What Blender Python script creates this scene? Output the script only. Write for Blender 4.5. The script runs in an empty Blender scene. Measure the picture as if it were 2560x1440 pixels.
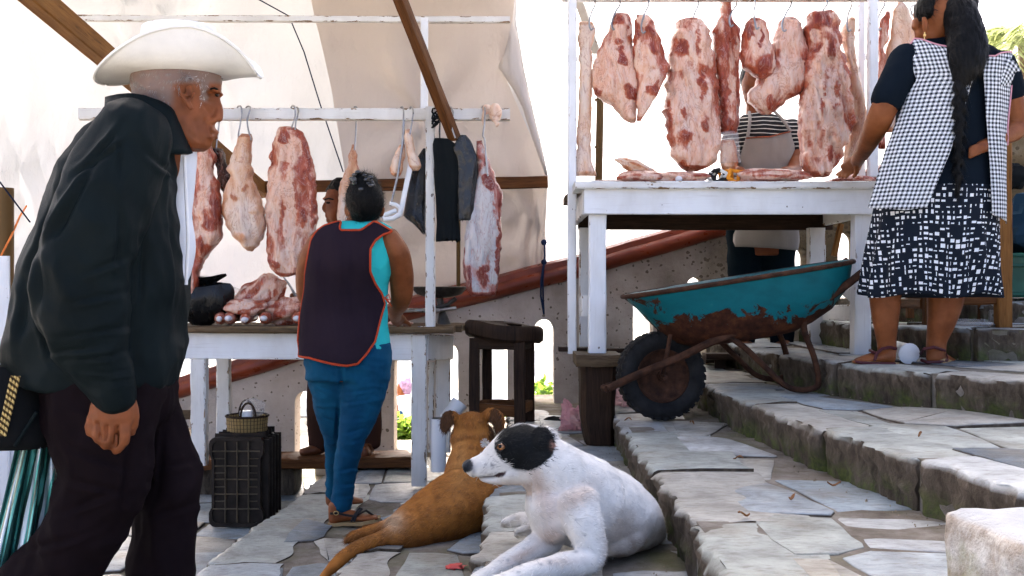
import bpy, bmesh, math, random
import numpy as np
from mathutils import Vector, Matrix, noise as mnoise

random.seed(7); np.random.seed(7)
R = math.radians
SC = bpy.context.scene
COL = SC.collection

# ------------------------------------------------------------------ camera, sky, sun, exposure
F = 2489.0                      # focal length in photograph pixels (35 mm lens)
EYE = 1.0
cam_d = bpy.data.cameras.new('camera'); cam_d.lens = 35.0; cam_d.sensor_width = 36.0
cam_d.clip_start = 0.05; cam_d.clip_end = 500
cam = bpy.data.objects.new('camera', cam_d); COL.objects.link(cam)
cam.location = (0, 0, EYE); cam.rotation_euler = (R(90), 0, 0)
SC.camera = cam
cam_d.dof.use_dof = False

SUN_EL, SUN_AZ = 39.0, -14.0    # sun stands behind the tarps, a little to the left (azimuth from +Y)
world = bpy.data.worlds.new('World'); SC.world = world; world.use_nodes = True
wn = world.node_tree; wn.nodes.clear()
sky = wn.nodes.new('ShaderNodeTexSky'); sky.sky_type = 'NISHITA'; sky.sun_disc = False
sky.sun_elevation = R(SUN_EL); sky.sun_rotation = R(SUN_AZ)
sky.air_density = .35; sky.dust_density = 6.0; sky.ozone_density = 0.0
bg = wn.nodes.new('ShaderNodeBackground'); bg.inputs['Strength'].default_value = 0.15
wo = wn.nodes.new('ShaderNodeOutputWorld')
wn.links.new(sky.outputs[0], bg.inputs[0]); wn.links.new(bg.outputs[0], wo.inputs[0])

sun_d = bpy.data.lights.new('sun', 'SUN'); sun_d.energy = 4.5; sun_d.angle = R(0.5); sun_d.color = (1.0, 0.95, 0.87)
sun = bpy.data.objects.new('sun', sun_d); COL.objects.link(sun)
_sd = Vector((math.sin(R(SUN_AZ)) * math.cos(R(SUN_EL)), math.cos(R(SUN_AZ)) * math.cos(R(SUN_EL)), math.sin(R(SUN_EL))))
sun.rotation_euler = _sd.to_track_quat('Z', 'Y').to_euler(); sun.location = _sd * 30

SC.view_settings.view_transform = 'Standard'; SC.view_settings.look = 'None'
SC.view_settings.exposure = 2.85; SC.view_settings.gamma = 1.0; SC.view_settings.use_curve_mapping = False
SC.render.engine = 'CYCLES'
SC.cycles.use_denoising = True
SC.cycles.max_bounces = 6; SC.cycles.diffuse_bounces = 3; SC.cycles.glossy_bounces = 2; SC.cycles.transmission_bounces = 4; SC.cycles.use_adaptive_sampling = True; SC.cycles.adaptive_threshold = .03; SC.cycles.caustics_reflective = False; SC.cycles.caustics_refractive = False; SC.cycles.transparent_max_bounces = 8
SC.cycles.sample_clamp_indirect = 6.0

# ------------------------------------------------------------------ helpers
def P(px, py, Y):
    """a point seen at photograph pixel (px, py) that stands Y metres away"""
    return Vector(((px - 1280.0) * Y / F, Y, EYE - (py - 720.0) * Y / F))

def px2m(d, Y): return d * Y / F

class MB:
    """collects geometry for one mesh"""
    def __init__(s): s.V = []; s.F = []; s.UV = []; s.C = []; s.MI = []; s.mi = 0
    def v(s, p, c=None):
        s.V.append((p[0], p[1], p[2])); s.C.append(c if c else (1, 1, 1, 1)); return len(s.V) - 1
    def f(s, idx, uv=None): s.F.append(tuple(idx)); s.UV.append(uv); s.MI.append(s.mi)
    def loft(s, rings, uvs=None, caps=True, closed=True, col=None):
        n = len(rings[0]); ids = []
        for k, r in enumerate(rings):
            ids.append([s.v(p, col[k] if col else None) for p in r])
        m = n if closed else n - 1
        for i in range(len(rings) - 1):
            for j in range(m):
                j2 = (j + 1) % n
                uv = None
                if uvs:
                    a, b = uvs[i], uvs[i + 1]
                    uv = (a[j], a[j + 1], b[j + 1], b[j])
                s.f((ids[i][j], ids[i][j2], ids[i + 1][j2], ids[i + 1][j]), uv)
        if caps and closed:
            s.f(ids[0][::-1]); s.f(ids[-1])
        return ids
    def grid(s, pts, uv=None, col=None):
        """pts[r][c]; optional uv[r][c]"""
        ids = [[s.v(p, col[r][c] if col else None) for c, p in enumerate(row)] for r, row in enumerate(pts)]
        for r in range(len(pts) - 1):
            for c in range(len(pts[0]) - 1):
                u = None
                if uv: u = (uv[r][c], uv[r][c + 1], uv[r + 1][c + 1], uv[r + 1][c])
                s.f((ids[r][c], ids[r][c + 1], ids[r + 1][c + 1], ids[r + 1][c]), u)
        return ids
    def box(s, c, d, rot=None):
        c = Vector(c); hx, hy, hz = d[0] / 2, d[1] / 2, d[2] / 2
        ps = [Vector((x * hx, y * hy, z * hz)) for x in (-1, 1) for y in (-1, 1) for z in (-1, 1)]
        if rot is not None: ps = [rot @ p for p in ps]
        i = [s.v(c + p) for p in ps]
        for q in ((0, 1, 3, 2), (4, 6, 7, 5), (0, 4, 5, 1), (2, 3, 7, 6), (0, 2, 6, 4), (1, 5, 7, 3)):
            s.f([i[k] for k in q])
    def board(s, p0, p1, w, h, up=(0, 0, 1), segs=6, jit=0.002, cham=0.004, warp=0.0, seed=0):
        """a sawn board from p0 to p1; w across, h along up; chamfered, uneven, UV along its length"""
        p0 = Vector(p0); p1 = Vector(p1); t = (p1 - p0); L = t.length; t.normalize()
        up = Vector(up); sd = t.cross(up)
        if sd.length < 1e-4: sd = t.cross(Vector((0, 1, 0)))
        sd.normalize(); up = sd.cross(t).normalized()
        a, b, c = w / 2, h / 2, min(cham, w / 3, h / 3)
        e1, e2 = min(.011, a * .4), min(.011, b * .4)
        prof = [(-a + c, -b), (-a + c + e1, -b), (a - c - e1, -b), (a - c, -b), (a, -b + c), (a, -b + c + e2), (a, b - c - e2), (a, b - c), (a - c, b), (a - c - e1, b), (-a + c + e1, b), (-a + c, b), (-a, b - c), (-a, b - c - e2), (-a, -b + c + e2), (-a, -b + c)]
        ec = [1.0 if (k % 4) in (0, 3) else 0.0 for k in range(16)]
        acc = [0.0]
        for k in range(16):
            x0, y0 = prof[k]; x1, y1 = prof[(k + 1) % 16]
            acc.append(acc[-1] + math.hypot(x1 - x0, y1 - y0))
        off = random.random() * 10
        rings = []; uvs = []
        for i in range(segs + 1):
            f = i / segs
            o = p0 + t * (L * f)
            if warp: o = o + up * (warp * math.sin(f * 3.1 + seed)) + sd * (warp * .6 * math.sin(f * 4.3 + seed * 2))
            rings.append([o + sd * (x + random.uniform(-jit, jit)) + up * (y + random.uniform(-jit, jit)) for x, y in prof])
            uvs.append([(L * f + off, q + off) for q in acc])
        n0 = len(s.C); s.loft(rings, uvs)
        for q in range(len(s.C) - n0): v_ = ec[q % 16]; s.C[n0 + q] = (v_, v_, v_, 1)
    def tube(s, pts, rad, n=8, up=(0, 1, 0), flat=1.0, caps=True):
        """round tube through points; rad a number or list"""
        pts = [Vector(p) for p in pts]
        rings = []
        for i, p in enumerate(pts):
            a = pts[max(0, i - 1)]; b = pts[min(len(pts) - 1, i + 1)]
            t = (b - a).normalized(); u = Vector(up)
            if abs(t.dot(u)) > .95: u = Vector((1, 0, 0)) if abs(t.x) < .9 else Vector((0, 0, 1))
            n1 = t.cross(u).normalized(); n2 = n1.cross(t).normalized()
            r = rad[i] if isinstance(rad, (list, tuple)) else rad
            rings.append([p + n1 * (r * math.cos(k * 2 * math.pi / n)) + n2 * (r * flat * math.sin(k * 2 * math.pi / n)) for k in range(n)])
        s.loft(rings, caps=caps)
    def limb(s, pts, Yb, n=16, cap=True):
        """pts: (px, py, dY, r_px across the picture, r_m in depth); rounded ends"""
        C = [P(p[0], p[1], Yb + p[2]) for p in pts]
        rings = []
        def ring(c, t, rw, rd):
            u = Vector((0, 1, 0)); b = (u - t * u.dot(t))
            if b.length < .15: b = Vector((0, 0, 1)) - t * t.z
            b.normalize(); nn = t.cross(b).normalized()
            return [c + nn * (rw * math.cos(a)) + b * (rd * math.sin(a)) for a in [k * 2 * math.pi / n for k in range(n)]]
        # resample smoothly
        m = len(C); fine = []
        for i in range(m - 1):
            k0, k1, k2, k3 = max(0, i - 1), i, i + 1, min(m - 1, i + 2)
            for j in range(4):
                f = j / 4
                def cr(a, b, c, d):
                    return 0.5 * ((2 * b) + (c - a) * f + (2 * a - 5 * b + 4 * c - d) * f * f + (3 * b - a - 3 * c + d) * f ** 3)
                c = Vector([cr(C[k0][q], C[k1][q], C[k2][q], C[k3][q]) for q in range(3)])
                rw = max(.002, cr(*[px2m(pts[k][3], Yb + pts[k][2]) for k in (k0, k1, k2, k3)]))
                rd = max(.002, cr(*[pts[k][4] for k in (k0, k1, k2, k3)]))
                fine.append((c, rw, rd))
        fine.append((C[-1], px2m(pts[-1][3], Yb + pts[-1][2]), pts[-1][4]))
        for i, (c, rw, rd) in enumerate(fine):
            t = (fine[min(i + 1, len(fine) - 1)][0] - fine[max(i - 1, 0)][0]).normalized()
            if i == 0 and cap:
                q = min(rw, rd)
                for a in (80, 50, 25): rings.append(ring(c - t * (q * .8 * math.sin(R(a))), t, rw * math.cos(R(a)), rd * math.cos(R(a))))
            rings.append(ring(c, t, rw, rd))
            if i == len(fine) - 1 and cap:
                q = min(rw, rd)
                for a in (25, 50, 80): rings.append(ring(c + t * (q * .8 * math.sin(R(a))), t, rw * math.cos(R(a)), rd * math.cos(R(a))))
        s.loft(rings)
        return rings
    def ball(s, c, r, n=14, m=9, rot=None):
        c = Vector(c); rr = r if isinstance(r, (tuple, list)) else (r, r, r)
        rings = []
        for i in range(m + 1):
            a = -math.pi / 2 + math.pi * (0.03 + .94 * i / m)
            ring = []
            for k in range(n):
                b = k * 2 * math.pi / n
                p = Vector((rr[0] * math.cos(a) * math.cos(b), rr[1] * math.cos(a) * math.sin(b), rr[2] * math.sin(a)))
                ring.append(c + (rot @ p if rot is not None else p))
            rings.append(ring)
        s.loft(rings)
    def data(s, name):
        me = bpy.data.meshes.new(name)
        me.from_pydata(s.V, [], s.F); 
        if any(u is not None for u in s.UV):
            uvl = me.uv_layers.new(name='UVMap'); k = 0
            flat = []
            for f, u in zip(s.F, s.UV):
                for q in range(len(f)): flat += (u[q] if u else (0.0, 0.0))
            uvl.data.foreach_set('uv', [float(x) for x in flat])
        if any(c != (1, 1, 1, 1) for c in s.C):
            ca = me.color_attributes.new('Col', 'FLOAT_COLOR', 'POINT')
            ca.data.foreach_set('color', [x for c in s.C for x in c])
        if s.mi or any(s.MI): me.polygons.foreach_set('material_index', s.MI)
        me.validate(); me.update()
        return me
    def build(s, name, mat, parent=None, smooth=True, sharp=40, fix=True):
        me = s.data(name)
        if fix:
            bm = bmesh.new(); bm.from_mesh(me); bmesh.ops.recalc_face_normals(bm, faces=bm.faces); bm.to_mesh(me); bm.free()
        return link(name, me, mat, parent, smooth, sharp)

ORG = {}
def link(name, me, mat, parent=None, smooth=True, sharp=40):
    if me.materials is not None and len(me.materials) == 0:
        for m in (mat if isinstance(mat, (list, tuple)) else [mat]): me.materials.append(m)
    if smooth:
        me.polygons.foreach_set('use_smooth', [True] * len(me.polygons))
        if sharp: me.set_sharp_from_angle(angle=R(sharp))
    o = bpy.data.objects.new(name, me); COL.objects.link(o)
    if parent is not None:
        o.parent = parent; w = ORG.get(parent.name, Vector((0, 0, 0))); o.location = -w
        ORG[o.name] = Vector((0, 0, 0))
    else: ORG[o.name] = Vector((0, 0, 0))
    return o

def thing(name, loc, label, cat, group=None):
    o = bpy.data.objects.new(name, None); COL.objects.link(o); o.location = loc; o.empty_display_size = .05
    ORG[o.name] = Vector(loc); tag(o, label, cat, group); return o
def tag(o, label=None, cat=None, group=None, kind=None):
    if label: o['label'] = label
    if cat: o['category'] = cat
    if group: o['group'] = group
    if kind: o['kind'] = kind
    return o
def dup(root, delta, label=None, group=None):
    r = root.copy(); COL.objects.link(r); r.location = root.location + Vector(delta)
    if label: r['label'] = label
    if group: r['group'] = group
    for ch in root.children:
        c = ch.copy(); COL.objects.link(c); c.parent = r
        for g in ch.children:
            d = g.copy(); COL.objects.link(d); d.parent = c
    return r

def remesh(mb, voxel, it=4, fac=.5):
    me = mb.data('tmp'); o = bpy.data.objects.new('tmp', me); COL.objects.link(o)
    m = o.modifiers.new('r', 'REMESH'); m.mode = 'VOXEL'; m.voxel_size = voxel
    if it:
        sm = o.modifiers.new('s', 'SMOOTH'); sm.factor = fac; sm.iterations = it
    dg = bpy.context.evaluated_depsgraph_get()
    out = bpy.data.meshes.new_from_object(o.evaluated_get(dg))
    bpy.data.objects.remove(o); bpy.data.meshes.remove(me)
    return out
def get_v(me):
    a = np.empty(len(me.vertices) * 3, np.float32); me.vertices.foreach_get('co', a); return a.reshape(-1, 3)
def get_n(me):
    a = np.empty(len(me.vertices) * 3, np.float32); me.vertices.foreach_get('normal', a); return a.reshape(-1, 3)
def set_v(me, a): me.vertices.foreach_set('co', a.astype(np.float32).ravel()); me.update()
def set_col(me, cols):
    ca = me.color_attributes.get('Col') or me.color_attributes.new('Col', 'FLOAT_COLOR', 'POINT')
    c = np.ones((len(me.vertices), 4), np.float32); c[:, :3] = cols; ca.data.foreach_set('color', c.ravel())
def nz(p, s, o=0.0): return mnoise.noise(Vector((p[0] * s + o, p[1] * s + o * .7, p[2] * s - o)))
def to_px(a):
    """world array -> photograph pixels"""
    return np.stack([1280 + a[:, 0] / a[:, 1] * F, 720 - (a[:, 2] - EYE) / a[:, 1] * F], 1)
def sstep(a, b, x): 
    t = np.clip((x - a) / (b - a), 0, 1); return t * t * (3 - 2 * t)

def fur(name, me, parent, mat, n, length, flow, width=.0016, keep=None, lift=.35, seed=1, colvar=.12, droop=0.0):
    """short hairs as thin blades rooted on a mesh, coloured by the mesh's own colour attribute"""
    rng = np.random.default_rng(seed)
    V = get_v(me); N = get_n(me)
    ca = me.color_attributes['Col']; C = np.empty(len(V) * 4, np.float32); ca.data.foreach_get('color', C); C = C.reshape(-1, 4)
    ids = np.arange(len(V))
    if keep is not None: ids = ids[keep(V, N)]
    if len(ids) == 0: return None
    pick = rng.choice(ids, n); p = V[pick] + rng.normal(0, .0025, (n, 3)); nn = N[pick]
    p -= nn * (np.sum((p - V[pick]) * nn, 1, keepdims=True)); p -= nn * .001
    d = flow(V[pick]) + rng.normal(0, .35, (n, 3)); d -= nn * np.sum(d * nn, 1, keepdims=True)
    d /= np.linalg.norm(d, axis=1, keepdims=True) + 1e-6
    d = d + nn * (lift * rng.uniform(.4, 1.3, (n, 1))); d[:, 2] -= droop; d /= np.linalg.norm(d, axis=1, keepdims=True)
    s = np.cross(d, nn); s /= np.linalg.norm(s, axis=1, keepdims=True) + 1e-6
    L = (length * rng.uniform(.5, 1.25, n))[:, None]
    a = p - s * width / 2; b = p + s * width / 2; t = p + d * L - nn * (L * .12)
    verts = np.stack([a, b, t], 1).reshape(-1, 3)
    cc = C[pick, :3] * (1 + rng.normal(0, colvar, (n, 1))); cc = np.clip(cc, 0.002, 1)
    m2 = bpy.data.meshes.new(name)
    m2.vertices.add(n * 3); m2.vertices.foreach_set('co', verts.astype(np.float32).ravel())
    m2.loops.add(n * 3); m2.loops.foreach_set('vertex_index', np.arange(n * 3, dtype=np.int32))
    m2.polygons.add(n); m2.polygons.foreach_set('loop_start', np.arange(0, n * 3, 3, dtype=np.int32))
    m2.update(calc_edges=True)
    c4 = np.ones((n * 3, 4), np.float32); c4[:, :3] = np.repeat(cc, 3, 0)
    m2.color_attributes.new('Col', 'FLOAT_COLOR', 'POINT').data.foreach_set('color', c4.ravel())
    return link(name, m2, mat, parent, smooth=False)

# ------------------------------------------------------------------ materials
class NT:
    def __init__(s, name):
        s.m = bpy.data.materials.new(name); s.m.use_nodes = True; s.t = s.m.node_tree; s.t.nodes.clear()
        s.out = s.t.nodes.new('ShaderNodeOutputMaterial'); s.b = s.t.nodes.new('ShaderNodeBsdfPrincipled')
        s.t.links.new(s.b.outputs[0], s.out.inputs[0]); s.b.inputs['Specular IOR Level'].default_value = .15
    def n(s, typ, ins=None, **kw):
        nd = s.t.nodes.new('ShaderNode' + typ)
        for k, v in kw.items(): setattr(nd, k, v)
        if ins:
            for k, v in ins.items(): s.put(nd.inputs[k], v)
        return nd
    def put(s, sock, v):
        if hasattr(v, 'links') or isinstance(v, bpy.types.NodeSocket): s.t.links.new(v, sock)
        else:
            if isinstance(v, (tuple, list)) and len(v) == 3 and sock.type == 'RGBA': v = (*v, 1)
            sock.default_value = v
    def co(s, kind='Object'): return s.n('TexCoord').outputs[kind]
    def mp(s, vec, sc=(1, 1, 1), rot=(0, 0, 0), loc=(0, 0, 0)):
        return s.n('Mapping', {'Vector': vec, 'Scale': sc, 'Rotation': rot, 'Location': loc}).outputs[0]
    def noise(s, vec, scale, detail=4, rough=.55, dist=0.0, out=0):
        return s.n('TexNoise', {'Vector': vec, 'Scale': scale, 'Detail': detail, 'Roughness': rough, 'Distortion': dist}).outputs[out]
    def ramp(s, fac, stops, interp='LINEAR'):
        r = s.n('ValToRGB', {'Fac': fac}); cr = r.color_ramp; cr.interpolation = interp
        while len(cr.elements) < len(stops): cr.elements.new(.5)
        for e, (p, c) in zip(cr.elements, stops):
            e.position = p; e.color = (*c, 1) if not isinstance(c, (int, float)) else (c, c, c, 1)
        return r.outputs[0]
    def mix(s, fac, a, b, typ='MIX'):
        m = s.n('Mix', data_type='RGBA', blend_type=typ)
        s.put(m.inputs[0], fac); s.put(m.inputs[6], a); s.put(m.inputs[7], b); return m.outputs[2]
    def math(s, op, a, b=None, c=None, clamp=False):
        m = s.n('Math', operation=op); m.use_clamp = clamp; s.put(m.inputs[0], a)
        if b is not None: s.put(m.inputs[1], b)
        if c is not None: s.put(m.inputs[2], c)
        return m.outputs[0]
    def bump(s, h, st=.3, d=.01, nrm=None):
        b = s.n('Bump', {'Height': h, 'Strength': st, 'Distance': d})
        if nrm is not None: s.put(b.inputs['Normal'], nrm)
        s.put(s.b.inputs['Normal'], b.outputs[0]); return b.outputs[0]
    def set(s, **kw):
        for k, v in kw.items(): s.put(s.b.inputs[k.replace('_', ' ')], v)
        return s

def basic(name, col, rough=.6, var=.25, scale=6, bump=.15, bscale=60, bd=.004, metal=0.0, spec=.22, coord='Object', stretch=(1, 1, 1), sheen=0.0, coat=0.0, col2=None, sss=0.0):
    k = NT(name); v = k.mp(k.co(coord), stretch)
    a = tuple(c * (1 - var) for c in col); b = col2 or tuple(min(1, c * (1 + var)) for c in col)
    k.set(Base_Color=k.ramp(k.noise(v, scale, 5), [(.3, a), (.7, b)]), Roughness=k.ramp(k.noise(v, scale * 2.3, 4), [(.3, max(.03, rough - .12)), (.7, min(1, rough + .12))]), Metallic=metal)
    k.b.inputs['Specular IOR Level'].default_value = spec
    if bump: k.bump(k.noise(v, bscale, 5, .6), bump, bd)
    if sheen: k.b.inputs['Sheen Weight'].default_value = sheen
    if coat: k.b.inputs['Coat Weight'].default_value = coat; k.b.inputs['Coat Roughness'].default_value = .12
    if sss:
        k.b.inputs['Subsurface Weight'].default_value = sss; k.b.inputs['Subsurface Scale'].default_value = .01
        k.b.inputs['Subsurface Radius'].default_value = (1, .4, .25)
    return k.m

def attr_mat(name, rough=.6, bump=.2, bscale=90, bd=.003, spec=.15, vary=.15, sss=0.0, stretch=(1, 1, 1), sheen=0.0):
    k = NT(name); v = k.mp(k.co(), stretch); c = k.n('Attribute', attribute_name='Col').outputs[0]
    c2 = k.mix(1.0, c, k.ramp(k.noise(v, 22, 5), [(.3, (1 - vary,) * 3), (.7, (1 + vary,) * 3)]), 'MULTIPLY')
    k.set(Base_Color=c2, Roughness=rough); k.b.inputs['Specular IOR Level'].default_value = spec
    if bump: k.bump(k.noise(v, bscale, 5, .6), bump, bd)
    if sss:
        k.b.inputs['Subsurface Weight'].default_value = sss; k.b.inputs['Subsurface Scale'].default_value = .008
        k.b.inputs['Subsurface Radius'].default_value = (1, .35, .2)
    if sheen: k.b.inputs['Sheen Weight'].default_value = sheen
    return k.m

def wood(name, c1, c2, dark, rough=.65, grain=1.0):
    c1, c2, dark = [tuple(x * .68 for x in c) for c in (c1, c2, dark)]
    k = NT(name); uv = k.co('UV'); st = k.mp(uv, (2.2, 34 * grain, 1))
    g = k.noise(st, 3.0, 6, .6, 1.2); f = k.noise(k.mp(uv, (1.2, 5, 1)), 4, 4)
    col = k.ramp(g, [(.28, dark), (.45, c1), (.7, c2)])
    col = k.mix(k.ramp(f, [(.35, 0.0), (.75, .6)]), col, dark)
    col = k.mix(k.n('ObjectInfo').outputs['Random'], col, k.mix(.25, col, (0, 0, 0)))
    k.set(Base_Color=col, Roughness=rough); k.b.inputs['Specular IOR Level'].default_value = .15; k.bump(g, .35, .004); return k.m

def painted(name, paint, wear=.5, under=(.30, .19, .10), dirt=(.42, .38, .33)):
    """old white paint on wood, chipped to bare timber along edges and in flakes"""
    k = NT(name); uv = k.co('UV'); ob = k.co()
    chips = k.noise(k.mp(uv, (7, 22, 1)), 2.0, 8, .68, .5)
    edge = k.math('MULTIPLY', k.n('Attribute', attribute_name='Col').outputs['Fac'], .075 + .06 * wear)
    m = k.math('ADD', chips, edge)
    th = .725 - wear * .055
    mask = k.ramp(m, [(th, 0.0), (th + .025, 1.0)])
    stain = k.ramp(k.noise(k.mp(ob, (1, 1, .5)), 5, 6, .6), [(.42, 0.0), (.75, .34 + .2 * wear)])
    pc = k.mix(stain, paint, dirt)
    wd = k.ramp(k.noise(k.mp(uv, (3, 50, 1)), 3, 5), [(.3, tuple(c * .35 for c in under)), (.7, under)])
    sp = k.n('TexVoronoi', {'Vector': k.mp(ob, (1, 1, .6)), 'Scale': 17.0}).outputs['Distance']; sn = k.noise(ob, 31, 2)
    pc = k.mix(k.math('MULTIPLY', k.math('LESS_THAN', sp, k.math('MULTIPLY', k.math('SUBTRACT', sn, .56), .9)), .8), pc, (.08, .05, .035))
    pc = k.mix(k.ramp(k.noise(k.mp(uv, (1.5, 40, 1)), 3, 6, .7), [(.56, 0.0), (.76, .35)]), pc, (.30, .24, .19))
    k.set(Base_Color=k.mix(mask, pc, wd), Roughness=k.mix(mask, (.42,) * 3, (.8,) * 3))
    k.bump(k.math('SUBTRACT', k.math('MULTIPLY', k.noise(k.mp(uv, (4, 60, 1)), 3, 5), .5), mask), .35, .003)
    return k.m

def stone_mat():
    k = NT('slate'); ob = k.co(); rnd = k.n('ObjectInfo').outputs['Random']
    base = k.ramp(rnd, [(0, (.29, .325, .345)), (.2, (.31, .33, .305)), (.38, (.38, .395, .395)), (.56, (.23, .275, .305)), (.68, (.34, .33, .295)), (.86, (.075, .10, .125)), (.93, (.16, .195, .22))], 'CONSTANT')
    off = k.n('CombineXYZ', {0: k.math('MULTIPLY', rnd, 40.0), 1: k.math('MULTIPLY', rnd, 17.0)}).outputs[0]
    v = k.n('VectorMath', {0: ob, 1: off}, operation='ADD').outputs[0]
    n1 = k.noise(v, 7, 7, .62, .6); n2 = k.noise(k.mp(v, (1, 2.2, 1), (0, 0, .5)), 26, 6, .65)
    col = k.mix(1.0, base, k.ramp(n1, [(.28, (.50, .49, .47)), (.45, (.88, .88, .87)), (.58, (1.12, 1.12, 1.1)), (.74, (1.5, 1.5, 1.48))]), 'MULTIPLY')
    col = k.mix(k.ramp(n2, [(.52, 0.0), (.70, .6)]), col, (.15, .13, .10))
    col = k.mix(k.ramp(k.noise(v, 3.3, 5, .6), [(.50, 0.0), (.70, .6)]), col, (.20, .165, .115))
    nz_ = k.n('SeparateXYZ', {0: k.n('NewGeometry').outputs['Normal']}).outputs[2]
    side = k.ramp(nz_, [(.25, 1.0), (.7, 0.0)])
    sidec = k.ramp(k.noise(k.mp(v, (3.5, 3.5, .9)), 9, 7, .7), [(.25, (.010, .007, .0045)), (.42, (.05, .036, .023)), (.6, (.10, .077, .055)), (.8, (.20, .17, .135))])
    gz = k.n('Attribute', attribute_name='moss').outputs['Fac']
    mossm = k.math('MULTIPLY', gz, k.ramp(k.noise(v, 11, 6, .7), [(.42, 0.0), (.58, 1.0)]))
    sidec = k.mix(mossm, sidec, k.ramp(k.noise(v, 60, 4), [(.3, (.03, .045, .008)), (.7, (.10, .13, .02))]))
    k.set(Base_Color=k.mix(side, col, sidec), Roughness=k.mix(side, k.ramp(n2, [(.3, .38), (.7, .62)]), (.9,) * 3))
    k.b.inputs['Specular IOR Level'].default_value = .35
    h = k.math('ADD', k.math('MULTIPLY', n1, .6), k.math('MULTIPLY', k.noise(v, 70, 6, .7), .35))
    k.bump(h, .8, .014); return k.m

def mortar_mat():
    k = NT('mortar'); v = k.co(); n = k.noise(v, 9, 8, .7)
    c = k.ramp(n, [(.28, (.09, .07, .05)), (.5, (.205, .178, .145)), (.72, (.32, .29, .25))])
    c = k.mix(k.ramp(k.noise(v, 4, 5), [(.5, 0.0), (.7, .7)]), c, (.12, .12, .05))
    k.set(Base_Color=c, Roughness=.95); k.bump(k.noise(v, 80, 7, .75), .8, .012); return k.m

def meat_mat(name, red=.5, streak=(7, 7, 2.2), seed=0.0, pal=None):
    k = NT(name); ob = k.co()
    v = k.mp(ob, streak, (0, .15, 0), (seed, seed * .6, 0))
    wv = k.noise(v, 1.6, 6, .62, 1.6); fine = k.noise(k.mp(ob, (26, 26, 9), loc=(seed, 0, 0)), 2.0, 6, .65, .6)
    att = k.n('Attribute', attribute_name='Col').outputs['Fac']
    f = k.math('ADD', k.math('MULTIPLY', k.math('SUBTRACT', wv, .5), 1.3), k.math('MULTIPLY', k.math('SUBTRACT', fine, .5), .40))
    f = k.math('ADD', f, k.math('MULTIPLY', k.math('SUBTRACT', att, .5), 1.45))
    f = k.math('ADD', f, 1.0 - red)
    if pal is None:
        mk = k.ramp(f, [(.33, 0.0), (.62, 1.0)])
        fz = k.noise(k.mp(ob, (40, 40, 11), (0, .2, 0), (seed, 0, 0)), 2.0, 5, .6, .5)
        mus = k.ramp(k.math('ADD', k.math('MULTIPLY', fz, .7), k.math('MULTIPLY', f, .4)), [(.25, (.20, .022, .008)), (.5, (.40, .085, .036)), (.8, (.54, .18, .085))])
        ft = k.ramp(k.math('ADD', k.math('MULTIPLY', fine, .6), k.math('MULTIPLY', wv, .5)), [(.32, (.58, .23, .125)), (.5, (.70, .40, .28)), (.68, (.74, .55, .45)), (.85, (.76, .66, .59))])
        col = k.mix(mk, mus, ft)
    else: col = k.ramp(f, pal)
    rg = k.math('ABSOLUTE', k.math('SUBTRACT', k.noise(k.mp(ob, (10, 10, 4.5), (0, .3, 0), (seed + 3, 0, 0)), 2.2, 5, .6, 1.2), .5))
    col = k.mix(k.ramp(rg, [(.0, .28), (.02, 0.0)]), col, (.82, .72, .66))
    rg2 = k.math('ABSOLUTE', k.math('SUBTRACT', k.noise(k.mp(ob, (6, 6, 2.4), (0, -.2, 0), (seed + 8, 1, 0)), 2.0, 6, .65, 1.5), .5))
    col = k.mix(k.ramp(rg2, [(.0, .55), (.018, .0)]), col, (.30, .06, .03))
    wv = k.math('ADD', wv, k.math('MULTIPLY', k.ramp(rg2, [(.0, 0.0), (.05, 1.0)]), .35))
    k.set(Base_Color=col, Roughness=k.ramp(fine, [(.3, .22), (.7, .45)])); k.b.inputs['Specular IOR Level'].default_value = .4
    k.b.inputs['Subsurface Weight'].default_value = .1; k.b.inputs['Subsurface Scale'].default_value = .006
    k.b.inputs['Subsurface Radius'].default_value = (1, .3, .2)
    k.bump(k.math('ADD', k.math('MULTIPLY', wv, .7), k.math('MULTIPLY', fine, .4)), .5, .011); return k.m

def tarp_mat(name, col, trans=.62, dirt=0.0):
    k = NT(name); ob = k.co()
    c = k.mix(k.ramp(k.noise(k.mp(ob, (1, 1, .7)), 1.1, 5, .6), [(.35, 0.0), (.75, .30)]), col, tuple(x * .82 for x in col))
    c = k.mix(k.ramp(k.noise(k.mp(ob, (14, 14, 1.3)), 2, 6, .7), [(.55, 0.0), (.8, dirt)]), c, (.35, .32, .28))
    k.set(Base_Color=c, Roughness=.55)
    tr = k.n('BsdfTranslucent', {'Color': c})
    mx = k.n('MixShader', {0: trans}); k.t.links.new(k.b.outputs[0], mx.inputs[1]); k.t.links.new(tr.outputs[0], mx.inputs[2])
    b = k.bump(k.noise(k.mp(ob, (2, 2, 1.2)), 3, 6, .6), .35, .05); k.t.links.new(b, tr.inputs['Normal'])
    k.t.links.new(mx.outputs[0], k.out.inputs[0]); return k.m

def film_mat(name, col, alpha=.5, rough=.2):
    """thin crinkled plastic film"""
    k = NT(name); ob = k.co()
    k.set(Base_Color=k.ramp(k.noise(ob, 14, 5), [(.3, tuple(c * .8 for c in col)), (.7, col)]), Roughness=rough)
    k.bump(k.noise(ob, 34, 5, .6, 1.5), .8, .012)
    tr = k.n('BsdfTranslucent', {'Color': col}); tp = k.n('BsdfTransparent')
    m1 = k.n('MixShader', {0: .45}); k.t.links.new(k.b.outputs[0], m1.inputs[1]); k.t.links.new(tr.outputs[0], m1.inputs[2])
    m2 = k.n('MixShader', {0: 1 - alpha}); k.t.links.new(m1.outputs[0], m2.inputs[1]); k.t.links.new(tp.outputs[0], m2.inputs[2])
    k.t.links.new(m2.outputs[0], k.out.inputs[0]); return k.m

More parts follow.
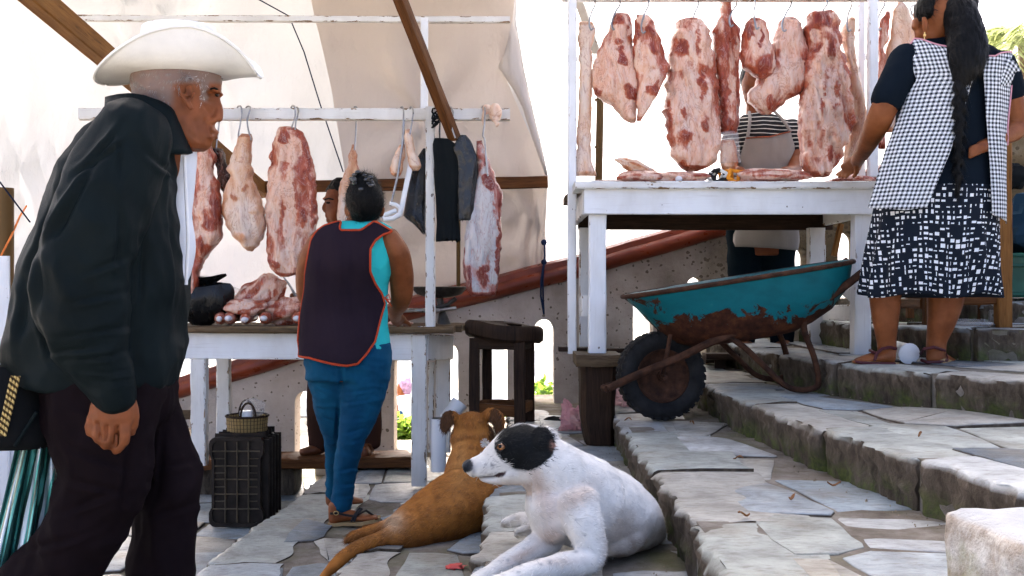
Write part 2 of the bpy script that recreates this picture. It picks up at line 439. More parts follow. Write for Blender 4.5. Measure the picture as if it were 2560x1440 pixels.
def cloth(name, col, rough=.85, fold=.0, weave=420, sheen=0.0, var=.15, col2=None):
    k = NT(name); ob = k.co()
    c = k.ramp(k.noise(ob, 5, 5), [(.3, tuple(x * (1 - var) for x in col)), (.7, col2 or tuple(min(1, x * (1 + var)) for x in col))])
    k.set(Base_Color=c, Roughness=rough); k.b.inputs['Sheen Weight'].default_value = sheen; k.b.inputs['Specular IOR Level'].default_value = .03
    k.bump(k.math('ADD', k.math('MULTIPLY', k.noise(ob, weave, 2), .15), k.noise(k.mp(ob, (1, 1, .55)), 9, 4, .55, 1.0)), .35, .012); return k.m

MT = {}
MT['white'] = painted('white_paint_worn', (.80, .81, .82), .35)
MT['white_old'] = painted('white_paint_flaking', (.74, .73, .70), 1.0)
MT['wood'] = wood('brown_timber', (.17, .062, .016), (.25, .10, .03), (.055, .02, .006))
MT['wood_pale'] = wood('pale_timber', (.38, .16, .036), (.48, .22, .06), (.15, .06, .015))
MT['wood_dark'] = wood('dark_stained_timber', (.045, .022, .011), (.085, .045, .024), (.012, .007, .004))
MT['wood_raw'] = wood('raw_worn_timber', (.18, .115, .06), (.28, .20, .115), (.06, .04, .022))
MT['stone'] = stone_mat(); MT['mortar'] = mortar_mat()
# ------------------------------------------------------------------ the ground and the stone steps
def lerp_poly(pts, y):
    """x of a polyline given as (X, Y), sorted by Y"""
    if y <= pts[0][1]: return pts[0][0]
    for (x0, y0), (x1, y1) in zip(pts, pts[1:]):
        if y <= y1: return x0 + (x1 - x0) * (y - y0) / (y1 - y0)
    return pts[-1][0]

mg = MB(); mg.grid([[(x, y, -.22) for x in (-250, -30, -8, 0, 8, 30, 250)] for y in (-120, -10, 0, 6, 12, 40, 400)])
g = mg.build('ground', basic('dry_ground', (.24, .22, .19), .95, .25, 1.5, .4, 30, .02)); tag(g, 'pale sunlit ground around the steps', kind='structure')

EDGE = [
    (-.14, [(-3.2, .3), (-3.1, 6.6)]),
    (.00, [(-1.14, .3), (-1.10, 3.7), (-1.06, 4.5), (-1.0, 5.3), (-.96, 6.6)]),
    (.15, [(-.60, .3), (-.53, 2.94), (-.47, 3.58), (-.40, 4.19), (-.22, 4.75), (-.2, 6.6)]),
    (.30, [(-.14, .3), (-.107, 2.42), (-.065, 2.95), (-.09, 4.36), (-.04, 4.7), (.0, 6.6)]),
    (.44, [(.40, .3), (.41, 2.0), (.424, 2.8), (.448, 4.29), (.46, 6.6)]),
    (.57, [(1.30, .3), (1.22, 1.2), (1.075, 2.09), (.973, 2.73), (.908, 3.66), (.867, 4.23), (.86, 6.6)]),
    (.70, [(4.4, .3), (3.4, 1.6), (2.3, 2.75), (1.66, 3.24), (1.46, 3.60), (1.29, 4.04), (1.2, 4.39), (1.2, 6.6)]),
    (.83, [(5.4, 2.8), (3.4, 3.86), (2.1, 4.05), (1.9, 4.12), (1.74, 4.35), (1.62, 4.7), (1.6, 6.6)]),
    (.94, [(5.6, 4.3), (3.4, 4.62), (2.25, 4.75), (2.05, 5.0), (1.95, 6.6)]),
    (1.06, [(6.4, 5.4), (3.0, 5.5), (2.5, 5.7), (2.4, 6.6)]),
]
def edge_pts(pts, step=.026):
    out = []
    for (x0, y0), (x1, y1) in zip(pts, pts[1:]):
        n = max(1, int(math.hypot(x1 - x0, y1 - y0) / step))
        out += [Vector((x0 + (x1 - x0) * k / n, y0 + (y1 - y0) * k / n, 0)) for k in range(n)]
    out.append(Vector((*pts[-1], 0))); return out

def clip(poly, p, nrm):
    """part of a polygon on the side of p that nrm points away from"""
    out = []
    for i in range(len(poly)):
        a, b = poly[i], poly[(i + 1) % len(poly)]
        da = (a[0] - p[0]) * nrm[0] + (a[1] - p[1]) * nrm[1]; db = (b[0] - p[0]) * nrm[0] + (b[1] - p[1]) * nrm[1]
        if da <= 0: out.append(a)
        if (da < 0 < db) or (db < 0 < da):
            t = da / (da - db); out.append((a[0] + (b[0] - a[0]) * t, a[1] + (b[1] - a[1]) * t))
    return out

def flag(poly, ztop, thick, parent, name='paving_stone'):
    """one irregular flagstone from a polygon, edges rounded over"""
    A = sum(poly[i][0] * poly[(i + 1) % len(poly)][1] - poly[(i + 1) % len(poly)][0] * poly[i][1] for i in range(len(poly))) / 2
    if abs(A) < .003: return
    if A < 0: poly = poly[::-1]
    cx = sum(p[0] for p in poly) / len(poly); cy = sum(p[1] for p in poly) / len(poly)
    pts = []
    for i in range(len(poly)):
        a, b = poly[i], poly[(i + 1) % len(poly)]
        L = math.hypot(b[0] - a[0], b[1] - a[1]); n = max(1, min(3, int(L / .09)))
        for k in range(n):
            t = (k + (.18 if n == 1 else .0)) / n
            pts.append((a[0] + (b[0] - a[0]) * t, a[1] + (b[1] - a[1]) * t))
            if k == 0 and L > .05: pts.append((a[0] + (b[0] - a[0]) * .14, a[1] + (b[1] - a[1]) * .14))
    tilt = (random.uniform(-.012, .012), random.uniform(-.012, .012)); dz = random.uniform(-.005, .006)
    mb = MB(); rings = []
    for sc, z in ((1.0, -thick), (1.0, -.006), (.99, -.0015), (.965, .0)):
        ring = []
        for (x, y) in pts:
            w = nz((x, y, ztop), 16) * .011
            dx, dy = x - cx, y - cy; d = math.hypot(dx, dy) + 1e-6
            k = sc - (w / d) - .003 / d
            X, Y = cx + dx * k, cy + dy * k
            ring.append(Vector((X - cx, Y - cy, z + dz + dx * tilt[0] + dy * tilt[1])))
        rings.append(ring)
    ids = [[mb.v(p) for p in r] for r in rings]; n = len(pts)
    for i in range(3):
        for j in range(n): mb.f((ids[i][j], ids[i][(j + 1) % n], ids[i + 1][(j + 1) % n], ids[i + 1][j]))
    mb.f(ids[3])
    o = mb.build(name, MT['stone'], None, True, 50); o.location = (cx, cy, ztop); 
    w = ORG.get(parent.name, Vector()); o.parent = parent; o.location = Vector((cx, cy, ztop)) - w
    return o

def kerb(parent, pts, i0, i1, ztop, rise, depth, inward):
    """one riser stone following the edge from pts[i0] to pts[i1]"""
    mb = MB(); nU = max(3, (i1 - i0)); rows = []
    moss = []
    prof = [(0.012, -rise - .03), (.010, -rise * .8), (.002, -rise * .62), (.006, -rise * .45), (-.003, -rise * .3), (-.002, -.020), (.004, -.006), (.014, -.001), (.04, .0), (depth * .5, .001), (depth, -.001), (depth, -.06)]
    ins = random.uniform(-.012, .012); dz = random.uniform(-.006, .006)
    for k in range(nU + 1):
        q = i0 + (i1 - i0) * k / nU; a = int(min(q, len(pts) - 2)); f = q - a
        p = pts[a].lerp(pts[a + 1], f)
        d = (pts[min(a + 1, len(pts) - 1)] - pts[max(a - 1, 0)]).normalized(); nin = Vector((d.y, -d.x, 0)) * inward
        gap = .006 if k == 0 else (-.006 if k == nU else 0)
        row = []
        endr = .012 if k in (0, nU) else 0
        for (o, z) in prof:
            rough = (nz((p.x * 1.0, p.y * 1.0, z * .5), 14, ztop * 9) * .022 + nz((p.x, p.y, z * .6), 40, 3) * .014 + nz((p.x, p.y, z), 90, 3) * .009) if o < .013 else nz((p.x, p.y, o), 9, 5) * .006
            w = p + d * gap + nin * (o + ins + (rough if o < .013 else 0) + (endr if o < .05 else 0)); w.z = ztop + dz + z + (rough * .4 if o >= .013 else 0) - (endr * .5 if o < .06 and z > -.03 else 0)
            if o >= depth: w += nin * (nz((p.x, p.y, 0), 5, 8) * .05)
            row.append(w)
        rows.append(row)
    c = rows[len(rows) // 2][5].copy(); loc = Vector((c.x, c.y, ztop))
    rows = [[w - loc for w in r] for r in rows]
    ids = mb.grid(rows)
    mb.f([r for r in ids[0]][::-1]); mb.f([r for r in ids[-1]])
    me = mb.data('kerb_stone')
    bm = bmesh.new(); bm.from_mesh(me); bmesh.ops.recalc_face_normals(bm, faces=bm.faces); bm.to_mesh(me); bm.free()
    at = me.attributes.new('moss', 'FLOAT', 'POINT')
    zz = get_v(me)[:, 2]; at.data.foreach_set('value', np.clip((-zz - rise * .45) / (rise * .5), 0, 1).astype(np.float32))
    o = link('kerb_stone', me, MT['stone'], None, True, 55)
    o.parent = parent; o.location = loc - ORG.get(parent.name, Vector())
    return o

STEP_LABEL = ['lowest paved landing at the left under the walking man', 'paved step under the woman in the dark vest', 'low step where the brown dog lies',
              'step where the white dog lies', 'wide step under the wheelbarrow wheel', 'step under the wheelbarrow stand', 'step where the woman in the chequered apron stands',
              'step below the wooden chair', 'step under the green crate', 'uppermost step at the right edge']
for si, (z, E) in enumerate(EDGE):
    nxt = EDGE[si + 1][1] if si + 1 < len(EDGE) else None
    ep = edge_pts(E)
    # the mortar bed: the whole tread as one solid sheet
    mb = MB(); rows = []
    frontal = si >= 6
    far = [(7.5, y) for (_, y) in E]
    for p in ep:
        if nxt is not None and not frontal:
            xr = lerp_poly(nxt, p.y) + .15
        else: xr = 7.5
        base = Vector((p.x + .03, p.y, 0))
        row = [Vector((base.x, base.y, -.25)), Vector((base.x, base.y, z - .007))]
        for k in range(1, 9): row.append(Vector((base.x + (xr - base.x) * k / 8, base.y + (0 if not frontal else k / 8 * max(0, 6.6 - base.y) * .0), z - .007)))
        rows.append(row)
    if frontal:
        rows.append([Vector((7.5, 6.6, v.z)) if i else Vector((7.5, 6.6, -.25)) for i, v in enumerate(rows[-1])])
    for r in rows:
        for v in r[1:]: v.z += nz(v, 6, si) * .006
    mb.grid(rows)
    st = mb.build('stone_step', MT['mortar'], None, True, 40); tag(st, STEP_LABEL[si], kind='structure')
    if si == 0: rise = .12
    else: rise = z - EDGE[si - 1][0]
    # riser stones
    i = 0
    vis0 = .9 if si < 4 else .3
    while i < len(ep) - 8 and si > 0:
        n = random.randint(12, 27); j = min(i + n, len(ep) - 1)
        if ep[j].y > vis0 and ep[i].y < 5.6 and ep[i].x < 3.6: kerb(st, ep, i, j, z, rise, random.uniform(.18, .34) if si != 2 else .14, 1)
        i = j
    # flagstones behind them
    if nxt is not None and not frontal:
        y0, y1 = (1.3 if si < 4 else .6), 5.6 if si < 2 else 5.2
        W = .5; sites = []
        cell = .33 if si < 3 else .37
        ys = y0
        x_of = lambda s, y: lerp_poly(E, y) + .02 + s
        wmax = max(lerp_poly(nxt, y) - lerp_poly(E, y) for y in np.linspace(y0, y1, 9))
        if si == 0: wmax = 2.1
        rngs = random.Random(si * 11 + 3)
        k = 0
        yy = y0
        while yy < y1:
            xx = .16
            while xx < wmax + .2:
                sites.append((xx + rngs.uniform(-.09, .09), yy + rngs.uniform(-.12, .12))); xx += cell * rngs.uniform(.75, 1.2)
            yy += cell * rngs.uniform(.95, 1.35)
        for a in sites:
            poly = [(.15, y0 - .3), (wmax + .1, y0 - .3), (wmax + .1, y1 + .3), (.15, y1 + .3)]
            if si == 0: poly = [(.0, y0 - .3), (wmax, y0 - .3), (wmax, y1 + .3), (.0, y1 + .3)]
            for b in sites:
                if b is a: continue
                dx, dy = b[0] - a[0], b[1] - a[1]; d = math.hypot(dx, dy)
                if d > 1.0: continue
                poly = clip(poly, ((a[0] + b[0]) / 2, (a[1] + b[1]) / 2), (dx / d, dy / d))
                if len(poly) < 3: break
            if len(poly) < 3: continue
            mp = [(x_of(s, y), y) for s, y in poly]
            cx = sum(p[0] for p in mp) / len(mp); cy = sum(p[1] for p in mp) / len(mp)
            if cx > lerp_poly(nxt, cy) + .05: continue
            if rngs.random() < .10: continue
            sh = rngs.uniform(.94, 1.0)
            mp = [(cx + (x - cx) * sh, cy + (y - cy) * sh) for x, y in mp]
            flag(mp, z + rngs.uniform(-.006, .003), .03, st)
    else:
        # the upper treads turn to face the camera: large slabs along the edge
        rngs = random.Random(si * 5 + 1)
        for row_i, (o0, o1) in enumerate(((.30, .62), (.62, 1.0))):
            i = 0
            while i < len(ep) - 3:
                n = rngs.randint(14, 28); j = min(i + n, len(ep) - 1)
                a, b = ep[i], ep[j]; d = (b - a).normalized(); nin = Vector((d.y, -d.x, 0))
                if a.x < 3.4 and a.y < 5.4 and a.y > .8:
                    q = [a + nin * o0 + d * .01, a + nin * o1 + d * .01, b + nin * o1 - d * .01, b + nin * o0 - d * .01]
                    flag([(v.x + rngs.uniform(-.02, .02), v.y + rngs.uniform(-.02, .02)) for v in q], z + rngs.uniform(-.004, .003), .03, st)
                i = j

# rough stone block in the near right corner
def rock(name, c, d, label, cat, seed, parent=None, rot=0.0, mat=None, amp=.02, parts=8):
    bm = bmesh.new(); bmesh.ops.create_cube(bm, size=1)
    bmesh.ops.subdivide_edges(bm, edges=bm.edges[:], cuts=parts, use_grid_fill=True)
    for v in bm.verts:
        p = Vector((v.co.x * d[0], v.co.y * d[1], v.co.z * d[2]))
        r = .035 * min(1, min(d) * 4)
        q = Vector((max(-d[0] / 2 + r, min(d[0] / 2 - r, p.x)), max(-d[1] / 2 + r, min(d[1] / 2 - r, p.y)), max(-d[2] / 2 + r, min(d[2] / 2 - r, p.z))))
        if (p - q).length > 0: p = q + (p - q).normalized() * r
        nn = (p).normalized(); p += nn * (nz(p, 9, seed) * amp + nz(p, 30, seed) * amp * .35)
        v.co = Matrix.Rotation(rot, 3, 'Z') @ p
    me = bpy.data.meshes.new(name); bm.to_mesh(me); bm.free()
    o = link(name, me, mat or MT['stone'], parent, True, 60)
    o.location = Vector(c) - (ORG.get(parent.name, Vector()) if parent else Vector())
    if label: tag(o, label, cat)
    return o
kk = NT('pale_rough_stone'); _v = kk.co()
_c = kk.ramp(kk.noise(_v, 11, 8, .7), [(.3, (.20, .16, .12)), (.45, (.40, .35, .30)), (.6, (.62, .60, .56)), (.8, (.72, .72, .70))])
_c = kk.mix(kk.ramp(kk.noise(_v, 6, 5), [(.52, 0.0), (.66, .75)]), _c, (.22, .23, .09))
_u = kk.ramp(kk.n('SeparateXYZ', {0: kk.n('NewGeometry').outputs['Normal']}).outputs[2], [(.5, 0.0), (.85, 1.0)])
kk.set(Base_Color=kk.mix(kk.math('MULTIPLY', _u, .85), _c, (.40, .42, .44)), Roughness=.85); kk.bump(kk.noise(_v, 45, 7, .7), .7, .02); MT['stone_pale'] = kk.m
rock('stone_block', (.955, 1.62, .522), (.36, .34, .185), 'rough pale stone block standing on the wide step in the near right corner', 'stone block', 4, mat=MT['stone_pale'], rot=.12, amp=.018, parts=12)

# ------------------------------------------------------------------ the sloping balustrade wall behind the stalls
kk = NT('spotted_plaster'); _v = kk.co()
_n = kk.noise(_v, 5, 7, .62); _xp = kk.n('SeparateXYZ', {0: _v}).outputs[0]
_old = kk.math('ADD', kk.math('MULTIPLY', _xp, .62), kk.math('MULTIPLY', kk.math('SUBTRACT', kk.noise(_v, 2.2, 6, .6), .5), 1.3), clamp=True)
_c = kk.mix(_old, kk.ramp(_n, [(.3, (.38, .32, .27)), (.7, (.55, .49, .44))]), kk.ramp(_n, [(.3, (.06, .042, .018)), (.55, (.13, .098, .055)), (.75, (.21, .175, .125))]))
_sp = kk.n('TexVoronoi', {'Vector': _v, 'Scale': 34.0, 'Randomness': 1.0}).outputs['Distance']
_sz = kk.noise(_v, 20, 3)
_spm = kk.math('LESS_THAN', _sp, kk.math('MULTIPLY', kk.math('SUBTRACT', _sz, kk.math('SUBTRACT', .46, kk.math('MULTIPLY', _old, .12))), 1.7))
_c = kk.mix(kk.math('MULTIPLY', _spm, .8), _c, (.07, .05, .028))
kk.set(Base_Color=_c, Roughness=.92); kk.bump(kk.math('ADD', kk.noise(_v, 60, 7, .7), kk.math('MULTIPLY', kk.noise(_v, 7, 4), .8)), .6, .014); MT['plaster'] = kk.m
MT['red_paint'] = basic('red_brown_paint', (.14, .021, .008), .36, .3, 9, .35, 26, .01, stretch=(.5, 1, 1), col2=(.22, .040, .014), spec=.35)

WY = 6.1
def wall_top(x):
    pts = [(-900, 1390), (300, 1030), (445, 985), (720, 900), (1017, 790), (1240, 735), (1420, 690), (1560, 650), (1720, 605), (2000, 520), (2560, 350)]
    px = 1280 + x / WY * F
    for (a, ya), (b, yb) in zip(pts, pts[1:]):
        if px <= b: return EYE - ((ya + (yb - ya) * (px - a) / (b - a)) - 720) * WY / F
    return EYE - (pts[-1][1] - 720) * WY / F
SLOTS = [(px - 1280) / F * WY for px in (360, 485, 762, 886, 1010, 1120, 1243, 1360, 1485, 1608, 1740, 1872, 1995, 2120, 2240)]
bw = thing('balustrade_wall', (0, WY, 0), 'sloping plastered balustrade wall with arched slots and a red-brown painted cap behind the stalls', 'wall')
SW = .062
xs = set(np.arange(-3.6, 2.75, .06).round(4))
cols = []
def bottom(x, zt):
    for s in SLOTS:
        if abs(x - s) < SW - 1e-5:
            return zt - .30 + math.sqrt(max(0, SW ** 2 - (x - s) ** 2)) * 1.15
    return zt - 1.0
seg = sorted([x for x in xs if all(abs(x - s) > SW + .005 for s in SLOTS)] + [s + SW * k for s in SLOTS for k in (-1, -.93, -.75, -.5, -.2, .2, .5, .75, .93, 1)])
mb = MB(); T = .17
for a, b in zip(seg, seg[1:]):
    mid = (a + b) / 2; ins = any(abs(mid - s) < SW for s in SLOTS)
    za, zb = wall_top(a), wall_top(b)
    if ins:
        s = min(SLOTS, key=lambda q: abs(q - mid)); ar = lambda x, zt: wall_top(s) - .30 + math.sqrt(max(0, SW ** 2 - (x - s) ** 2)) * 1.15
        ba, bb = ar(a, za), ar(b, zb)
    else: ba, bb = za - 1.05, zb - 1.05
    nr = 4 if not ins else 2
    fr = []; bk = []
    for (x, zb_, zt_) in ((a, ba, za), (b, bb, zb)):
        fr.append([mb.v((x, WY + nz((x, 0, zb_ + (zt_ - zb_) * k / nr), 5) * .008, zb_ + (zt_ - zb_) * k / nr)) for k in range(nr + 1)])
        bk.append([mb.v((x, WY + T, zb_)), mb.v((x, WY + T, zt_))])
    for k in range(nr): mb.f((fr[0][k], fr[1][k], fr[1][k + 1], fr[0][k + 1]))
    mb.f((bk[0][0], bk[0][1], bk[1][1], bk[1][0]))
    mb.f((fr[0][0], bk[0][0], bk[1][0], fr[1][0]))
for s in SLOTS:
    for sg in (-1, 1):
        x = s + sg * SW; zt = wall_top(x); z1 = wall_top(s) - .30
        q = [mb.v((x, WY, zt - 1.05)), mb.v((x, WY + T, zt - 1.05)), mb.v((x, WY + T, z1)), mb.v((x, WY, z1))]
        mb.f(q)
mb.build('wall_body', MT['plaster'], bw, True, 45, fix=False)
# moulded cap
mb = MB(); rings = []
for x in np.arange(-3.6, 2.75, .12):
    z = wall_top(x); j = nz((x, 0, 0), 3) * .006
    prof = [(-.015, -.03), (-.05, 0.0), (-.058, .03), (-.045, .055), (-.03, .065), (-.028, .10), (.02, .118), (T - .02, .118), (T + .04, .09), (T + .045, .0), (T, -.02)]
    rings.append([Vector((x, WY + a, z + b + j)) for a, b in prof])
mb.loft(rings); mb.build('cap', MT['red_paint'], bw, True, 50)

# ------------------------------------------------------------------ tarpaulins
MT['tarp_white'] = tarp_mat('white_tarp', (.74, .75, .78), .24)
MT['tarp_left'] = tarp_mat('off_white_tarp', (.535, .54, .555), .052, .08)
MT['tarp_cream'] = tarp_mat('cream_tarp', (.62, .545, .485), .22, .1)
MT['tarp_flap'] = tarp_mat('dirty_tarp', (.62, .58, .55), .25, .5)
def sheet(name, rows, mat, label, creases=(), n=44, sag=.02, seed=0):
    """rows: (left point, right point) from the bottom up; a hanging sheet with creases that radiate from its tied corners"""
    rr = []
    for (a, b), (c, d) in zip(rows, rows[1:]):
        for k in range(5): rr.append((a.lerp(c, k / 5), b.lerp(d, k / 5)))
    rr.append(rows[-1])
    g = []
    for a, b in rr:
        r = []
        for k in range(n + 1):
            p = a.lerp(b, k / n)
            off = nz(p, .9, seed) * sag * 2.2 + nz((p.x, p.y, p.z * .35), 3.0, seed + 4) * sag
            for (q, amp, fr) in creases:
                dv = Vector((p.x - q.x, 0, p.z - q.z)); d = dv.length
                if d > .02: off += amp * math.sin(math.atan2(dv.z, dv.x) * fr) * math.exp(-((d - .22) / .38) ** 2)
            nrm = Vector((0, -1, 0)) if abs(d_z(rows)) else Vector((0, 0, -1))
            r.append(p + Vector((0, -.8, -.35)) * off)
        g.append(r)
    mb = MB(); mb.grid(g)
    o = mb.build(name, mat, None, True, None, fix=False)
    if label: tag(o, label, 'tarpaulin')
    return o
def d_z(rows): return rows[-1][0].z - rows[0][0].z
grom = P(1360, 603, 6.25); gl = P(66, 515, 6.5)
sheet('tarpaulin', [(P(-900, 800, 6.6), P(1368, 770, 6.6)), (P(-900, 600, 6.62), P(1366, 600, 6.55)), (P(-900, 285, 6.5), P(1330, 285, 6.5)), (P(-900, 45, 6.2), P(1290, 45, 6.2)),
                    (P(-900, -120, 5.9), P(1300, -120, 5.9)), (Vector((-4.6, 4.8, 2.95)), Vector((.12, 4.8, 3.0))), (Vector((-4.6, 3.7, 3.05)), Vector((.12, 3.7, 3.07)))],
      MT['tarp_left'], 'large white tarpaulin roof and back over the left stall, glowing in the sun', [(gl, .11, 13), (P(360, 60, 6.2), .10, 9), (P(760, 480, 6.5), .06, 8), (P(560, 250, 6.4), .06, 5)], n=90, sag=.10)
ct = sheet('tarpaulin', [(P(905, 742, 6.25), P(1362, 742, 6.25)), (P(890, 603, 6.25), P(1361, 603, 6.25)), (P(868, 440, 6.15), P(1369, 440, 6.15)), (P(850, 350, 6.1), P(1333, 350, 6.1)), (P(832, 240, 6.05), P(1286, 240, 6.05)),
                    (P(812, 160, 6.0), P(1254, 160, 6.0)), (P(785, 45, 5.9), P(1281, 45, 5.9)), (P(755, -120, 5.7), P(1300, -120, 5.7)), (Vector((-1.2, 4.9, 2.85)), Vector((.05, 4.9, 2.86)))],
      MT['tarp_cream'], 'cream tarpaulin hanging behind the left stall, tied down at its lower right corner', [(grom, .05, 13), (P(900, 700, 6.2), .03, 9), (P(1060, 300, 6.0), .03, 7)], n=80, sag=.055, seed=3)
# turned-over dirty edge of the cream tarpaulin
fl = [(1290, -20, 1262, -20), (1284, 60, 1268, 70), (1300, 110, 1252, 150), (1308, 165, 1247, 168), (1322, 230, 1285, 225), (1335, 290, 1308, 270), (1350, 350, 1330, 340), (1362, 405, 1352, 400), (1369, 440, 1366, 440)]
mb = MB(); g = []
for (a, ya, b, yb) in fl:
    g.append([P(b + (a - b) * k / 5, yb + (ya - yb) * k / 5, 5.93 - .03 * math.sin(k / 5 * 3.1) + nz((k, ya * .02, 0), .7) * .01) for k in range(6)])
mb.grid(g); q = mb.build('flap', MT['tarp_flap'], ct, True, None, fix=False); q.modifiers.new('t', 'SOLIDIFY').thickness = .004
sheet('tarpaulin', [(P(1200, 770, 7.4), P(2452, 640, 7.4)), (P(1200, 400, 7.4), P(2450, 400, 7.4)), (P(1200, 0, 7.35), P(2440, 0, 7.35)), (P(1200, -130, 7.2), P(2440, -130, 7.2)),
                    (Vector((-.3, 5.6, 3.45)), Vector((3.3, 5.6, 3.45))), (Vector((-.3, 4.7, 3.5)), Vector((3.3, 4.7, 3.5)))],  # unseen roof part, added to keep direct sun off the steps
      MT['tarp_white'], 'white sheet hanging behind the right stall, its unseen roof part added to block the sun', [], sag=.015, seed=9)

# ------------------------------------------------------------------ beyond the wall: bushes, pale balustrade, palm
MT['leaf'] = NT('leaf'); kk = MT['leaf']; _r = kk.n('NewGeometry').outputs['Random Per Island']
kk.set(Base_Color=kk.ramp(_r, [(0, (.022, .06, .008)), (.5, (.06, .13, .015)), (1, (.15, .22, .03))]), Roughness=.45)
_t = kk.n('BsdfTranslucent', {'Color': (.25, .38, .05, 1)}); _m = kk.n('MixShader', {0: .4}); kk.t.links.new(kk.b.outputs[0], _m.inputs[1]); kk.t.links.new(_t.outputs[0], _m.inputs[2]); kk.t.links.new(_m.outputs[0], kk.out.inputs[0])
MT['leaf'] = kk.m
def leaves(mb, c, rad, n, size, rng, stretch=(1, 1, 1)):
    for _ in range(n):
        while True:
            d = Vector((rng.uniform(-1, 1), rng.uniform(-1, 1), rng.uniform(-1, 1)))
            if .25 < d.length < 1: break
        p = Vector(c) + Vector((d.x * rad[0], d.y * rad[1], d.z * rad[2]))
        a = Vector((rng.uniform(-1, 1), rng.uniform(-1, 1), rng.uniform(-.6, .8))).normalized()
        b = a.cross(Vector((rng.uniform(-1, 1), rng.uniform(-1, 1), rng.uniform(-1, 1)))).normalized(); s = size * rng.uniform(.6, 1.3)
        i = [mb.v(p), mb.v(p + a * s * .5 + b * s * .32), mb.v(p + a * s * 1.15), mb.v(p + a * s * .5 - b * s * .32)]
        mb.f(i)
def bush(c, rad, n, label, seed):
    rng = random.Random(seed); t = thing('bush', (c[0], c[1], -.2), label, 'bush', 'bushes beyond the balustrade wall')
    mb = MB()
    for k in range(5):
        q = Vector(c) + Vector((rng.uniform(-.6, .6) * rad[0], rng.uniform(-.6, .6) * rad[1], rng.uniform(-.4, .4) * rad[2]))
        leaves(mb, q, [r * .62 for r in rad], n // 5, .06, rng)
    mb.build('foliage', MT['leaf'], t, False, fix=False)
    mb = MB()
    for k in range(4): mb.tube([(c[0], c[1], -.22), (c[0] + rng.uniform(-.1, .1), c[1], c[2] * .5), (c[0] + rng.uniform(-.3, .3) * rad[0], c[1] + rng.uniform(-.2, .2), c[2])], [.018, .012, .006], 6)
    mb.build('stem', MT['wood_raw'], t)
bush((.26, 8.2, .05), (.34, .3, .28), 1500, 'leafy green bush seen through the slot right of the stool', 2)
bush((-.86, 7.2, -.08), (.30, .25, .17), 900, 'low green bush seen between the woman in jeans and the table leg', 5)
bush((-.10, 7.9, -.08), (.22, .25, .16), 700, 'small green bush seen between the stool legs near the ground', 6)
MT['far_white'] = basic('white_plaster', (.60, .64, .68), .8, .12, 4, .2, 30)
fb = thing('balustrade', (0, 9.6, -.22), 'pale white balustrade in the sun beyond the sloping wall', 'balustrade')
mb = MB(); mb.board((-4.5, 9.6, .78), (4.5, 9.6, .78), .26, .12); mb.build('rail', MT['far_white'], fb)
mb = MB(); mb.board((-4.5, 9.6, -.14), (4.5, 9.6, -.14), .28, .16); mb.build('plinth', MT['far_white'], fb)
bp = None
for k in range(30):
    x = -4.35 + k * .3
    if bp is None:
        mb = MB(); prof = [(.085, -.06), (.085, 0), (.06, .02), (.05, .06), (.075, .14), (.10, .24), (.09, .34), (.06, .46), (.048, .56), (.055, .62), (.08, .65), (.08, .72)]
        mb.loft([[Vector((r * math.cos(a * math.pi / 6), r * math.sin(a * math.pi / 6), z)) for a in range(12)] for r, z in prof])
        bp = mb.build('baluster', MT['far_white'], None)
        o = bp
    else: o = bp.copy(); COL.objects.link(o)
    o.parent = fb; o.location = Vector((x, 9.6, 0)) - Vector((0, 9.6, -.22))
# palm at the top right
pt = thing('palm_tree', (6.2, 12.0, -.2), 'feathery yellow-green palm at the top right behind the woman', 'tree')
mb = MB(); mb.tube([(6.3, 12, -.25), (6.28, 12, 1.4), (6.26, 12, 3.2), (6.2, 12, 4.0)], [.16, .12, .11, .1], 10); mb.build('trunk', MT['wood_raw'], pt)
mb = MB(); rng = random.Random(4)
for k in range(26):
    az = k * 2.4; el = rng.uniform(-.1, 1.1); L = rng.uniform(1.0, 1.5); base = Vector((6.2, 12, 3.95))
    d = Vector((math.cos(az) * math.cos(el), math.sin(az) * math.cos(el), math.sin(el))); pts = []
    for q in range(15):
        f = q / 14; pts.append(base + d * (L * f) + Vector((0, 0, -.85 * L * f * f)))
    mb.tube(pts, [.012 * (1 - .8 * i / 14) for i in range(15)], 4)
    sd = d.cross(Vector((0, 0, 1))).normalized()
    for q in range(2, 15):
        for sg in (-1, 1):
            for h in (0, .5):
                p = pts[q].lerp(pts[q - 1], h); l = .42 * (1 - abs(q / 14 - .45)) 
                t = (pts[q] - pts[q - 1]).normalized(); e = p + sd * (sg * l * .7) + t * l * .5 + Vector((0, 0, -l * rng.uniform(.3, .8)))
                w = Vector((0, 0, .014)); i = [mb.v(p - w), mb.v(p.lerp(e, .5) + w + t * .01), mb.v(e), mb.v(p.lerp(e, .5) - w)]; mb.f(i)
kk = NT('palm_leaf'); _r = kk.n('NewGeometry').outputs['Random Per Island']
kk.set(Base_Color=kk.ramp(_r, [(0, (.09, .14, .05)), (.5, (.19, .23, .10)), (1, (.33, .35, .20))]), Roughness=.5)
_t = kk.n('BsdfTranslucent', {'Color': (.36, .40, .16, 1)}); _m = kk.n('MixShader', {0: .45}); kk.t.links.new(kk.b.outputs[0], _m.inputs[1]); kk.t.links.new(_t.outputs[0], _m.inputs[2]); kk.t.links.new(_m.outputs[0], kk.out.inputs[0])
mb.build('crown', kk.m, pt, False, fix=False)
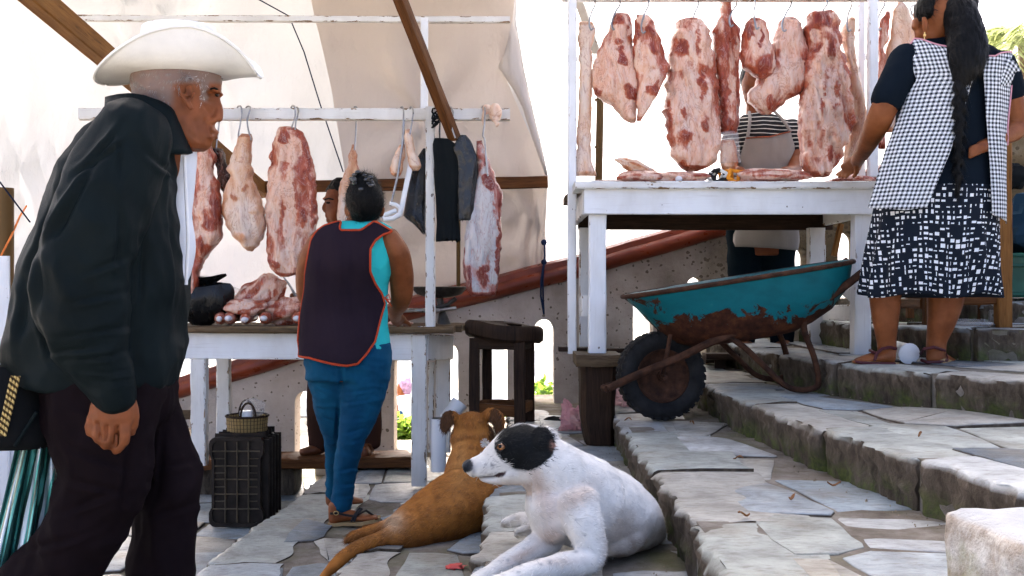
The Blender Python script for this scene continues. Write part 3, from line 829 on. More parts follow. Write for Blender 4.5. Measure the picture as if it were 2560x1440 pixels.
# ------------------------------------------------------------------ more materials
MT['steel'] = basic('dull_steel', (.33, .32, .31), .38, .3, 20, .1, 80, .002, metal=.9)
MT['iron'] = basic('dark_iron', (.06, .055, .05), .5, .4, 20, .2, 60, .003, metal=.6)
MT['black_film'] = basic('black_plastic_film', (.004, .0042, .0045), .28, .4, 9, .6, 40, .01, spec=.35, stretch=(1, 1, .45))
MT['black_cloth'] = cloth('black_cloth', (.010, .012, .013), .9)
MT['white_plastic'] = basic('white_plastic', (.78, .79, .80), .35, .05, 5, .05)
MT['clear_film'] = film_mat('clear_film', (.75, .76, .78), .22)
MT['pink_film'] = film_mat('pink_film', (.75, .42, .48), .6)
MT['straw'] = None
def rust_mat(name, paint, amount=.5):
    k = NT(name); v = k.co()
    n = k.noise(v, 9, 9, .72, .6); zz = k.n('SeparateXYZ', {0: v}).outputs[2]
    f = k.math('ADD', k.math('MULTIPLY_ADD', n, 1.35, -.175), k.math('MULTIPLY', k.math('SUBTRACT', k.n('Attribute', attribute_name='Col').outputs['Fac'], .5), amount))
    m = k.ramp(f, [(.575, 0.0), (.60, 1.0)])
    rust = k.ramp(k.noise(v, 22, 7, .7), [(.28, (.010, .0045, .0025)), (.5, (.04, .013, .006)), (.72, (.095, .033, .012))])
    pc = k.mix(k.ramp(k.noise(k.mp(v, (1, 1, 2)), 9, 6), [(.45, 0.0), (.8, .55)]), paint, tuple(c * .4 for c in paint))
    k.set(Base_Color=k.mix(m, pc, rust), Roughness=k.mix(m, (.42,) * 3, (.85,) * 3)); k.bump(k.math('SUBTRACT', k.math('MULTIPLY', k.noise(v, 60, 6, .7), .5), m), .5, .004); return k.m
MT['teal_rust'] = rust_mat('teal_paint_rusted', (.004, .112, .132), .55)
MT['rust'] = basic('rusted_iron', (.036, .014, .007), .82, .5, 25, .5, 70, .006, metal=.1, col2=(.075, .031, .015))
MT['rubber'] = basic('old_rubber', (.007, .007, .007), .75, .4, 15, .4, 60, .006, col2=(.017, .016, .015), spec=.2)
MT['crate'] = basic('dark_brown_plastic', (.018, .0125, .0095), .5, .35, 12, .2, 60, .003, col2=(.034, .025, .019), spec=.15)
MT['crate_rib'] = basic('worn_brown_plastic', (.085, .064, .04), .55, .35, 12, .2, 60, .003, spec=.2)
MT['bamboo'] = wood('bamboo', (.22, .13, .045), (.30, .19, .08), (.10, .05, .015), .5, .5)

def boards(parent, name, mat, specs, **kw):
    """specs: (p0, p1, across, up); each board its own part"""
    for i, (a, b, w, h) in enumerate(specs):
        mb = MB(); mb.board(a, b, w, h, seed=i, **kw); mb.build(name, mat, parent, True, 35)

# ------------------------------------------------------------------ right stall
rs = thing('market_stall', P(1800, 885, 4.5), 'white painted wooden butcher stall on the right, its rails full of hanging meat', 'stall')
ZT = 1.477
mbx = [(4.44, 4.66), (4.665, 4.88), (4.885, 5.10), (5.105, 5.34)]
for i, (ya, yb) in enumerate(mbx):
    xl = (1438 - 1280) * 4.44 / F + (0.0 if i == 0 else random.uniform(-.01, .01))
    mb = MB(); mb.board((xl, (ya + yb) / 2, ZT - .017), (1.72, (ya + yb) / 2, ZT - .017), yb - ya, .034, segs=14, jit=.002, cham=.005)
    mb.build('plank', MT['white_old'] if i == 0 else MT['wood_raw'], rs, True, 35)
boards(rs, 'apron', MT['white'], [((.325, 4.485, 1.39), (1.70, 4.485, 1.39), .028, .118)], segs=10, jit=.001)
boards(rs, 'apron', MT['wood_dark'], [((.35, 5.29, 1.365), (1.70, 5.29, 1.365), .028, .112)], segs=6)
boards(rs, 'apron', MT['white_old'], [((.335, 4.51, 1.39), (.335, 5.27, 1.39), .028, .115)], segs=6)
boards(rs, 'apron', MT['white_old'], [((1.66, 4.51, 1.39), (1.66, 5.27, 1.39), .028, .115)], segs=6)
boards(rs, 'crossbar', MT['wood_dark'], [((.9, 4.51, 1.42), (.9, 5.27, 1.42), .07, .04), ((1.15, 4.51, 1.42), (1.32, 5.27, 1.42), .05, .03)], segs=4)
boards(rs, 'leg', MT['white'], [(P(1493, 882, 4.54), P(1493, 529, 4.54), .078, .06), (P(2150, 894, 4.54), P(2154, 529, 4.54), .078, .07)], up=(0, 1, 0), segs=8)
boards(rs, 'leg', MT['white_old'], [(P(1462, 905, 5.25), P(1462, 570, 5.25), .06, .06), (P(2040, 895, 5.25), P(2040, 570, 5.25), .085, .06)], up=(0, 1, 0), segs=8)
boards(rs, 'post', MT['white'], [(P(1430, 884, 4.70), P(1430, -30, 4.70), .040, .040), (P(2181, 442, 4.66), P(2181, -30, 4.66), .043, .04)], up=(0, 1, 0), segs=14, jit=.0015)
boards(rs, 'post', MT['white'], [(P(2152, 442, 5.2), P(2152, -30, 5.2), .034, .04)], up=(0, 1, 0), segs=10)
boards(rs, 'rail', MT['white_old'], [(P(1405, -6, 4.70), P(2330, -6, 4.70), .04, .036)], segs=12)
boards(rs, 'rail', MT['white'], [(P(1365, 147, 6.5), P(2200, 142, 6.5), .03, .038)], segs=8)
boards(rs, 'bracket', MT['white_old'], [(P(1466, 790, 4.62), P(1466, 738, 4.62), .05, .05)], up=(0, 1, 0), segs=3)
boards(rs, 'stretcher', MT['white_old'], [(P(2062, 782, 5.2), P(2135, 782, 4.62), .02, .075), (P(2062, 690, 5.2), P(2135, 742, 4.62), .02, .06)], segs=4)
boards(rs, 'brace', MT['wood_pale'], [(P(2085, 640, 5.0), P(2103, 560, 5.0), .03, .025)], segs=4)
# bamboo pole behind
mb = MB()
pts = [P(1497, 720, 6.0), P(1496, 560, 6.0), P(1497, 430, 6.0), P(1499, 330, 6.0), P(1501, 230, 6.0), P(1500, 140, 6.0)]
mb.tube(pts, .023, 10)
for y in (368, 250, 600): mb.tube([P(1497, y + 3, 6.0), P(1497, y - 3, 6.0)], .0255, 10)
tag(mb.build('bamboo_pole', MT['bamboo'], None), 'upright bamboo pole behind the hanging meat of the right stall', 'pole')
mb = MB(); mb.board(P(1432, -40, 5.6), P(1492, 130, 6.0), .05, .03); tag(mb.build('timber_brace', MT['white_old'], None), 'pale slanting timber strut behind the top left corner of the right stall', 'timber')
# stump and boards under its left legs
t = thing('wooden_stump', P(1490, 1095, 4.45), 'dark weathered timber stump propping up the legs of the right stall', 'stump')
mb = MB(); rings = []
for k in range(12):
    f = k / 11; y = 1105 - (1105 - 908) * f; xl = 1462 - 20 * f - 4 * math.sin(f * 5); xr = 1530 + 8 * f
    c = P((xl + xr) / 2, y, 4.52); hw = px2m((xr - xl) / 2, 4.52)
    rings.append([c + Vector((hw * max(-1, min(1, 1.25 * math.cos(a))) + nz((a, f * 3, 0), 1.5) * .006, .11 * max(-1, min(1, 1.25 * math.sin(a))), nz((a * 2, f, 0), 2) * .004)) for a in [q * math.pi / 10 for q in range(20)]])
mb.loft(rings, uvs=[[(k * .04, q * .05) for q in range(21)] for k in range(12)]); mb.build('post', MT['wood_dark'], t, True, 40)
boards(t, 'board', MT['wood_raw'], [(P(1436, 897, 4.5), P(1546, 897, 4.5), .26, .05)], segs=6, jit=.004)
boards(t, 'board', MT['wood_dark'], [(P(1396, 872, 4.74), P(1560, 876, 4.74), .10, .02)], segs=6, jit=.002)

# ------------------------------------------------------------------ left stall
ls = thing('market_stall', P(760, 1165, 5.0), 'white painted butcher stall on the left with a raw wood table edge', 'stall')
zt = EYE - (816 - 720) * 4.92 / F
for i, (ya, yb) in enumerate([(4.90, 5.10), (5.105, 5.3), (5.305, 5.52)]):
    xr = (1150 - 1280) * 4.95 / F + i * .03 - .03
    mb = MB(); mb.board((-1.75, (ya + yb) / 2, zt - .015), (xr, (ya + yb) / 2, zt - .02), yb - ya, .032, segs=20, jit=.003, cham=.007)
    mb.build('plank', MT['wood_raw'], ls, True, 40)
boards(ls, 'apron', MT['white'], [(P(430, 863, 4.97), P(1032, 868, 4.97), .026, .132)], segs=10, jit=.001)
boards(ls, 'apron', MT['white_old'], [(P(1066, 868, 4.99), P(1129, 868, 5.45), .022, .132)], segs=4, jit=.001)
boards(ls, 'leg', MT['white_old'], [(P(1048, 1214, 4.965), P(1048, 838, 4.965), .075, .05), (P(499, 1162, 4.99), P(499, 897, 4.99), .076, .055)], up=(0, 1, 0), segs=10)
boards(ls, 'leg', MT['white_old'], [(P(1108, 1130, 5.42), P(1108, 838, 5.42), .08, .05), (P(1078, 1130, 5.40), P(1078, 905, 5.40), .03, .03), (P(560, 1165, 5.42), P(560, 890, 5.42), .07, .05)], up=(0, 1, 0), segs=8)
boards(ls, 'stretcher', MT['wood_raw'], [(P(440, 1036, 5.02), P(492, 1036, 5.02), .03, .045)], segs=2)
boards(ls, 'post', MT['white_old'], [(P(1076, 824, 5.0), P(1076, 268, 5.0), .046, .046)], up=(0, 1, 0), segs=14, jit=.002)
boards(ls, 'post', MT['white'], [(P(1061, 272, 5.12), P(1061, 46, 5.12), .036, .036)], up=(0, 1, 0), segs=6)
mb = MB(); mb.board(P(1052, 822, 4.98), P(1085, 822, 4.98), .06, .022); mb.build('post_shoe', MT['white'], ls)
boards(ls, 'rail', MT['white_old'], [(P(200, 286, 5.05), P(1275, 287, 5.05), .05, .058), (P(190, 46, 5.2), P(1275, 50, 5.2), .03, .032)], segs=22, jit=.0015)
def timber(p0, p1, w, h, mat, label, segs=10):
    mb = MB(); mb.board(p0, p1, w, h, segs=segs, jit=.002); tag(mb.build('timber_beam', mat, None, True, 35), label, 'timber')
timber(P(40, -50, 3.3), P(660, 478, 6.1), .055, .085, MT['wood_pale'], 'light brown timber slanting down behind the old man towards the left stall')
timber(P(990, -30, 4.5), P(1136, 345, 4.98), .05, .055, MT['wood'], 'dark brown timber strut tied to the left stall post with black cord')
timber(P(560, 470, 6.05), P(1370, 455, 6.05), .045, .07, MT['wood'], 'horizontal brown timber across the back of the left stall in front of the cream tarpaulin', 14)
# cord lashing
mb = MB()
for k in range(4):
    y = 284 + k * 7; mb.tube([P(1090 + 10 * math.sin(a * .9 + k), y + 14 * math.sin(a * .7), 4.95 + .03 * math.cos(a)) for a in range(10)], .005, 5)
mb.tube([P(1100, 300, 4.93), P(1098, 330, 4.93), P(1101, 362, 4.93)], .003, 5)
tag(mb.build('cord_lashing', MT['black_cloth'], None), 'black cord lashing where the strut meets the left stall rail', 'cord')
# walkway plank behind the left stall and board under it
t = thing('walkway_plank', P(760, 1170, 5.55), 'worn brown plank walkway behind the left stall that the seller stands on', 'plank')
boards(t, 'plank', MT['wood'], [(P(455, 1158, 5.52), P(1036, 1150, 5.52), .16, .055), (P(470, 1150, 5.72), P(1036, 1142, 5.72), .18, .05)], segs=14, jit=.004)
for px in (520, 720, 1000): rock('support_stone', P(px, 1195, 5.6), (.12, .22, .16), None, None, px, parent=t, amp=.012, parts=4)

def lathe(prof, c, n=20, axis=None):
    mb = MB(); c = Vector(c)
    mb.loft([[c + Vector((r * math.cos(k * 2 * math.pi / n), r * math.sin(k * 2 * math.pi / n), z)) for k in range(n)] for r, z in prof]); return mb
# ------------------------------------------------------------------ stool used as chopping block
t = thing('chopping_stool', P(1260, 1070, 5.05), 'dark wooden stool with a thick worn chopping block seat beside the left stall', 'stool')
mb = MB(); c = P(1263, 828, 5.12); rings = []
for (s, z) in ((.90, -.045), (.99, -.03), (1.0, .0), (.99, .028), (.93, .04), (.5, .034), (.05, .03)):
    ring = []
    for k in range(28):
        a = k * 2 * math.pi / 28; r = (.205 if abs(math.cos(a)) > .1 else .2) * (1 + .06 * nz((math.cos(a), math.sin(a), 0), 1.6) + .02 * math.sin(a * 9))
        ring.append(c + Vector((r * s * math.cos(a), r * .85 * s * math.sin(a), z - .018 * math.cos(a) - .006 * math.sin(a * 3))))
    rings.append(ring)
mb.loft(rings, uvs=[[(q * .02 + 3, k * .022) for k in range(29)] for q in range(7)]); mb.build('seat', MT['wood_dark'], t, True, 40)
boards(t, 'leg', MT['wood_dark'], [(P(1186, 1075, 5.02), P(1186, 845, 5.05), .052, .052), (P(1300, 1082, 4.98), P(1298, 845, 5.0), .056, .056), (P(1324, 1060, 5.25), P(1324, 845, 5.25), .05, .05), (P(1218, 1055, 5.30), P(1218, 845, 5.30), .05, .05)], up=(0, 1, 0), segs=6, jit=.002)
boards(t, 'stretcher', MT['wood'], [(P(1186, 1020, 5.03), P(1300, 1030, 4.99), .03, .055), (P(1300, 1022, 5.0), P(1326, 1012, 5.24), .03, .055), (P(1218, 1010, 5.28), P(1324, 1012, 5.26), .03, .05), (P(1186, 1018, 5.06), P(1218, 1010, 5.28), .03, .05)], segs=4)
boards(t, 'apron', MT['wood_dark'], [(P(1186, 858, 5.04), P(1300, 860, 5.0), .03, .06), (P(1300, 860, 5.01), P(1324, 856, 5.24), .03, .06), (P(1218, 856, 5.29), P(1324, 856, 5.25), .03, .06)], segs=4)
mb = MB(); mb.board(P(1180, 805, 5.1), P(1300, 812, 5.22), .05, .012); tag(mb.build('knife_board', MT['wood_dark'], None), 'thin dark board lying on the chopping stool', 'board')

# ------------------------------------------------------------------ plastic crate on end, basket on it
t = thing('plastic_crate', P(590, 1318, 4.85), 'dark brown plastic crate standing on end beside the woman in jeans', 'crate')
x0, x1 = [(q - 1280) * 4.73 / F for q in (522, 657)]; z0, z1 = EYE - (1318 - 720) * 4.73 / F, EYE - (1094 - 720) * 4.73 / F
y0, y1 = 4.73, 5.06; W, H = x1 - x0, z1 - z0
def fl_(u, v, y): return Vector((x0 + u * W, y, z0 + v * H))
def crate_out(inset=0.0):
    o = []
    prof = [(0, .0), (0, .16), (.05, .22), (.05, .76), (0, .82), (0, 1.0)]
    L = [(u, v) for u, v in prof]; Rr = [(1 - u, v) for u, v in prof[::-1]]
    pts = L + Rr; out = []
    for i, (u, v) in enumerate(pts):
        uu = .5 + (u - .5) * (1 - inset * 2); vv = .5 + (v - .5) * (1 - inset * 1.4)
        if v in (0, 1.0):
            for k in range(4):
                a = k / 3; s = -1 if u < .5 else 1; tv = -1 if v == 0 else 1
                ca = math.pi / 2 * (a if (s * tv) > 0 else 1 - a)
                if s * tv > 0: ca = math.pi / 2 * (1 - a) if False else math.pi / 2 * a
                cx, cy = uu - s * .12, vv - tv * .075
                if (v == 1.0 and u < .5): an = math.pi - math.pi / 2 * a
                elif (v == 1.0): an = math.pi / 2 - math.pi / 2 * a
                elif (u > .5): an = 0 - math.pi / 2 * a
                else: an = -math.pi / 2 - math.pi / 2 * a
                out.append((cx + .12 * math.cos(an), cy + .075 * math.sin(an)))
        else: out.append((uu, vv))
    return out
_o = [(u, v) for u, v in crate_out()]
mb = MB(); co = _o; ci = crate_out(.055); n = len(co)
A = [mb.v(fl_(u, v, y0)) for u, v in co]; B = [mb.v(fl_(u, v, y0)) for u, v in ci]; D = [mb.v(fl_(u, v, y0 + .014)) for u, v in ci]
E2 = [mb.v(fl_(u, v, y0 + .03)) for u, v in co]
for k in range(n):
    k2 = (k + 1) % n
    mb.f((A[k], A[k2], B[k2], B[k])); mb.f((B[k], B[k2], D[k2], D[k])); mb.f((A[k2], A[k], E2[k], E2[k2]))
mb.f(D)
mb.build('base_panel', MT['crate'], t, True, 35)
def bar(a, b, w, name='rib', d=.012):
    mb = MB(); mb.board(a, b, w, d, up=(0, 1, 0), segs=2, jit=.0004, cham=.002); mb.build(name, MT['crate_rib'] if name == 'rib' else MT['crate'], t, True, 35)
for u in (.30, .52, .73): bar(fl_(u, .05, y0 + .006), fl_(u, .95, y0 + .006), .006)
for v in (.20, .365, .53, .68, .845): bar(fl_(.06, v, y0 + .007), fl_(.94, v, y0 + .007), .006)
for v in (.285, .445, .60, .76):
    bar(fl_(.07, v, y0 + .010), fl_(.29, v, y0 + .010), .004); bar(fl_(.74, v, y0 + .010), fl_(.93, v, y0 + .010), .004)
mb = MB(); mb.box(((x0 + x1) / 2, (y0 + y1) / 2 + .02, (z0 + z1) / 2), (W * .80, y1 - y0 - .06, H * .90)); mb.build('core', MT['crate'], t, False)
for k in range(5):   # side and top slats
    y = y0 + .05 + k * .062
    bar(fl_(1.0, .04, y), fl_(1.0, .96, y), .036, 'side_slat', .010)
    bar(fl_(.06, .995, y), fl_(.94, .995, y), .030, 'top_slat', .006)
for v in (.12, .3, .5, .7, .88): bar(fl_(.985, v, y0 + .02), fl_(.985, v, y1), .012, 'side_rib', .012)
for u in (.2, .4, .6, .8): bar(fl_(u, .992, y0 + .02), fl_(u, .992, y1), .008, 'top_rib', .016)
k = NT('woven_straw'); uv = k.n('SeparateXYZ', {0: k.co('UV')}); u, v = uv.outputs[0], uv.outputs[1]
gx = k.math('LESS_THAN', k.math('FRACT', k.math('MULTIPLY', u, 60.0)), .2); gy = k.math('LESS_THAN', k.math('FRACT', k.math('MULTIPLY', v, 55.0)), .16)
g_ = k.math('MAXIMUM', gx, k.math('MULTIPLY', gy, .7)); wv = k.noise(k.mp(k.co('UV'), (200, 900, 1)), 1, 2)
k.set(Base_Color=k.mix(g_, k.ramp(wv, [(.3, (.21, .13, .04)), (.7, (.33, .23, .095))]), (.025, .015, .01)), Roughness=.6); k.bump(k.math('SUBTRACT', wv, g_), .5, .004)
MT['straw'] = k.m
ztop = z1 + .008
t2 = thing('straw_basket', P(618, 1076, 4.9), 'small straw basket with two dark loop handles on top of the plastic crate', 'basket')
bc = Vector(((618 - 1280) * 4.9 / F, 4.9, ztop)); bh = px2m(38, 4.9)
def oval(rx, ry, z, n=28): return [bc + Vector((rx * math.cos(a), ry * math.sin(a), z)) for a in [q * 2 * math.pi / n for q in range(n)]]
mb = MB(); hw = px2m(52, 4.9)
rr = [oval(hw * .94, .085, .0), oval(hw * .96, .09, bh * .5), oval(hw, .095, bh), oval(hw * .96, .09, bh), oval(hw * .9, .08, .01)]
mb.loft(rr, uvs=[[(a * .022, z) for a in range(29)] for z in (0, .037, .075, .08, .15)]); mb.build('body', MT['straw'], t2, True, 50)
mb = MB(); mb.tube(oval(hw, .095, bh) + [oval(hw, .095, bh)[0]], .0055, 6); mb.build('rim', MT['wood_dark'], t2)
for yy in (-.06, .06):
    mb = MB(); cx = .02 if yy < 0 else -.02
    mb.tube([bc + Vector((cx + .036 * math.cos(a), yy, bh + .068 * math.sin(a))) for a in [q * math.pi / 12 for q in range(13)]], .0055, 7); mb.build('handle', MT['wood_dark'], t2)
def crumple(name, c, rad, mat, label, cat, seed, amp=.35, n=22, m=14, group=None):
    mb = MB(); rings = []; c = Vector(c)
    for i in range(m + 1):
        a = -math.pi / 2 + math.pi * (.02 + .96 * i / m); ring = []
        for k in range(n):
            b = k * 2 * math.pi / n; d = Vector((math.cos(a) * math.cos(b), math.cos(a) * math.sin(b), math.sin(a)))
            s = 1 + amp * (nz(d, 1.6, seed) + .6 * abs(nz(d, 3.7, seed + 3)) + .35 * nz(d, 8, seed))
            p = Vector((d.x * rad[0] * s, d.y * rad[1] * s, max(-.85, d.z) * rad[2] * s)); ring.append(c + p)
        rings.append(ring)
    mb.loft(rings); o = mb.build(name, mat, None, True, 28)
    if label: tag(o, label, cat, group)
    return o
crumple('plastic_wrap', bc + Vector((.02, .02, bh + .028)), (.055, .05, .05), MT['clear_film'], 'clear plastic wrapped goods sticking out of the straw basket', 'package', 3)
mb = lathe([(.001, -.02), (.03, -.02), (.032, 0), (.03, .022), (.008, .024), (.001, .02)], bc + Vector((.0, -.02, bh + .005)), 16); tag(mb.build('paper_roll', MT['white_plastic'], None), 'white paper roll inside the straw basket', 'roll')

# ------------------------------------------------------------------ wheelbarrow
wb = thing('wheelbarrow', P(1800, 1000, 4.25), 'rusty turquoise wheelbarrow parked across the steps under the right stall', 'wheelbarrow')
YB = 4.25; rimc = P(1838, 698, YB); ang = math.atan2(88, 560)
RU = Vector((math.cos(ang), 0, math.sin(ang))); RH = Vector((-math.sin(ang), 0, math.cos(ang)))
def tray_ring(cu, h, lu, ww, n=40, egg=.22, sq=2.6):
    o = []
    for k in range(n):
        a = k * 2 * math.pi / n; ca, sa = math.cos(a), math.sin(a)
        r = (abs(ca) ** sq + abs(sa) ** sq) ** (-1 / sq)
        u = r * ca; w = r * sa * (1 + egg * u * .7)
        o.append(rimc + RU * (cu + lu * u) + RH * h + Vector((0, ww * w, 0)))
    return o
L2, hw = px2m(284, YB), .285
spec = [(0, .0, L2, hw), (.0, -.012, L2 * .985, hw * .985), (.015, -.06, L2 * .925, hw * .95), (.02, -.12, L2 * .85, hw * .89), (.012, -.18, L2 * .74, hw * .81), (-.01, -.225, L2 * .60, hw * .70), (-.02, -.25, L2 * .47, hw * .58), (-.02, -.258, L2 * .28, hw * .34)]
mb = MB(); rings = [tray_ring(*s) for s in spec]
inner = [tray_ring(cu, h + .008, lu - .006, ww - .006) for cu, h, lu, ww in spec[::-1]]
cols = [(q, q, q, 1) for q in (.42, .3, .28, .40, .62, .95, 1.1, 1.2)]; cols = cols + cols[::-1]
mb.loft(rings + inner, col=cols, caps=True)
tr = mb.build('tray', MT['teal_rust'], wb, True, 40)
me = tr.data; V = get_v(me); ca = me.color_attributes['Col']; cc = np.empty(len(V) * 4, np.float32); ca.data.foreach_get('color', cc); cc = cc.reshape(-1, 4)
pxv = to_px(V); pit = np.exp(-((pxv[:, 0] - 1790) / 170) ** 2) * sstep(740, 800, pxv[:, 1]) * .42; fr = sstep(1660, 1580, pxv[:, 0]) * .28
for q in range(3): cc[:, q] += pit + fr
ca.data.foreach_set('color', cc.ravel())
mb = MB(); rp = tray_ring(0, .0, L2, hw, 60); mb.tube(rp + [rp[0]], .010, 8, up=(0, 0, 1)); mb.build('rim', MT['rust'], wb)
def chain(pts, r, name, mat, n=9, parent=wb):
    P3 = [Vector(p) for p in pts]; f = []
    for i in range(len(P3) - 1):
        a, b, c, d = P3[max(0, i - 1)], P3[i], P3[i + 1], P3[min(len(P3) - 1, i + 2)]
        for j in range(5):
            t = j / 5; f.append(.5 * ((2 * b) + (c - a) * t + (2 * a - 5 * b + 4 * c - d) * t * t + (3 * b - a - 3 * c + d) * t ** 3))
    f.append(P3[-1]); mb = MB(); mb.tube(f, r, n); return mb.build(name, mat, parent)
near = [(1520, 972, -.13), (1600, 934, -.13), (1700, 893, -.14), (1790, 850, -.17), (1900, 812, -.19), (2010, 775, -.20), (2085, 735, -.2), (2160, 678, -.2)]
chain([P(x, y, YB + d) for x, y, d in near], .0165, 'handle_bar', MT['rust'])
far = [(1560, 955, .13), (1640, 920, .13), (1720, 885, .14), (1790, 845, .17), (1880, 805, .19), (1980, 760, .20), (2040, 715, .2), (2120, 650, .2)]
chain([P(x, y, YB + d) for x, y, d in far], .0165, 'handle_bar', MT['rust'])
chain([P(1520, 972, YB - .13), P(1512, 968, YB), P(1558, 957, YB + .13)], .0165, 'nose_bar', MT['rust'])
ln = [(1815, 838, -.17), (1860, 868, -.17), (1910, 915, -.17), (1960, 962, -.17), (2000, 975, -.17), (2040, 968, -.17), (2046, 945, -.17), (2034, 890, -.17), (2012, 830, -.18), (2010, 790, -.18)]
chain([P(x, y, YB + d) for x, y, d in ln], .0125, 'stand', MT['rust'])
chain([P(x - 75, y - 28, YB + .17 + .0 * d) for x, y, d in ln], .0125, 'stand', MT['rust'])
chain([P(1676, 836, YB - .12), P(1668, 880, YB - .12), P(1658, 935, YB - .1)], .009, 'brace', MT['rust'])
chain([P(1640, 800, YB + .12), P(1655, 860, YB + .12), P(1650, 920, YB + .1)], .009, 'brace', MT['rust'])
wc = P(1652, 938, YB); R1 = px2m(109, YB); whl = thing('wheel', wc, None, None); whl.parent = wb; whl.location = wc - ORG[wb.name]
rotw = Matrix.Rotation(R(8), 3, 'Z')
def tor(prof, n, off=0, parent=whl, name='tyre', mat=None, jag=0):
    mb = MB(); rings = []
    for k in range(n):
        a = k * 2 * math.pi / n; ring = []
        for (r, y) in prof:
            rr = r + (jag if (k % 3 == 0 and r > R1 * .93) else 0)
            ring.append(wc + rotw @ Vector((rr * math.cos(a), y, rr * math.sin(a))))
        rings.append(ring)
    rings.append(rings[0]); ids = mb.loft(rings, caps=False); return mb.build(name, mat, parent, True, 45)
tor([(R1 * .60, -.035), (R1 * .72, -.052), (R1 * .88, -.055), (R1 * .96, -.045), (R1 * .99, -.02), (R1 * .99, .02), (R1 * .96, .045), (R1 * .88, .055), (R1 * .72, .052), (R1 * .60, .035)], 96, mat=MT['rubber'], jag=.006)
mb = MB()
for k in range(34):
    a = k * 2 * math.pi / 34
    for sg in (-1, 1):
        c = wc + rotw @ Vector((R1 * .965 * math.cos(a + sg * .045), sg * .036, R1 * .965 * math.sin(a + sg * .045)))
        mb.box(c, (.022, .024, .012), rotw @ Matrix.Rotation(-a + math.pi / 2, 3, 'Y'))
tag(mb.build('tread', MT['rubber'], whl, False), kind='stuff')
mb = MB(); prof = [(.004, -.035), (.02, -.04), (.022, -.02), (R1 * .3, -.012), (R1 * .5, -.02), (R1 * .6, -.04), (R1 * .63, -.036), (R1 * .6, -.0)]
rings = [[wc + rotw @ Vector((r * math.cos(k * math.pi / 16), y, r * math.sin(k * math.pi / 16))) for k in range(32)] for r, y in prof]; mb.loft(rings); mb.build('rim', MT['rust'], whl)
mb = MB(); mb.tube([wc + Vector((0, -.13, 0)), wc + Vector((0, .13, 0))], .01, 8, up=(0, 0, 1)); mb.build('axle', MT['rust'], whl)

# ------------------------------------------------------------------ chair, green crate and things at the right edge
ch = thing('wooden_chair', P(2500, 815, 4.42), 'tall brown ladder-back wooden chair behind the woman in the chequered apron', 'chair')
boards(ch, 'post', MT['wood_pale'], [(P(2508, 818, 4.42), P(2506, 322, 4.42), .062, .05)], up=(0, 1, 0), segs=10)
boards(ch, 'post', MT['wood'], [(P(2452, 800, 4.80), P(2452, 360, 4.80), .05, .045), (P(2318, 812, 4.5), P(2318, 600, 4.5), .035, .035), (P(2275, 795, 4.9), P(2275, 620, 4.9), .035, .035)], up=(0, 1, 0), segs=8)
boards(ch, 'slat', MT['wood_pale'], [(P(2455, 436, 4.78), P(2498, 436, 4.44), .018, .045), (P(2455, 512, 4.78), P(2498, 515, 4.44), .018, .045), (P(2455, 570, 4.78), P(2498, 575, 4.44), .018, .035), (P(2455, 690, 4.78), P(2498, 705, 4.44), .018, .035)], segs=3)
boards(ch, 'rail', MT['wood'], [(P(2318, 757, 4.5), P(2500, 750, 4.42), .025, .035), (P(2275, 740, 4.9), P(2452, 735, 4.8), .025, .03), (P(2258, 758, 4.86), P(2306, 760, 4.52), .02, .045)], segs=4)
boards(ch, 'seat', MT['wood'], [(P(2290, 640, 4.68), P(2490, 640, 4.62), .40, .025)], segs=4)
gm = basic('green_plastic', (.008, .075, .05), .4, .3, 8, .1)
gc = thing('green_crate', P(2520, 752, 4.95), 'dark green plastic crate on the upper step at the right edge', 'crate')
cx, cz0, cz1 = 2.55, .955, 1.17
for sgn, nm in ((0, 'front_panel'), (1, 'back_panel')):
    mb = MB(); mb.board((2.22, 4.86 + sgn * .30, (cz0 + cz1) / 2), (2.92, 4.86 + sgn * .30, (cz0 + cz1) / 2), .012, cz1 - cz0, segs=4, jit=.001); mb.build(nm, gm, gc)
for x in (2.225, 2.915):
    mb = MB(); mb.board((x, 4.868, (cz0 + cz1) / 2), (x, 5.152, (cz0 + cz1) / 2), .012, cz1 - cz0, segs=2, jit=.0005); mb.build('side_panel', gm, gc)
mb = MB(); mb.board((2.23, 5.01, cz0 + .01), (2.91, 5.01, cz0 + .01), .28, .012, segs=2); mb.build('bottom', gm, gc)
for z in (cz1 - .01, cz1 - .06, cz0 + .015):
    mb = MB(); mb.board((2.21, 4.850, z), (2.93, 4.850, z), .012, .016, segs=4, jit=.0005); mb.build('rib', gm, gc)
crumple('bundle', (2.68, 5.02, 1.30), (.25, .13, .15), cloth('dark_blue_cloth', (.012, .03, .05)), 'dark blue cloth bundle on top of the green crate', 'bundle', 5)
crumple('cloth_bag', P(2535, 442, 5.3), (.06, .05, .07), MT['black_cloth'], 'black cloth bag hanging on the wall behind the chair', 'bag', 8)
mb = MB(); g = []
for r in range(14):
    g.append([Vector((2.72 + c * .1 + nz((c, r, 0), .6) * .02, 5.75 + nz((c, r, 2), .5) * .03, .8 + r * .083 + (nz((c, r, 7), .5) * .03 if r == 13 else 0))) for c in range(16)])
mb.grid(g); w = mb.build('plaster_wall', MT['plaster'], None, True, None); w.modifiers.new('t', 'SOLIDIFY').thickness = .2; tag(w, 'weathered grey plaster wall end at the right edge behind the chair', 'wall')

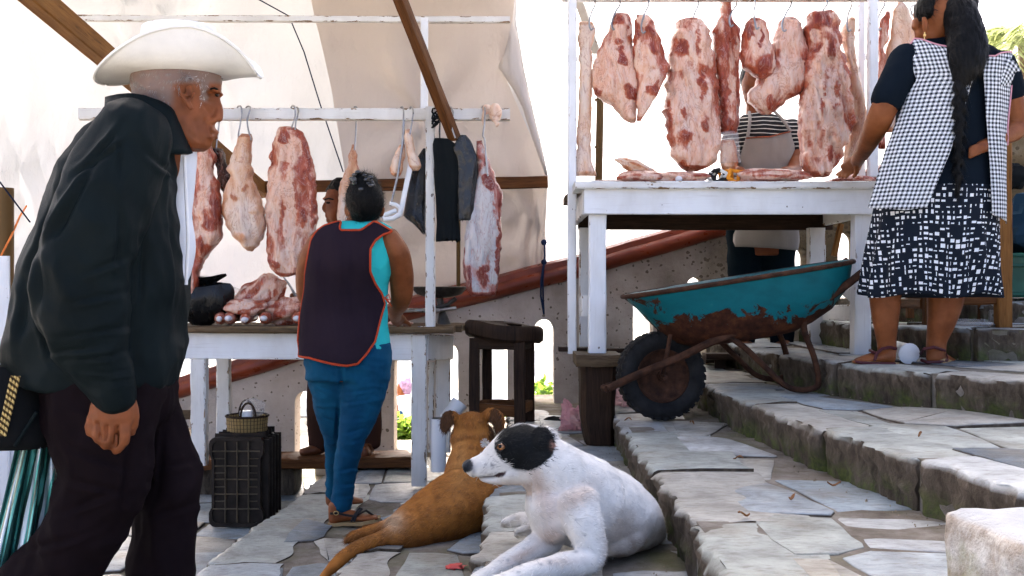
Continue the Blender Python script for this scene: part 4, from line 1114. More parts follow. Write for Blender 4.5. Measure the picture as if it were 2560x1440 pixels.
# ------------------------------------------------------------------ small things
t = thing('white_pipe', P(1096, 1175, 5.0), 'white plastic pipe standing beside the right leg of the left stall', 'pipe')
mb = MB(); mb.tube([P(1096, 1178, 4.97), P(1096, 1110, 4.97), P(1096, 1046, 4.97)], .039, 18); mb.build('tube', MT['white_plastic'], t)
mb = MB(); mb.tube([P(1096, 1046.5, 4.97), P(1096, 1045, 4.97)], .033, 18); mb.build('mouth_shade', MT['iron'], t)  # dark disc painting the shade inside the pipe mouth
mb = MB(); mb.tube([P(1112, 1050, 5.05), P(1135, 1025, 5.06), P(1150, 1005, 5.07)], [.035, .04, .045], 16); tag(mb.build('pipe_offcut', MT['white_plastic'], None), 'short slanting white pipe offcut behind the upright pipe', 'pipe')
t = thing('paper_cup', P(2260, 902, 4.06), 'white foam cup lying on its side between the feet of the woman in the skirt', 'cup')
a, b = P(2232, 868, 4.22), P(2272, 884, 4.06); mb = MB(); mb.tube([a, b, b + (b - a) * .02], [.030, .040, .043], 18); mb.build('body', MT['white_plastic'], t)
mb = MB(); e = (b - a).normalized(); mb.tube([b + e * .004, b + e * .008], [.044, .035], 18); mb.build('rim', MT['white_plastic'], t)
crumple('plastic_bag', P(1435, 1050, 4.9), (.06, .05, .065), MT['pink_film'], 'crumpled pale pink plastic bag beside the dark stump', 'bag', 12, 1.1, 34, 22)
crumple('plastic_bag', P(1562, 1003, 4.75), (.045, .05, .05), MT['pink_film'], 'pink plastic bag between the stump and the wheelbarrow tyre', 'bag', 17, 1.0, 34, 22)
crumple('foil_sheet', P(2425, 812, 4.36), (.10, .06, .022), MT['clear_film'], 'silvery crumpled plastic sheet lying on the step below the chair', 'plastic sheet', 21, .4)
crumple('dark_rag', P(1385, 1052, 5.3), (.06, .05, .02), MT['black_cloth'], 'dark rag lying on the ground at the foot of the balustrade wall', 'rag', 23, .3)
crumple('meat_scrap', Vector(P(1138, 1418, 3.03)) + Vector((0, 0, .002)), (.028, .02, .006), basic('red_scrap', (.55, .08, .07), .4), 'small red meat scrap on the paving below the dogs', 'scrap', 31, .8, 12, 6)
MT['dry_leaf'] = basic('dry_leaf', (.22, .10, .04), .8, .4, 12)
LV = [(1845, 1152, .44, 'small brown dry leaf near the middle of the wide step'), (1860, 1295, .44, 'grey brown dry leaf on the wide step left of the blue triangular slab'), (2085, 1218, .44, 'long pale dry leaf near the riser of the wide step'),
      (1980, 1252, .44, 'dry grass tuft on the wide step'),
      (2300, 1094, .57, 'brown dry leaf on the step under the wheelbarrow stand, at right'), (1730, 1062, .44, 'black scrap on the step beside the wheelbarrow tyre'), (1570, 1054, .44, 'orange peel scrap at the corner below the wheelbarrow tyre')]
for i, (px, py, z, lab) in enumerate(LV):
    Y = (EYE - z) * F / (py - 720); c = Vector(((px - 1280) * Y / F, Y, z + .008)); rng = random.Random(i); a = rng.uniform(0, 3.1); mb = MB(); s = rng.uniform(.010, .019)
    g = []
    for r in range(6):
        f = r / 5; w = s * .36 * math.sin(math.pi * (.08 + .88 * f)); g.append([c + Vector(((f - .5) * 2 * s * math.cos(a) - q * w * math.sin(a), (f - .5) * 2 * s * math.sin(a) + q * w * math.cos(a), .004 * abs(q) + .006 * math.sin(f * 5 + i))) for q in (-1, -.5, 0, .5, 1)])
    mb.grid(g); o = mb.build('dry_leaf', MT['dry_leaf'] if i != 8 else MT['black_cloth'], None, True, None); o.modifiers.new('t', 'SOLIDIFY').thickness = .0012; tag(o, lab, 'leaf' if 'leaf' in lab else 'scrap', 'litter on the steps')
# rope tied to the tarpaulin corner
t = thing('tie_rope', P(1360, 780, 6.1), 'dark blue rope tying the cream tarpaulin corner to a slot of the balustrade wall', 'rope')
rm = cloth('navy_rope', (.012, .02, .05)); mb = MB()
mb.tube([P(1361, 605, 6.16), P(1362, 640, 6.08), P(1359, 662, 6.04), P(1353, 700, 6.0), P(1352, 740, 6.0), P(1360, 786, 6.02)], .006, 6); mb.tube([P(1362, 640, 6.06), P(1357, 700, 6.02), P(1358, 745, 6.02), P(1360, 786, 6.03)], .005, 6); mb.build('strand', rm, t)
mb = MB(); mb.ball(P(1360, 606, 6.17), .019, 10, 6); mb.build('knot', rm, t); mb = MB(); mb.ball(P(1360, 655, 6.05), .018, 10, 6); mb.build('knot', rm, t)
for (a, b, lab) in (((0, 455), (75, 555), 'dark guy line crossing the tarpaulin at the left edge'),): 
    mb = MB(); mb.tube([P(a[0], a[1], 5.6), P(b[0], b[1], 5.9)], .005, 5); tag(mb.build('guy_line', rm, None), lab, 'line')
mb = MB(); mb.tube([P(640, -5, 5.85), P(722, 40, 5.85), P(760, 130, 5.85), P(800, 260, 5.85), P(858, 430, 5.85)], .004, 5); tag(mb.build('guy_line', rm, None), 'thin dark line hanging down in front of the tarpaulin beside the long meat slab', 'line')
mb = MB(); mb.tube([P(14, 470, 5.8), P(13, 700, 5.8), P(12, 980, 5.8)], [.045, .047, .05], 14); tag(mb.build('corner_post', MT['bamboo'], None), 'yellowish round post at the far left edge', 'post')
mb = MB(); mb.tube([P(66, 515, 6.3), P(50, 540, 6.0), P(28, 590, 5.75), P(2, 640, 5.7)], .006, 6); tag(mb.build('orange_cord', basic('orange_cord', (.75, .22, .05), .6), None), 'orange cord tied to the tarpaulin corner at the left edge', 'cord')
# white painted hoarding at the left edge
t = thing('painted_board', P(-40, 1440, 3.6), 'white painted board panel at the left edge behind the old man', 'board')
boards(t, 'board', MT['white'], [(P(-75, 1560, 3.6), P(-75, 650, 3.6), .16, .02), (P(-10, 1560, 3.62), P(-10, 640, 3.62), .10, .02), (P(38, 1560, 3.64), P(36, 1100, 3.64), .06, .02)], up=(0, 1, 0), segs=8)
# ------------------------------------------------------------------ meat
MT['m_pale'] = meat_mat('meat_pale', .36, (6, 6, 2.0), 1.3)
MT['m_red'] = meat_mat('meat_red', .62, (8, 8, 2.2), 4.1)
MT['m_mid'] = meat_mat('meat_mixed', .46, (7, 7, 1.8), 7.7)
MT['m_skin'] = meat_mat('meat_skin', .35, (3, 3, 1.6), 2.2, [(.1, (.42, .14, .055)), (.35, (.58, .29, .15)), (.6, (.68, .44, .30)), (.9, (.72, .56, .45))])
MT['m_rib'] = meat_mat('meat_silver', .36, (9, 9, .9), 9.4, [(.1, (.17, .022, .015)), (.3, (.36, .11, .085)), (.45, (.52, .32, .28)), (.62, (.44, .42, .43)), (.9, (.58, .54, .53))])
MT['m_dark'] = meat_mat('meat_brown', .7, (9, 9, 2), 3.3, [(.1, (.03, .01, .005)), (.4, (.09, .03, .015)), (.7, (.2, .09, .045)), (.95, (.3, .17, .1))])
MT['bone'] = basic('bone', (.66, .66, .70), .3, .12, 14, .1, sss=.1)

def meat(name, rows, Y, thick, mat, label, cat='meat', hook=None, seed=0, amp=.010, ragged=5.0, lean=0.0, red_edge=.3, bulge=None, group='meat hanging on the stalls', fold=1.0, parent=None, fat=0.0, feats=()):
    """a hanging cut traced by rows (py, left px, right px), rounded in depth, lumpy, with a hook as a part"""
    ny = max(24, int((rows[-1][0] - rows[0][0]) / 4)); n = 60; rings = []; cols = []
    def at(y):
        for a, b in zip(rows, rows[1:]):
            if y <= b[0]:
                f = (y - a[0]) / max(1e-6, b[0] - a[0]); f = f * f * (3 - 2 * f) * .5 + f * .5
                return a[1] + (b[1] - a[1]) * f, a[2] + (b[2] - a[2]) * f
        return rows[-1][1], rows[-1][2]
    y0, y1 = rows[0][0], rows[-1][0]; maxw = max(r[2] - r[1] for r in rows)
    ys = [y0 + (y1 - y0) * k / ny for k in range(ny + 1)]
    for k, y in enumerate(ys):
        l, r = at(y); l += nz((y * .045, seed, 0), 1) * ragged + nz((y * .12, seed, 3), 1) * ragged * .4; r += nz((y * .045, seed, 9), 1) * ragged + nz((y * .12, seed, 5), 1) * ragged * .4
        if r - l < 4: r = l + 4
        w = (r - l) / maxw; e = min(1, (k + .5) / 2.5, (ny - k + .5) / 2.5)
        hd = thick * (.35 + .65 * math.sqrt(w)) * (.35 + .65 * e); c = P((l + r) / 2, y, Y + lean * (y - y0) / (y1 - y0)); hw = px2m((r - l) / 2, Y)
        ring = []; 
        for q in range(n):
            a = q * 2 * math.pi / n; ca, sa = math.cos(a), math.sin(a)
            x = hw * math.copysign(abs(ca) ** .85, ca); d = hd * math.copysign(abs(sa) ** .8, sa)
            p = c + Vector((x, d, 0))
            ridge = nz((p.x * 11, seed * 3.1 + p.y * 4, p.z * 3.2), 1.6) * amp * 1.8 + abs(nz((p.x * 22, seed + 5, p.z * 6), 1.4)) * amp * 1.9 * fold - abs(nz((p.x * 12 + p.z * 3, seed + 15, p.z * 3), 1.3)) * amp * 2.4 * fold + nz((p.x, p.y, p.z * .5), 34, seed) * amp * .6
            nn = Vector((ca * .3, sa, 0)); p = p + nn * ridge; p.z += nz((a, k * .2, seed), .8) * .004
            ring.append(p)
            f = .5 + fat + nz((p.x * 6, seed, p.z * 3.5), 1) * .38 - red_edge * abs(ca) ** 3 + ridge / amp * .10 - (.25 if k < 3 or k > ny - 3 else 0)
            if feats and sa < .3:
                fx, fy = 1280 + p.x / p.y * F, 720 - (p.z - EYE) / p.y * F; fx += nz((p.x, seed, p.z), 20) * 12 + nz((p.x, seed, p.z), 60) * 6; fy += nz((p.x, seed + 4, p.z), 16) * 18
                for (ex, ey, rx, ry, val, ang) in feats:
                    dx, dy = fx - ex, fy - ey; ca2, sa2 = math.cos(ang), math.sin(ang); d2 = math.hypot((dx * ca2 + dy * sa2) / rx, (dy * ca2 - dx * sa2) / ry)
                    if d2 < 1.25:
                        m_ = max(0, min(1, (1.25 - d2) / .7)); f = f * (1 - m_) + (.5 + val * .85 + nz((p.x, seed, p.z * .4), 40) * .25) * m_; ring[-1] = ring[-1] + Vector((0, -.007 * m_ * (1 if val < 0 else .4), 0))
            cols.append((f, f, f, 1))
        rings.append(ring)
    mb = MB(); mb.loft(rings); mb.C = cols
    if parent is None and hook:
        t = thing(name, P((rows[0][1] + rows[0][2]) / 2, y1, Y), label, cat, group); mb.build('flesh', mat, t, True, None)
        for h in hook: s_hook(h, Y, t)
        return t
    o = mb.build(name if parent is None else 'flesh', mat, parent, True, None)
    if parent is None: tag(o, label, cat, group)
    return o
def s_hook(pts, Y, t):
    """pts: pixels from over the rail down into the meat; dy optional third"""
    q = [P(p[0], p[1], Y + (p[2] if len(p) > 2 else 0)) for p in pts]; f = []
    for i in range(len(q) - 1):
        a, b, c, d = q[max(0, i - 1)], q[i], q[i + 1], q[min(len(q) - 1, i + 2)]
        for j in range(4):
            u = j / 4; f.append(.5 * ((2 * b) + (c - a) * u + (2 * a - 5 * b + 4 * c - d) * u * u + (3 * b - a - 3 * c + d) * u ** 3))
    f.append(q[-1]); mb = MB(); mb.tube(f, .0042, 7); mb.build('hook', MT['steel'], t)

YL = 5.0
def lh(x, y1, tip=8): return [(x - 6, 288, .075), (x - 4, 268, .06), (x + 4, 266, .0), (x + 6, 285, -.01), (x + 2, (285 + y1) / 2, -.01), (x - 2, y1 - 8, -.02), (x + 1, y1 + 8, -.03), (x + tip, y1 + 4, -.03)]
meat('ham', [(365, 492, 528), (400, 492, 540), (430, 494, 532), (460, 488, 548), (500, 470, 554), (550, 462, 558), (590, 466, 556), (620, 470, 535), (650, 476, 512), (690, 478, 498), (730, 474, 496), (770, 470, 492)], YL, .07, MT['m_mid'], 'marbled whole pork leg hanging directly in front of the old man', feats=[(525,560,20,30,-.6,0),(505,500,12,40,.6,.2),(540,520,12,34,-.6,-.3),(520,600,22,10,.6,-.3),(500,610,10,14,-.7,0),(515,420,18,40,.5,0)], seed=1, hook=[lh(508, 372)])
meat('offal', [(372, 530, 552), (400, 535, 568), (430, 540, 580), (455, 548, 592), (475, 556, 596), (490, 570, 590)], YL + .08, .035, MT['m_dark'], 'dark brown strips of offal hanging between two pork legs', seed=2, fold=2.5, amp=.014, hook=[lh(543, 376)])
meat('ham', [(336, 603, 628), (352, 594, 630), (380, 585, 628), (405, 577, 628), (425, 568, 632), (440, 578, 628), (465, 566, 640), (500, 556, 652), (530, 555, 661), (560, 565, 666), (590, 584, 661), (610, 604, 646), (627, 618, 634)], YL, .075, MT['m_skin'], 'pale pork shank with skinned trotter top hanging on two hooks', feats=[(586,497,6,6,-.7,0),(612,467,6,6,-.7,0),(610,550,30,50,.3,0),(645,540,10,40,-.2,0),(600,600,20,18,-.25,0)], seed=3, red_edge=.25, amp=.006,
     hook=[lh(598, 345), [(612, 290, .07), (616, 268, .05), (626, 270, 0), (618, 300, -.01), (622, 330, -.02), (628, 350, -.03)]])
meat('side_of_pork', [(318, 702, 742), (335, 690, 760), (362, 682, 770), (400, 675, 781), (450, 668, 788), (500, 665, 794), (550, 664, 795), (600, 667, 784), (640, 670, 772), (668, 674, 760), (684, 690, 748), (692, 700, 720)], YL, .05, MT['m_pale'], 'large slab of side pork hanging left of the woman in the dark vest', feats=[(727,372,28,32,.6,0),(770,410,7,60,-.7,-.06),(683,500,18,75,.35,0),(757,540,10,24,-.9,-.1),(683,662,16,14,-.6,0),(724,520,12,100,.5,0),(745,480,8,60,-.3,0),(705,560,7,70,-.25,0),(738,640,14,30,.5,0),(712,345,14,10,-.7,0),(784,520,6,70,-.6,0)], seed=4, ragged=7, hook=[lh(732, 325), [(736, 292, .06), (742, 268, .05), (746, 280, 0), (740, 305, -.02), (738, 325, -.03)]])
meat('pork_cut', [(362, 876, 889), (400, 872, 893), (430, 864, 899), (460, 851, 906), (500, 846, 912), (540, 845, 912), (575, 846, 905), (600, 852, 895)], YL + .1, .045, MT['m_skin'], 'pale pork cut hanging behind the head of the woman in the dark vest', seed=5, hook=[[(884, 288, .07), (886, 268, .05), (893, 272, -.0), (891, 300, -.01), (889, 345, -.02), (886, 375, -.03)]])
meat('trotter', [(362, 998, 1012), (385, 987, 1014), (405, 980, 1010), (422, 973, 1008), (436, 977, 1002), (441, 985, 998)], YL - .02, .028, MT['m_skin'], 'left one of a pair of pink trotters hanging next to the saw', seed=6, amp=.005, ragged=2, fat=.1, hook=[[(1000, 290, .07), (1003, 268, .05), (1009, 276, 0), (1007, 320, -.01), (1004, 372, -.02)]])
meat('trotter', [(324, 1014, 1026), (350, 1012, 1033), (380, 1016, 1038), (400, 1019, 1050), (415, 1022, 1053), (426, 1030, 1047)], YL - .03, .028, MT['m_skin'], 'right one of a pair of pink trotters, its cut red end facing out', seed=7, amp=.005, ragged=2, fat=.05, hook=[[(1024, 290, .07), (1026, 268, .05), (1033, 276, 0), (1030, 305, -.01), (1024, 338, -.02)]])
meat('pork_loin', [(352, 1191, 1206), (380, 1190, 1217), (410, 1195, 1224), (440, 1192, 1236), (468, 1186, 1250), (488, 1180, 1259), (520, 1172, 1256), (560, 1165, 1253), (620, 1158, 1253), (680, 1156, 1248), (715, 1164, 1245), (730, 1172, 1242), (740, 1180, 1236)], YL - .05, .045, MT['m_rib'], 'long silvery white pork loin hanging at the right end of the left stall', feats=[(1216,540,15,85,.9,0),(1172,600,12,75,.25,0),(1211,692,12,26,-1,0),(1172,702,8,30,-1,0),(1248,600,6,70,-.9,0),(1216,452,14,22,-1,-.4),(1232,650,7,60,.7,0),(1204,400,8,30,-.3,0)], seed=8, ragged=4, fold=.5,
     hook=[[(1205, 300, .10), (1206, 268, .09), (1212, 270, 0), (1211, 310, -.01), (1207, 340, -.02), (1212, 352, -.03), (1217, 420, -.045), (1220, 440, -.05)]])
ck = thing('poultry_piece', P(1230, 300, 4.98), 'yellowish poultry piece draped over the end of the left stall rail', 'meat')
mb = MB(); mb.ball(P(1217, 272, 4.98), (.026, .025, .024)); mb.ball(P(1238, 282, 4.97), (.034, .03, .05)); mb.tube([P(1236, 295, 4.95), P(1244, 312, 4.94), P(1240, 318, 4.94)], [.014, .01, .004], 8)
mb.tube([P(1212, 280, 4.97), P(1208, 305, 4.96), P(1208, 318, 4.96)], [.012, .009, .004], 8); me = remesh(mb, .005, 3)
V = get_v(me); N = get_n(me); V += N * np.array([[nz(p, 40) * .004] for p in V]); set_v(me, V); set_col(me, np.full((len(V), 3), .55)); link('flesh', me, MT['m_skin'], ck, True, None)

YR = 4.72
def rh(x, y, s=0): return [(x - 8 + s, 6, .02), (x + 6 + s, -14, .0), (x + 12 + s, 10, -.03), (x + 3 + s * .6, (y + 10) / 2 - 6, -.04), (x - 3, y - 6, -.05), (x + 1, y + 12, -.055), (x + 8, y + 8, -.06)]
meat('pork_rind', [(55, 1449, 1482), (75, 1446, 1489), (98, 1443, 1484), (120, 1448, 1480), (180, 1449, 1481), (260, 1446, 1480), (340, 1442, 1478), (400, 1438, 1478), (425, 1437, 1486), (440, 1434, 1492)], YR, .022, MT['m_skin'], 'long pale strip of pork rind reaching down to the table at the left post', seed=11, amp=.005, ragged=4, fold=.3, hook=[rh(1476, 62)], fat=.15)
meat('ham', [(34, 1532, 1570), (50, 1528, 1579), (75, 1520, 1581), (105, 1506, 1584), (135, 1491, 1588), (170, 1482, 1592), (205, 1482, 1600), (235, 1486, 1600), (252, 1504, 1598), (264, 1530, 1592), (300, 1560, 1592), (306, 1572, 1590)], YR, .075, MT['m_pale'], 'white fatty pork ham with red spots, second from the left post', feats=[(1520,187,36,58,.75,0),(1550,125,10,13,-.8,0),(1556,153,14,15,-.8,.3),(1548,98,11,9,-.6,0),(1545,50,15,18,-.5,0),(1577,232,18,17,-.7,0),(1493,228,12,14,-.6,0),(1572,72,8,14,.6,0)], seed=12, fat=.12, hook=[rh(1532, 62, 6)], ragged=4)
meat('pork_shoulder', [(38, 1590, 1624), (55, 1586, 1636), (95, 1584, 1650), (140, 1580, 1664), (168, 1580, 1674), (190, 1588, 1668), (225, 1592, 1648), (255, 1590, 1632), (280, 1592, 1616), (303, 1594, 1604)], YR - .05, .055, MT['m_mid'], 'pointed pork shoulder, third piece from the left post', feats=[(1607,148,22,34,.5,0),(1627,80,12,28,-.7,-.2),(1590,87,6,22,-.6,0),(1638,118,13,16,-.6,0),(1628,193,20,18,.7,0),(1634,220,10,22,-.6,.3),(1612,48,20,10,.5,0)], seed=13, hook=[rh(1606, 70, 4)], ragged=5)
meat('side_of_pork', [(46, 1712, 1746), (58, 1692, 1762), (95, 1681, 1774), (150, 1671, 1786), (220, 1664, 1796), (300, 1662, 1800), (350, 1670, 1799), (395, 1680, 1792), (418, 1700, 1770), (428, 1716, 1750)], YR, .085, MT['m_mid'], 'big streaky side of pork hanging left of the red neck piece', feats=[(1708,84,24,13,.7,0),(1700,120,24,14,-.8,-.2),(1748,97,8,46,-.4,-.1),(1693,163,22,18,.7,0),(1768,130,14,36,.4,0),(1693,240,22,34,.5,.1),(1757,213,9,42,-.6,.05),(1713,290,8,24,-.6,0),(1713,345,15,28,-.5,0),(1763,322,11,24,-.7,0),(1735,250,9,60,.6,0),(1745,380,16,24,.6,0),(1690,392,16,18,.4,0),(1672,290,6,40,-.5,0)], seed=14, ragged=8, amp=.014, hook=[rh(1734, 66)], fat=.06)
meat('neck_piece', [(-10, 1803, 1830), (40, 1803, 1830), (56, 1790, 1838), (75, 1781, 1850), (120, 1784, 1850), (180, 1789, 1849), (250, 1795, 1850), (310, 1797, 1848), (334, 1800, 1844)], YR + .03, .045, MT['m_red'], 'narrow deep red neck piece hanging in the middle of the right stall', feats=[(1815,110,14,40,-.3,0),(1830,200,6,90,.35,0),(1806,250,6,60,-.6,0),(1840,120,5,40,.3,0),(1818,310,12,20,-.5,0)], seed=15, ragged=4, hook=[rh(1826, 54, 4)], red_edge=.3)
meat('pork_shoulder', [(44, 1876, 1900), (58, 1862, 1914), (95, 1853, 1925), (135, 1849, 1934), (165, 1858, 1937), (186, 1880, 1933), (198, 1896, 1916)], YR - .05, .05, MT['m_red'], 'small red pork shoulder hanging in front of the striped shirt seller', feats=[(1912,160,22,22,-.6,0),(1893,84,5,32,.7,-.1),(1873,82,8,22,-.7,0),(1912,86,5,26,.6,-.2),(1903,100,5,24,-.6,-.1)], seed=16, hook=[rh(1890, 60, -14)], ragged=5, fat=.12)
meat('ham', [(45, 1956, 1985), (62, 1944, 2002), (100, 1931, 2013), (145, 1924, 2030), (175, 1906, 2036), (205, 1888, 2022), (232, 1870, 2000), (255, 1868, 1962), (274, 1890, 1945), (286, 1908, 1928)], YR, .075, MT['m_pale'], 'broad fatty ham hiding the face of the striped shirt seller', feats=[(1970,108,26,38,.15,0),(1994,160,14,26,.8,-.4),(1958,200,24,12,.7,-.5),(1927,258,20,15,-.6,0),(1940,150,12,30,-.4,.3),(2015,150,10,28,-.5,0),(1900,232,14,12,.3,0)], seed=17, hook=[rh(1958, 66, 8)], ragged=5, fat=.02)
meat('side_of_pork', [(28, 2032, 2080), (44, 2014, 2092), (75, 2008, 2096), (115, 2020, 2106), (165, 2010, 2116), (240, 1999, 2130), (310, 1994, 2134), (345, 1999, 2128), (372, 2004, 2110), (405, 2000, 2095), (430, 2012, 2078), (442, 2030, 2066)], YR - .03, .085, MT['m_pale'], 'large ruffled slab of fatty pork beside the hand of the woman in the apron', feats=[(2050,44,30,14,-.7,0),(2037,84,12,15,.7,0),(2076,112,12,34,-.5,-.15),(2040,122,10,18,-.8,.5),(2056,140,8,18,.7,0),(2026,262,20,40,.6,.1),(2102,340,20,40,.6,0),(2060,230,7,60,-.4,.1),(2076,250,7,60,.6,.1),(2092,240,6,60,-.4,.1),(2072,385,9,22,-.7,0),(2040,380,18,22,.4,0),(2110,200,8,40,.4,-.1),(2016,160,10,20,-.5,0),(2050,330,8,40,-.3,0)], seed=18, ragged=8, amp=.017, fold=1.6, hook=[rh(2056, 48)], fat=-.04)
meat('pork_cut', [(44, 2122, 2137), (70, 2106, 2138), (110, 2108, 2134), (190, 2118, 2142), (250, 2120, 2158), (320, 2124, 2170), (390, 2112, 2166), (425, 2112, 2150)], YR + .04, .05, MT['m_skin'], 'slim pale pork cut with a pointed top next to the right post', seed=19, hook=[rh(2120, 66, -2)], ragged=4)
meat('tail_piece', [(28, 2214, 2225), (58, 2196, 2226), (92, 2196, 2222), (120, 2196, 2212), (200, 2194, 2212), (290, 2190, 2212), (350, 2190, 2216), (372, 2194, 2214)], YR + .1, .028, MT['m_red'], 'thin red tail piece hanging right of the white post', seed=20, hook=[rh(2196, 62, 4)], ragged=3)
meat('pork_rind', [(4, 2246, 2254), (28, 2232, 2274), (60, 2228, 2284), (90, 2226, 2290), (130, 2214, 2306), (190, 2208, 2310), (260, 2208, 2300), (330, 2206, 2290)], YR + .12, .03, MT['m_skin'], 'smooth pale sheet of pork skin behind the shoulder of the woman in the apron', seed=21, hook=[rh(2280, 26, 4)], ragged=3, amp=.006, fat=.1)

# meat lying on the tables
def lump(name, c, rad, mat, label, seed, amp=.3, rotz=0, fat=0.0, group=None, roty=0.0, cat='meat'):
    mb = MB(); cols = []; rings = []; c = Vector(c); M3 = Matrix.Rotation(rotz, 3, 'Z') @ Matrix.Rotation(roty, 3, 'Y'); n, m = 30, 20
    for i in range(m + 1):
        a = -math.pi / 2 + math.pi * (.02 + .96 * i / m); ring = []
        for k in range(n):
            b = k * 2 * math.pi / n; d = Vector((math.cos(a) * math.cos(b), math.cos(a) * math.sin(b), math.sin(a)))
            s = 1 + amp * (nz(d, 1.5, seed) * 1.3 + .5 * nz(d, 3.2, seed + 2) + .3 * abs(nz(d, 7, seed))); p = M3 @ Vector((d.x * rad[0] * s, d.y * rad[1] * s, d.z * rad[2] * s))
            ring.append(c + p); f = .5 + fat + nz(d, 2.4, seed + 7) * .7; cols.append((f, f, f, 1))
        rings.append(ring)
    zmin = min(p.z for r in rings for p in r)
    mb.loft(rings); mb.C = cols; o = mb.build(name, mat, None, True, None); 
    if label: tag(o, label, cat, group)
    return o
zl = EYE - (816 - 720) * 4.92 / F + .002
def onL(px, h, Y=5.05): return Vector(((px - 1280) * Y / F, Y, zl + h))
lump('rib_rack', onL(648, .15, 5.1), (.15, .06, .085), MT['m_red'], 'folded red rack of ribs lying on top of the bones on the left stall', 41, .35, roty=-.55, fat=.1)
lump('rib_rack', onL(612, .09, 5.04), (.115, .06, .042), MT['m_red'], 'flat flap of red meat lying over the bones on the left stall', 48, .3, fat=.05)
lump('meat_pile', onL(712, .07, 5.1), (.12, .07, .075), MT['m_red'], 'heap of red trimmings next to the woman on the left stall', 42, .45)
for i, (px, lab) in enumerate([(548, 'leftmost leg bone with a white joint end on the left stall'), (572, 'second leg bone from the left with a bluish joint end'), (612, 'middle leg bone with a round bluish joint end'), (660, 'fourth leg bone from the left with its joint end facing out'), (742, 'rightmost leg bone with its joint end beside the woman in the vest')]):
    t = thing('leg_bone', onL(px, 0), lab, 'bone', 'bones on the left stall')
    c = onL(px, .036, 4.99); mb = MB(); mb.ball(c + Vector((0, .03, 0)), (.030, .05, .032)); mb.tube([c, c + Vector((.01, .16, .0))], [.026, .02], 10); mb.C = [(.45, .45, .45, 1)] * len(mb.C); mb.build('flesh', MT['m_red'], t, True, None)
    mb = MB(); mb.ball(c + Vector((.004 * math.sin(px), -.012, -.004 + .004 * math.cos(px))), (.017 + .003 * math.sin(px * 3), .019, .015)); mb.build('joint', MT['bone'], t, True, None)
def black_bag(name, c, rad, label, seed):
    mb = MB(); rings = []; c = Vector(c)
    for i in range(26):
        f = i / 25; r = math.sin(math.pi * min(.999, .06 + f * .80)) ** .7 if f < .82 else .24 + .45 * (f - .82) / .18
        z = f * rad[2] * 2; ring = []
        for k in range(30):
            a = k * 2 * math.pi / 30; s = r * (1 + .22 * nz((math.cos(a) * 1.4, math.sin(a) * 1.4, f * 1.5), 1.3, seed) + .10 * math.sin(a * 9 + seed) * max(0, f - .3))
            ring.append(c + Vector((math.cos(a) * rad[0] * s + (.05 * max(0, f - .7)), math.sin(a) * rad[1] * s, z * (1 + .1 * nz((a, f, 0), .7, seed)))))
        rings.append(ring)
    mb.loft(rings); o = mb.build(name, MT['black_film'], None, True, 30); tag(o, label, 'bag'); return o
black_bag('plastic_bag', onL(505, 0, 5.05), (.15, .10, .125), 'knotted shiny black plastic bag lying on the left stall', 3)
crumple('plastic_wrap', onL(572, .13, 5.2), (.09, .06, .05), MT['clear_film'], 'crumpled clear plastic bag behind the black bag on the left stall', 'package', 9, .5)
lump('cutlet', onL(1000, .012, 4.98), (.06, .04, .012), MT['m_mid'], 'flat pink cutlet under the hand of the woman in the vest', 44, .2)
zr = ZT + .004
def onR(px, h, Y=4.6): return Vector(((px - 1280) * Y / F, Y, zr + h))
lump('pork_slab', onR(1600, .035, 4.66), (.115, .08, .032), MT['m_red'], 'dark red slab of meat lying at the left of the right stall table', 51, .18)
lump('pork_fat', onR(1596, .085, 4.72), (.095, .05, .03), MT['m_skin'], 'slanting piece of pale pork fat lying on the dark red slab', 52, .3, roty=.38)
lump('pork_scraps', onR(1520, .010, 4.62), (.10, .04, .010), MT['m_skin'], 'thin pale scraps lying at the foot of the rind strip', 53, .3)
lump('bone_cut', onR(1712, .03, 4.6), (.10, .06, .03), MT['m_mid'], 'pinkish bone cut below the big side of pork', 54, .35)
mb = MB(); mb.ball(onR(1697, .016, 4.535), (.016, .02, .014)); tag(mb.build('bone_end', MT['bone'], None), 'white bone end lying on the right stall table', 'bone')
lump('pork_belly', onR(1925, .034, 4.58), (.165, .07, .034), MT['m_pale'], 'flat smooth pink pork belly in front of the striped shirt seller', 55, .22, fat=-.1)
lump('pork_trimmings', onR(2130, .02, 4.62), (.09, .05, .02), MT['m_red'], 'small red trimmings under the hand of the woman in the apron', 56, .3)
# woven strap heap
t = thing('woven_strap', onR(1800, 0, 4.58), 'heap of orange, black and white woven strap on the right stall table', 'strap')
for nm, col, off in (('orange_band', (.72, .26, .02), 0), ('black_band', (.015, .014, .012), 1), ('white_band', (.72, .70, .64), 2), ('orange_band', (.72, .26, .02), 3), ('white_band', (.72, .70, .64), 4), ('black_band', (.015, .014, .012), 5)):
    rng = random.Random(off + 2); mb = MB(); c = onR(1808 + rng.uniform(-26, 30), .035, 4.56 + off * .012)
    mb.tube([c + Vector((math.cos(q * .55 + off * 1.3) * (.035 + .012 * math.sin(q)), math.sin(q * .7) * .015, math.sin(q * .55 + off * 1.3) * .026 + .006 * math.sin(q * 1.9 + off))) for q in range(14)], .0085, 7, flat=.5); mb.build(nm, basic('strap_' + nm + str(off), col, .8, .2, 60, .3, 200), t)
mb = MB(); rings = []
for i in range(14):   # clear bag of cuttings behind
    f = i / 13; l, r = 1797 - 4 * f, 1846 + 6 * f; c = P((l + r) / 2, 332 + 76 * f, 4.68); rings.append([c + Vector((px2m((r - l) / 2, 4.68) * math.cos(a), .03 * (1 + f) * math.sin(a), .006 * math.sin(a * 3))) for a in [q * math.pi / 10 for q in range(20)]])
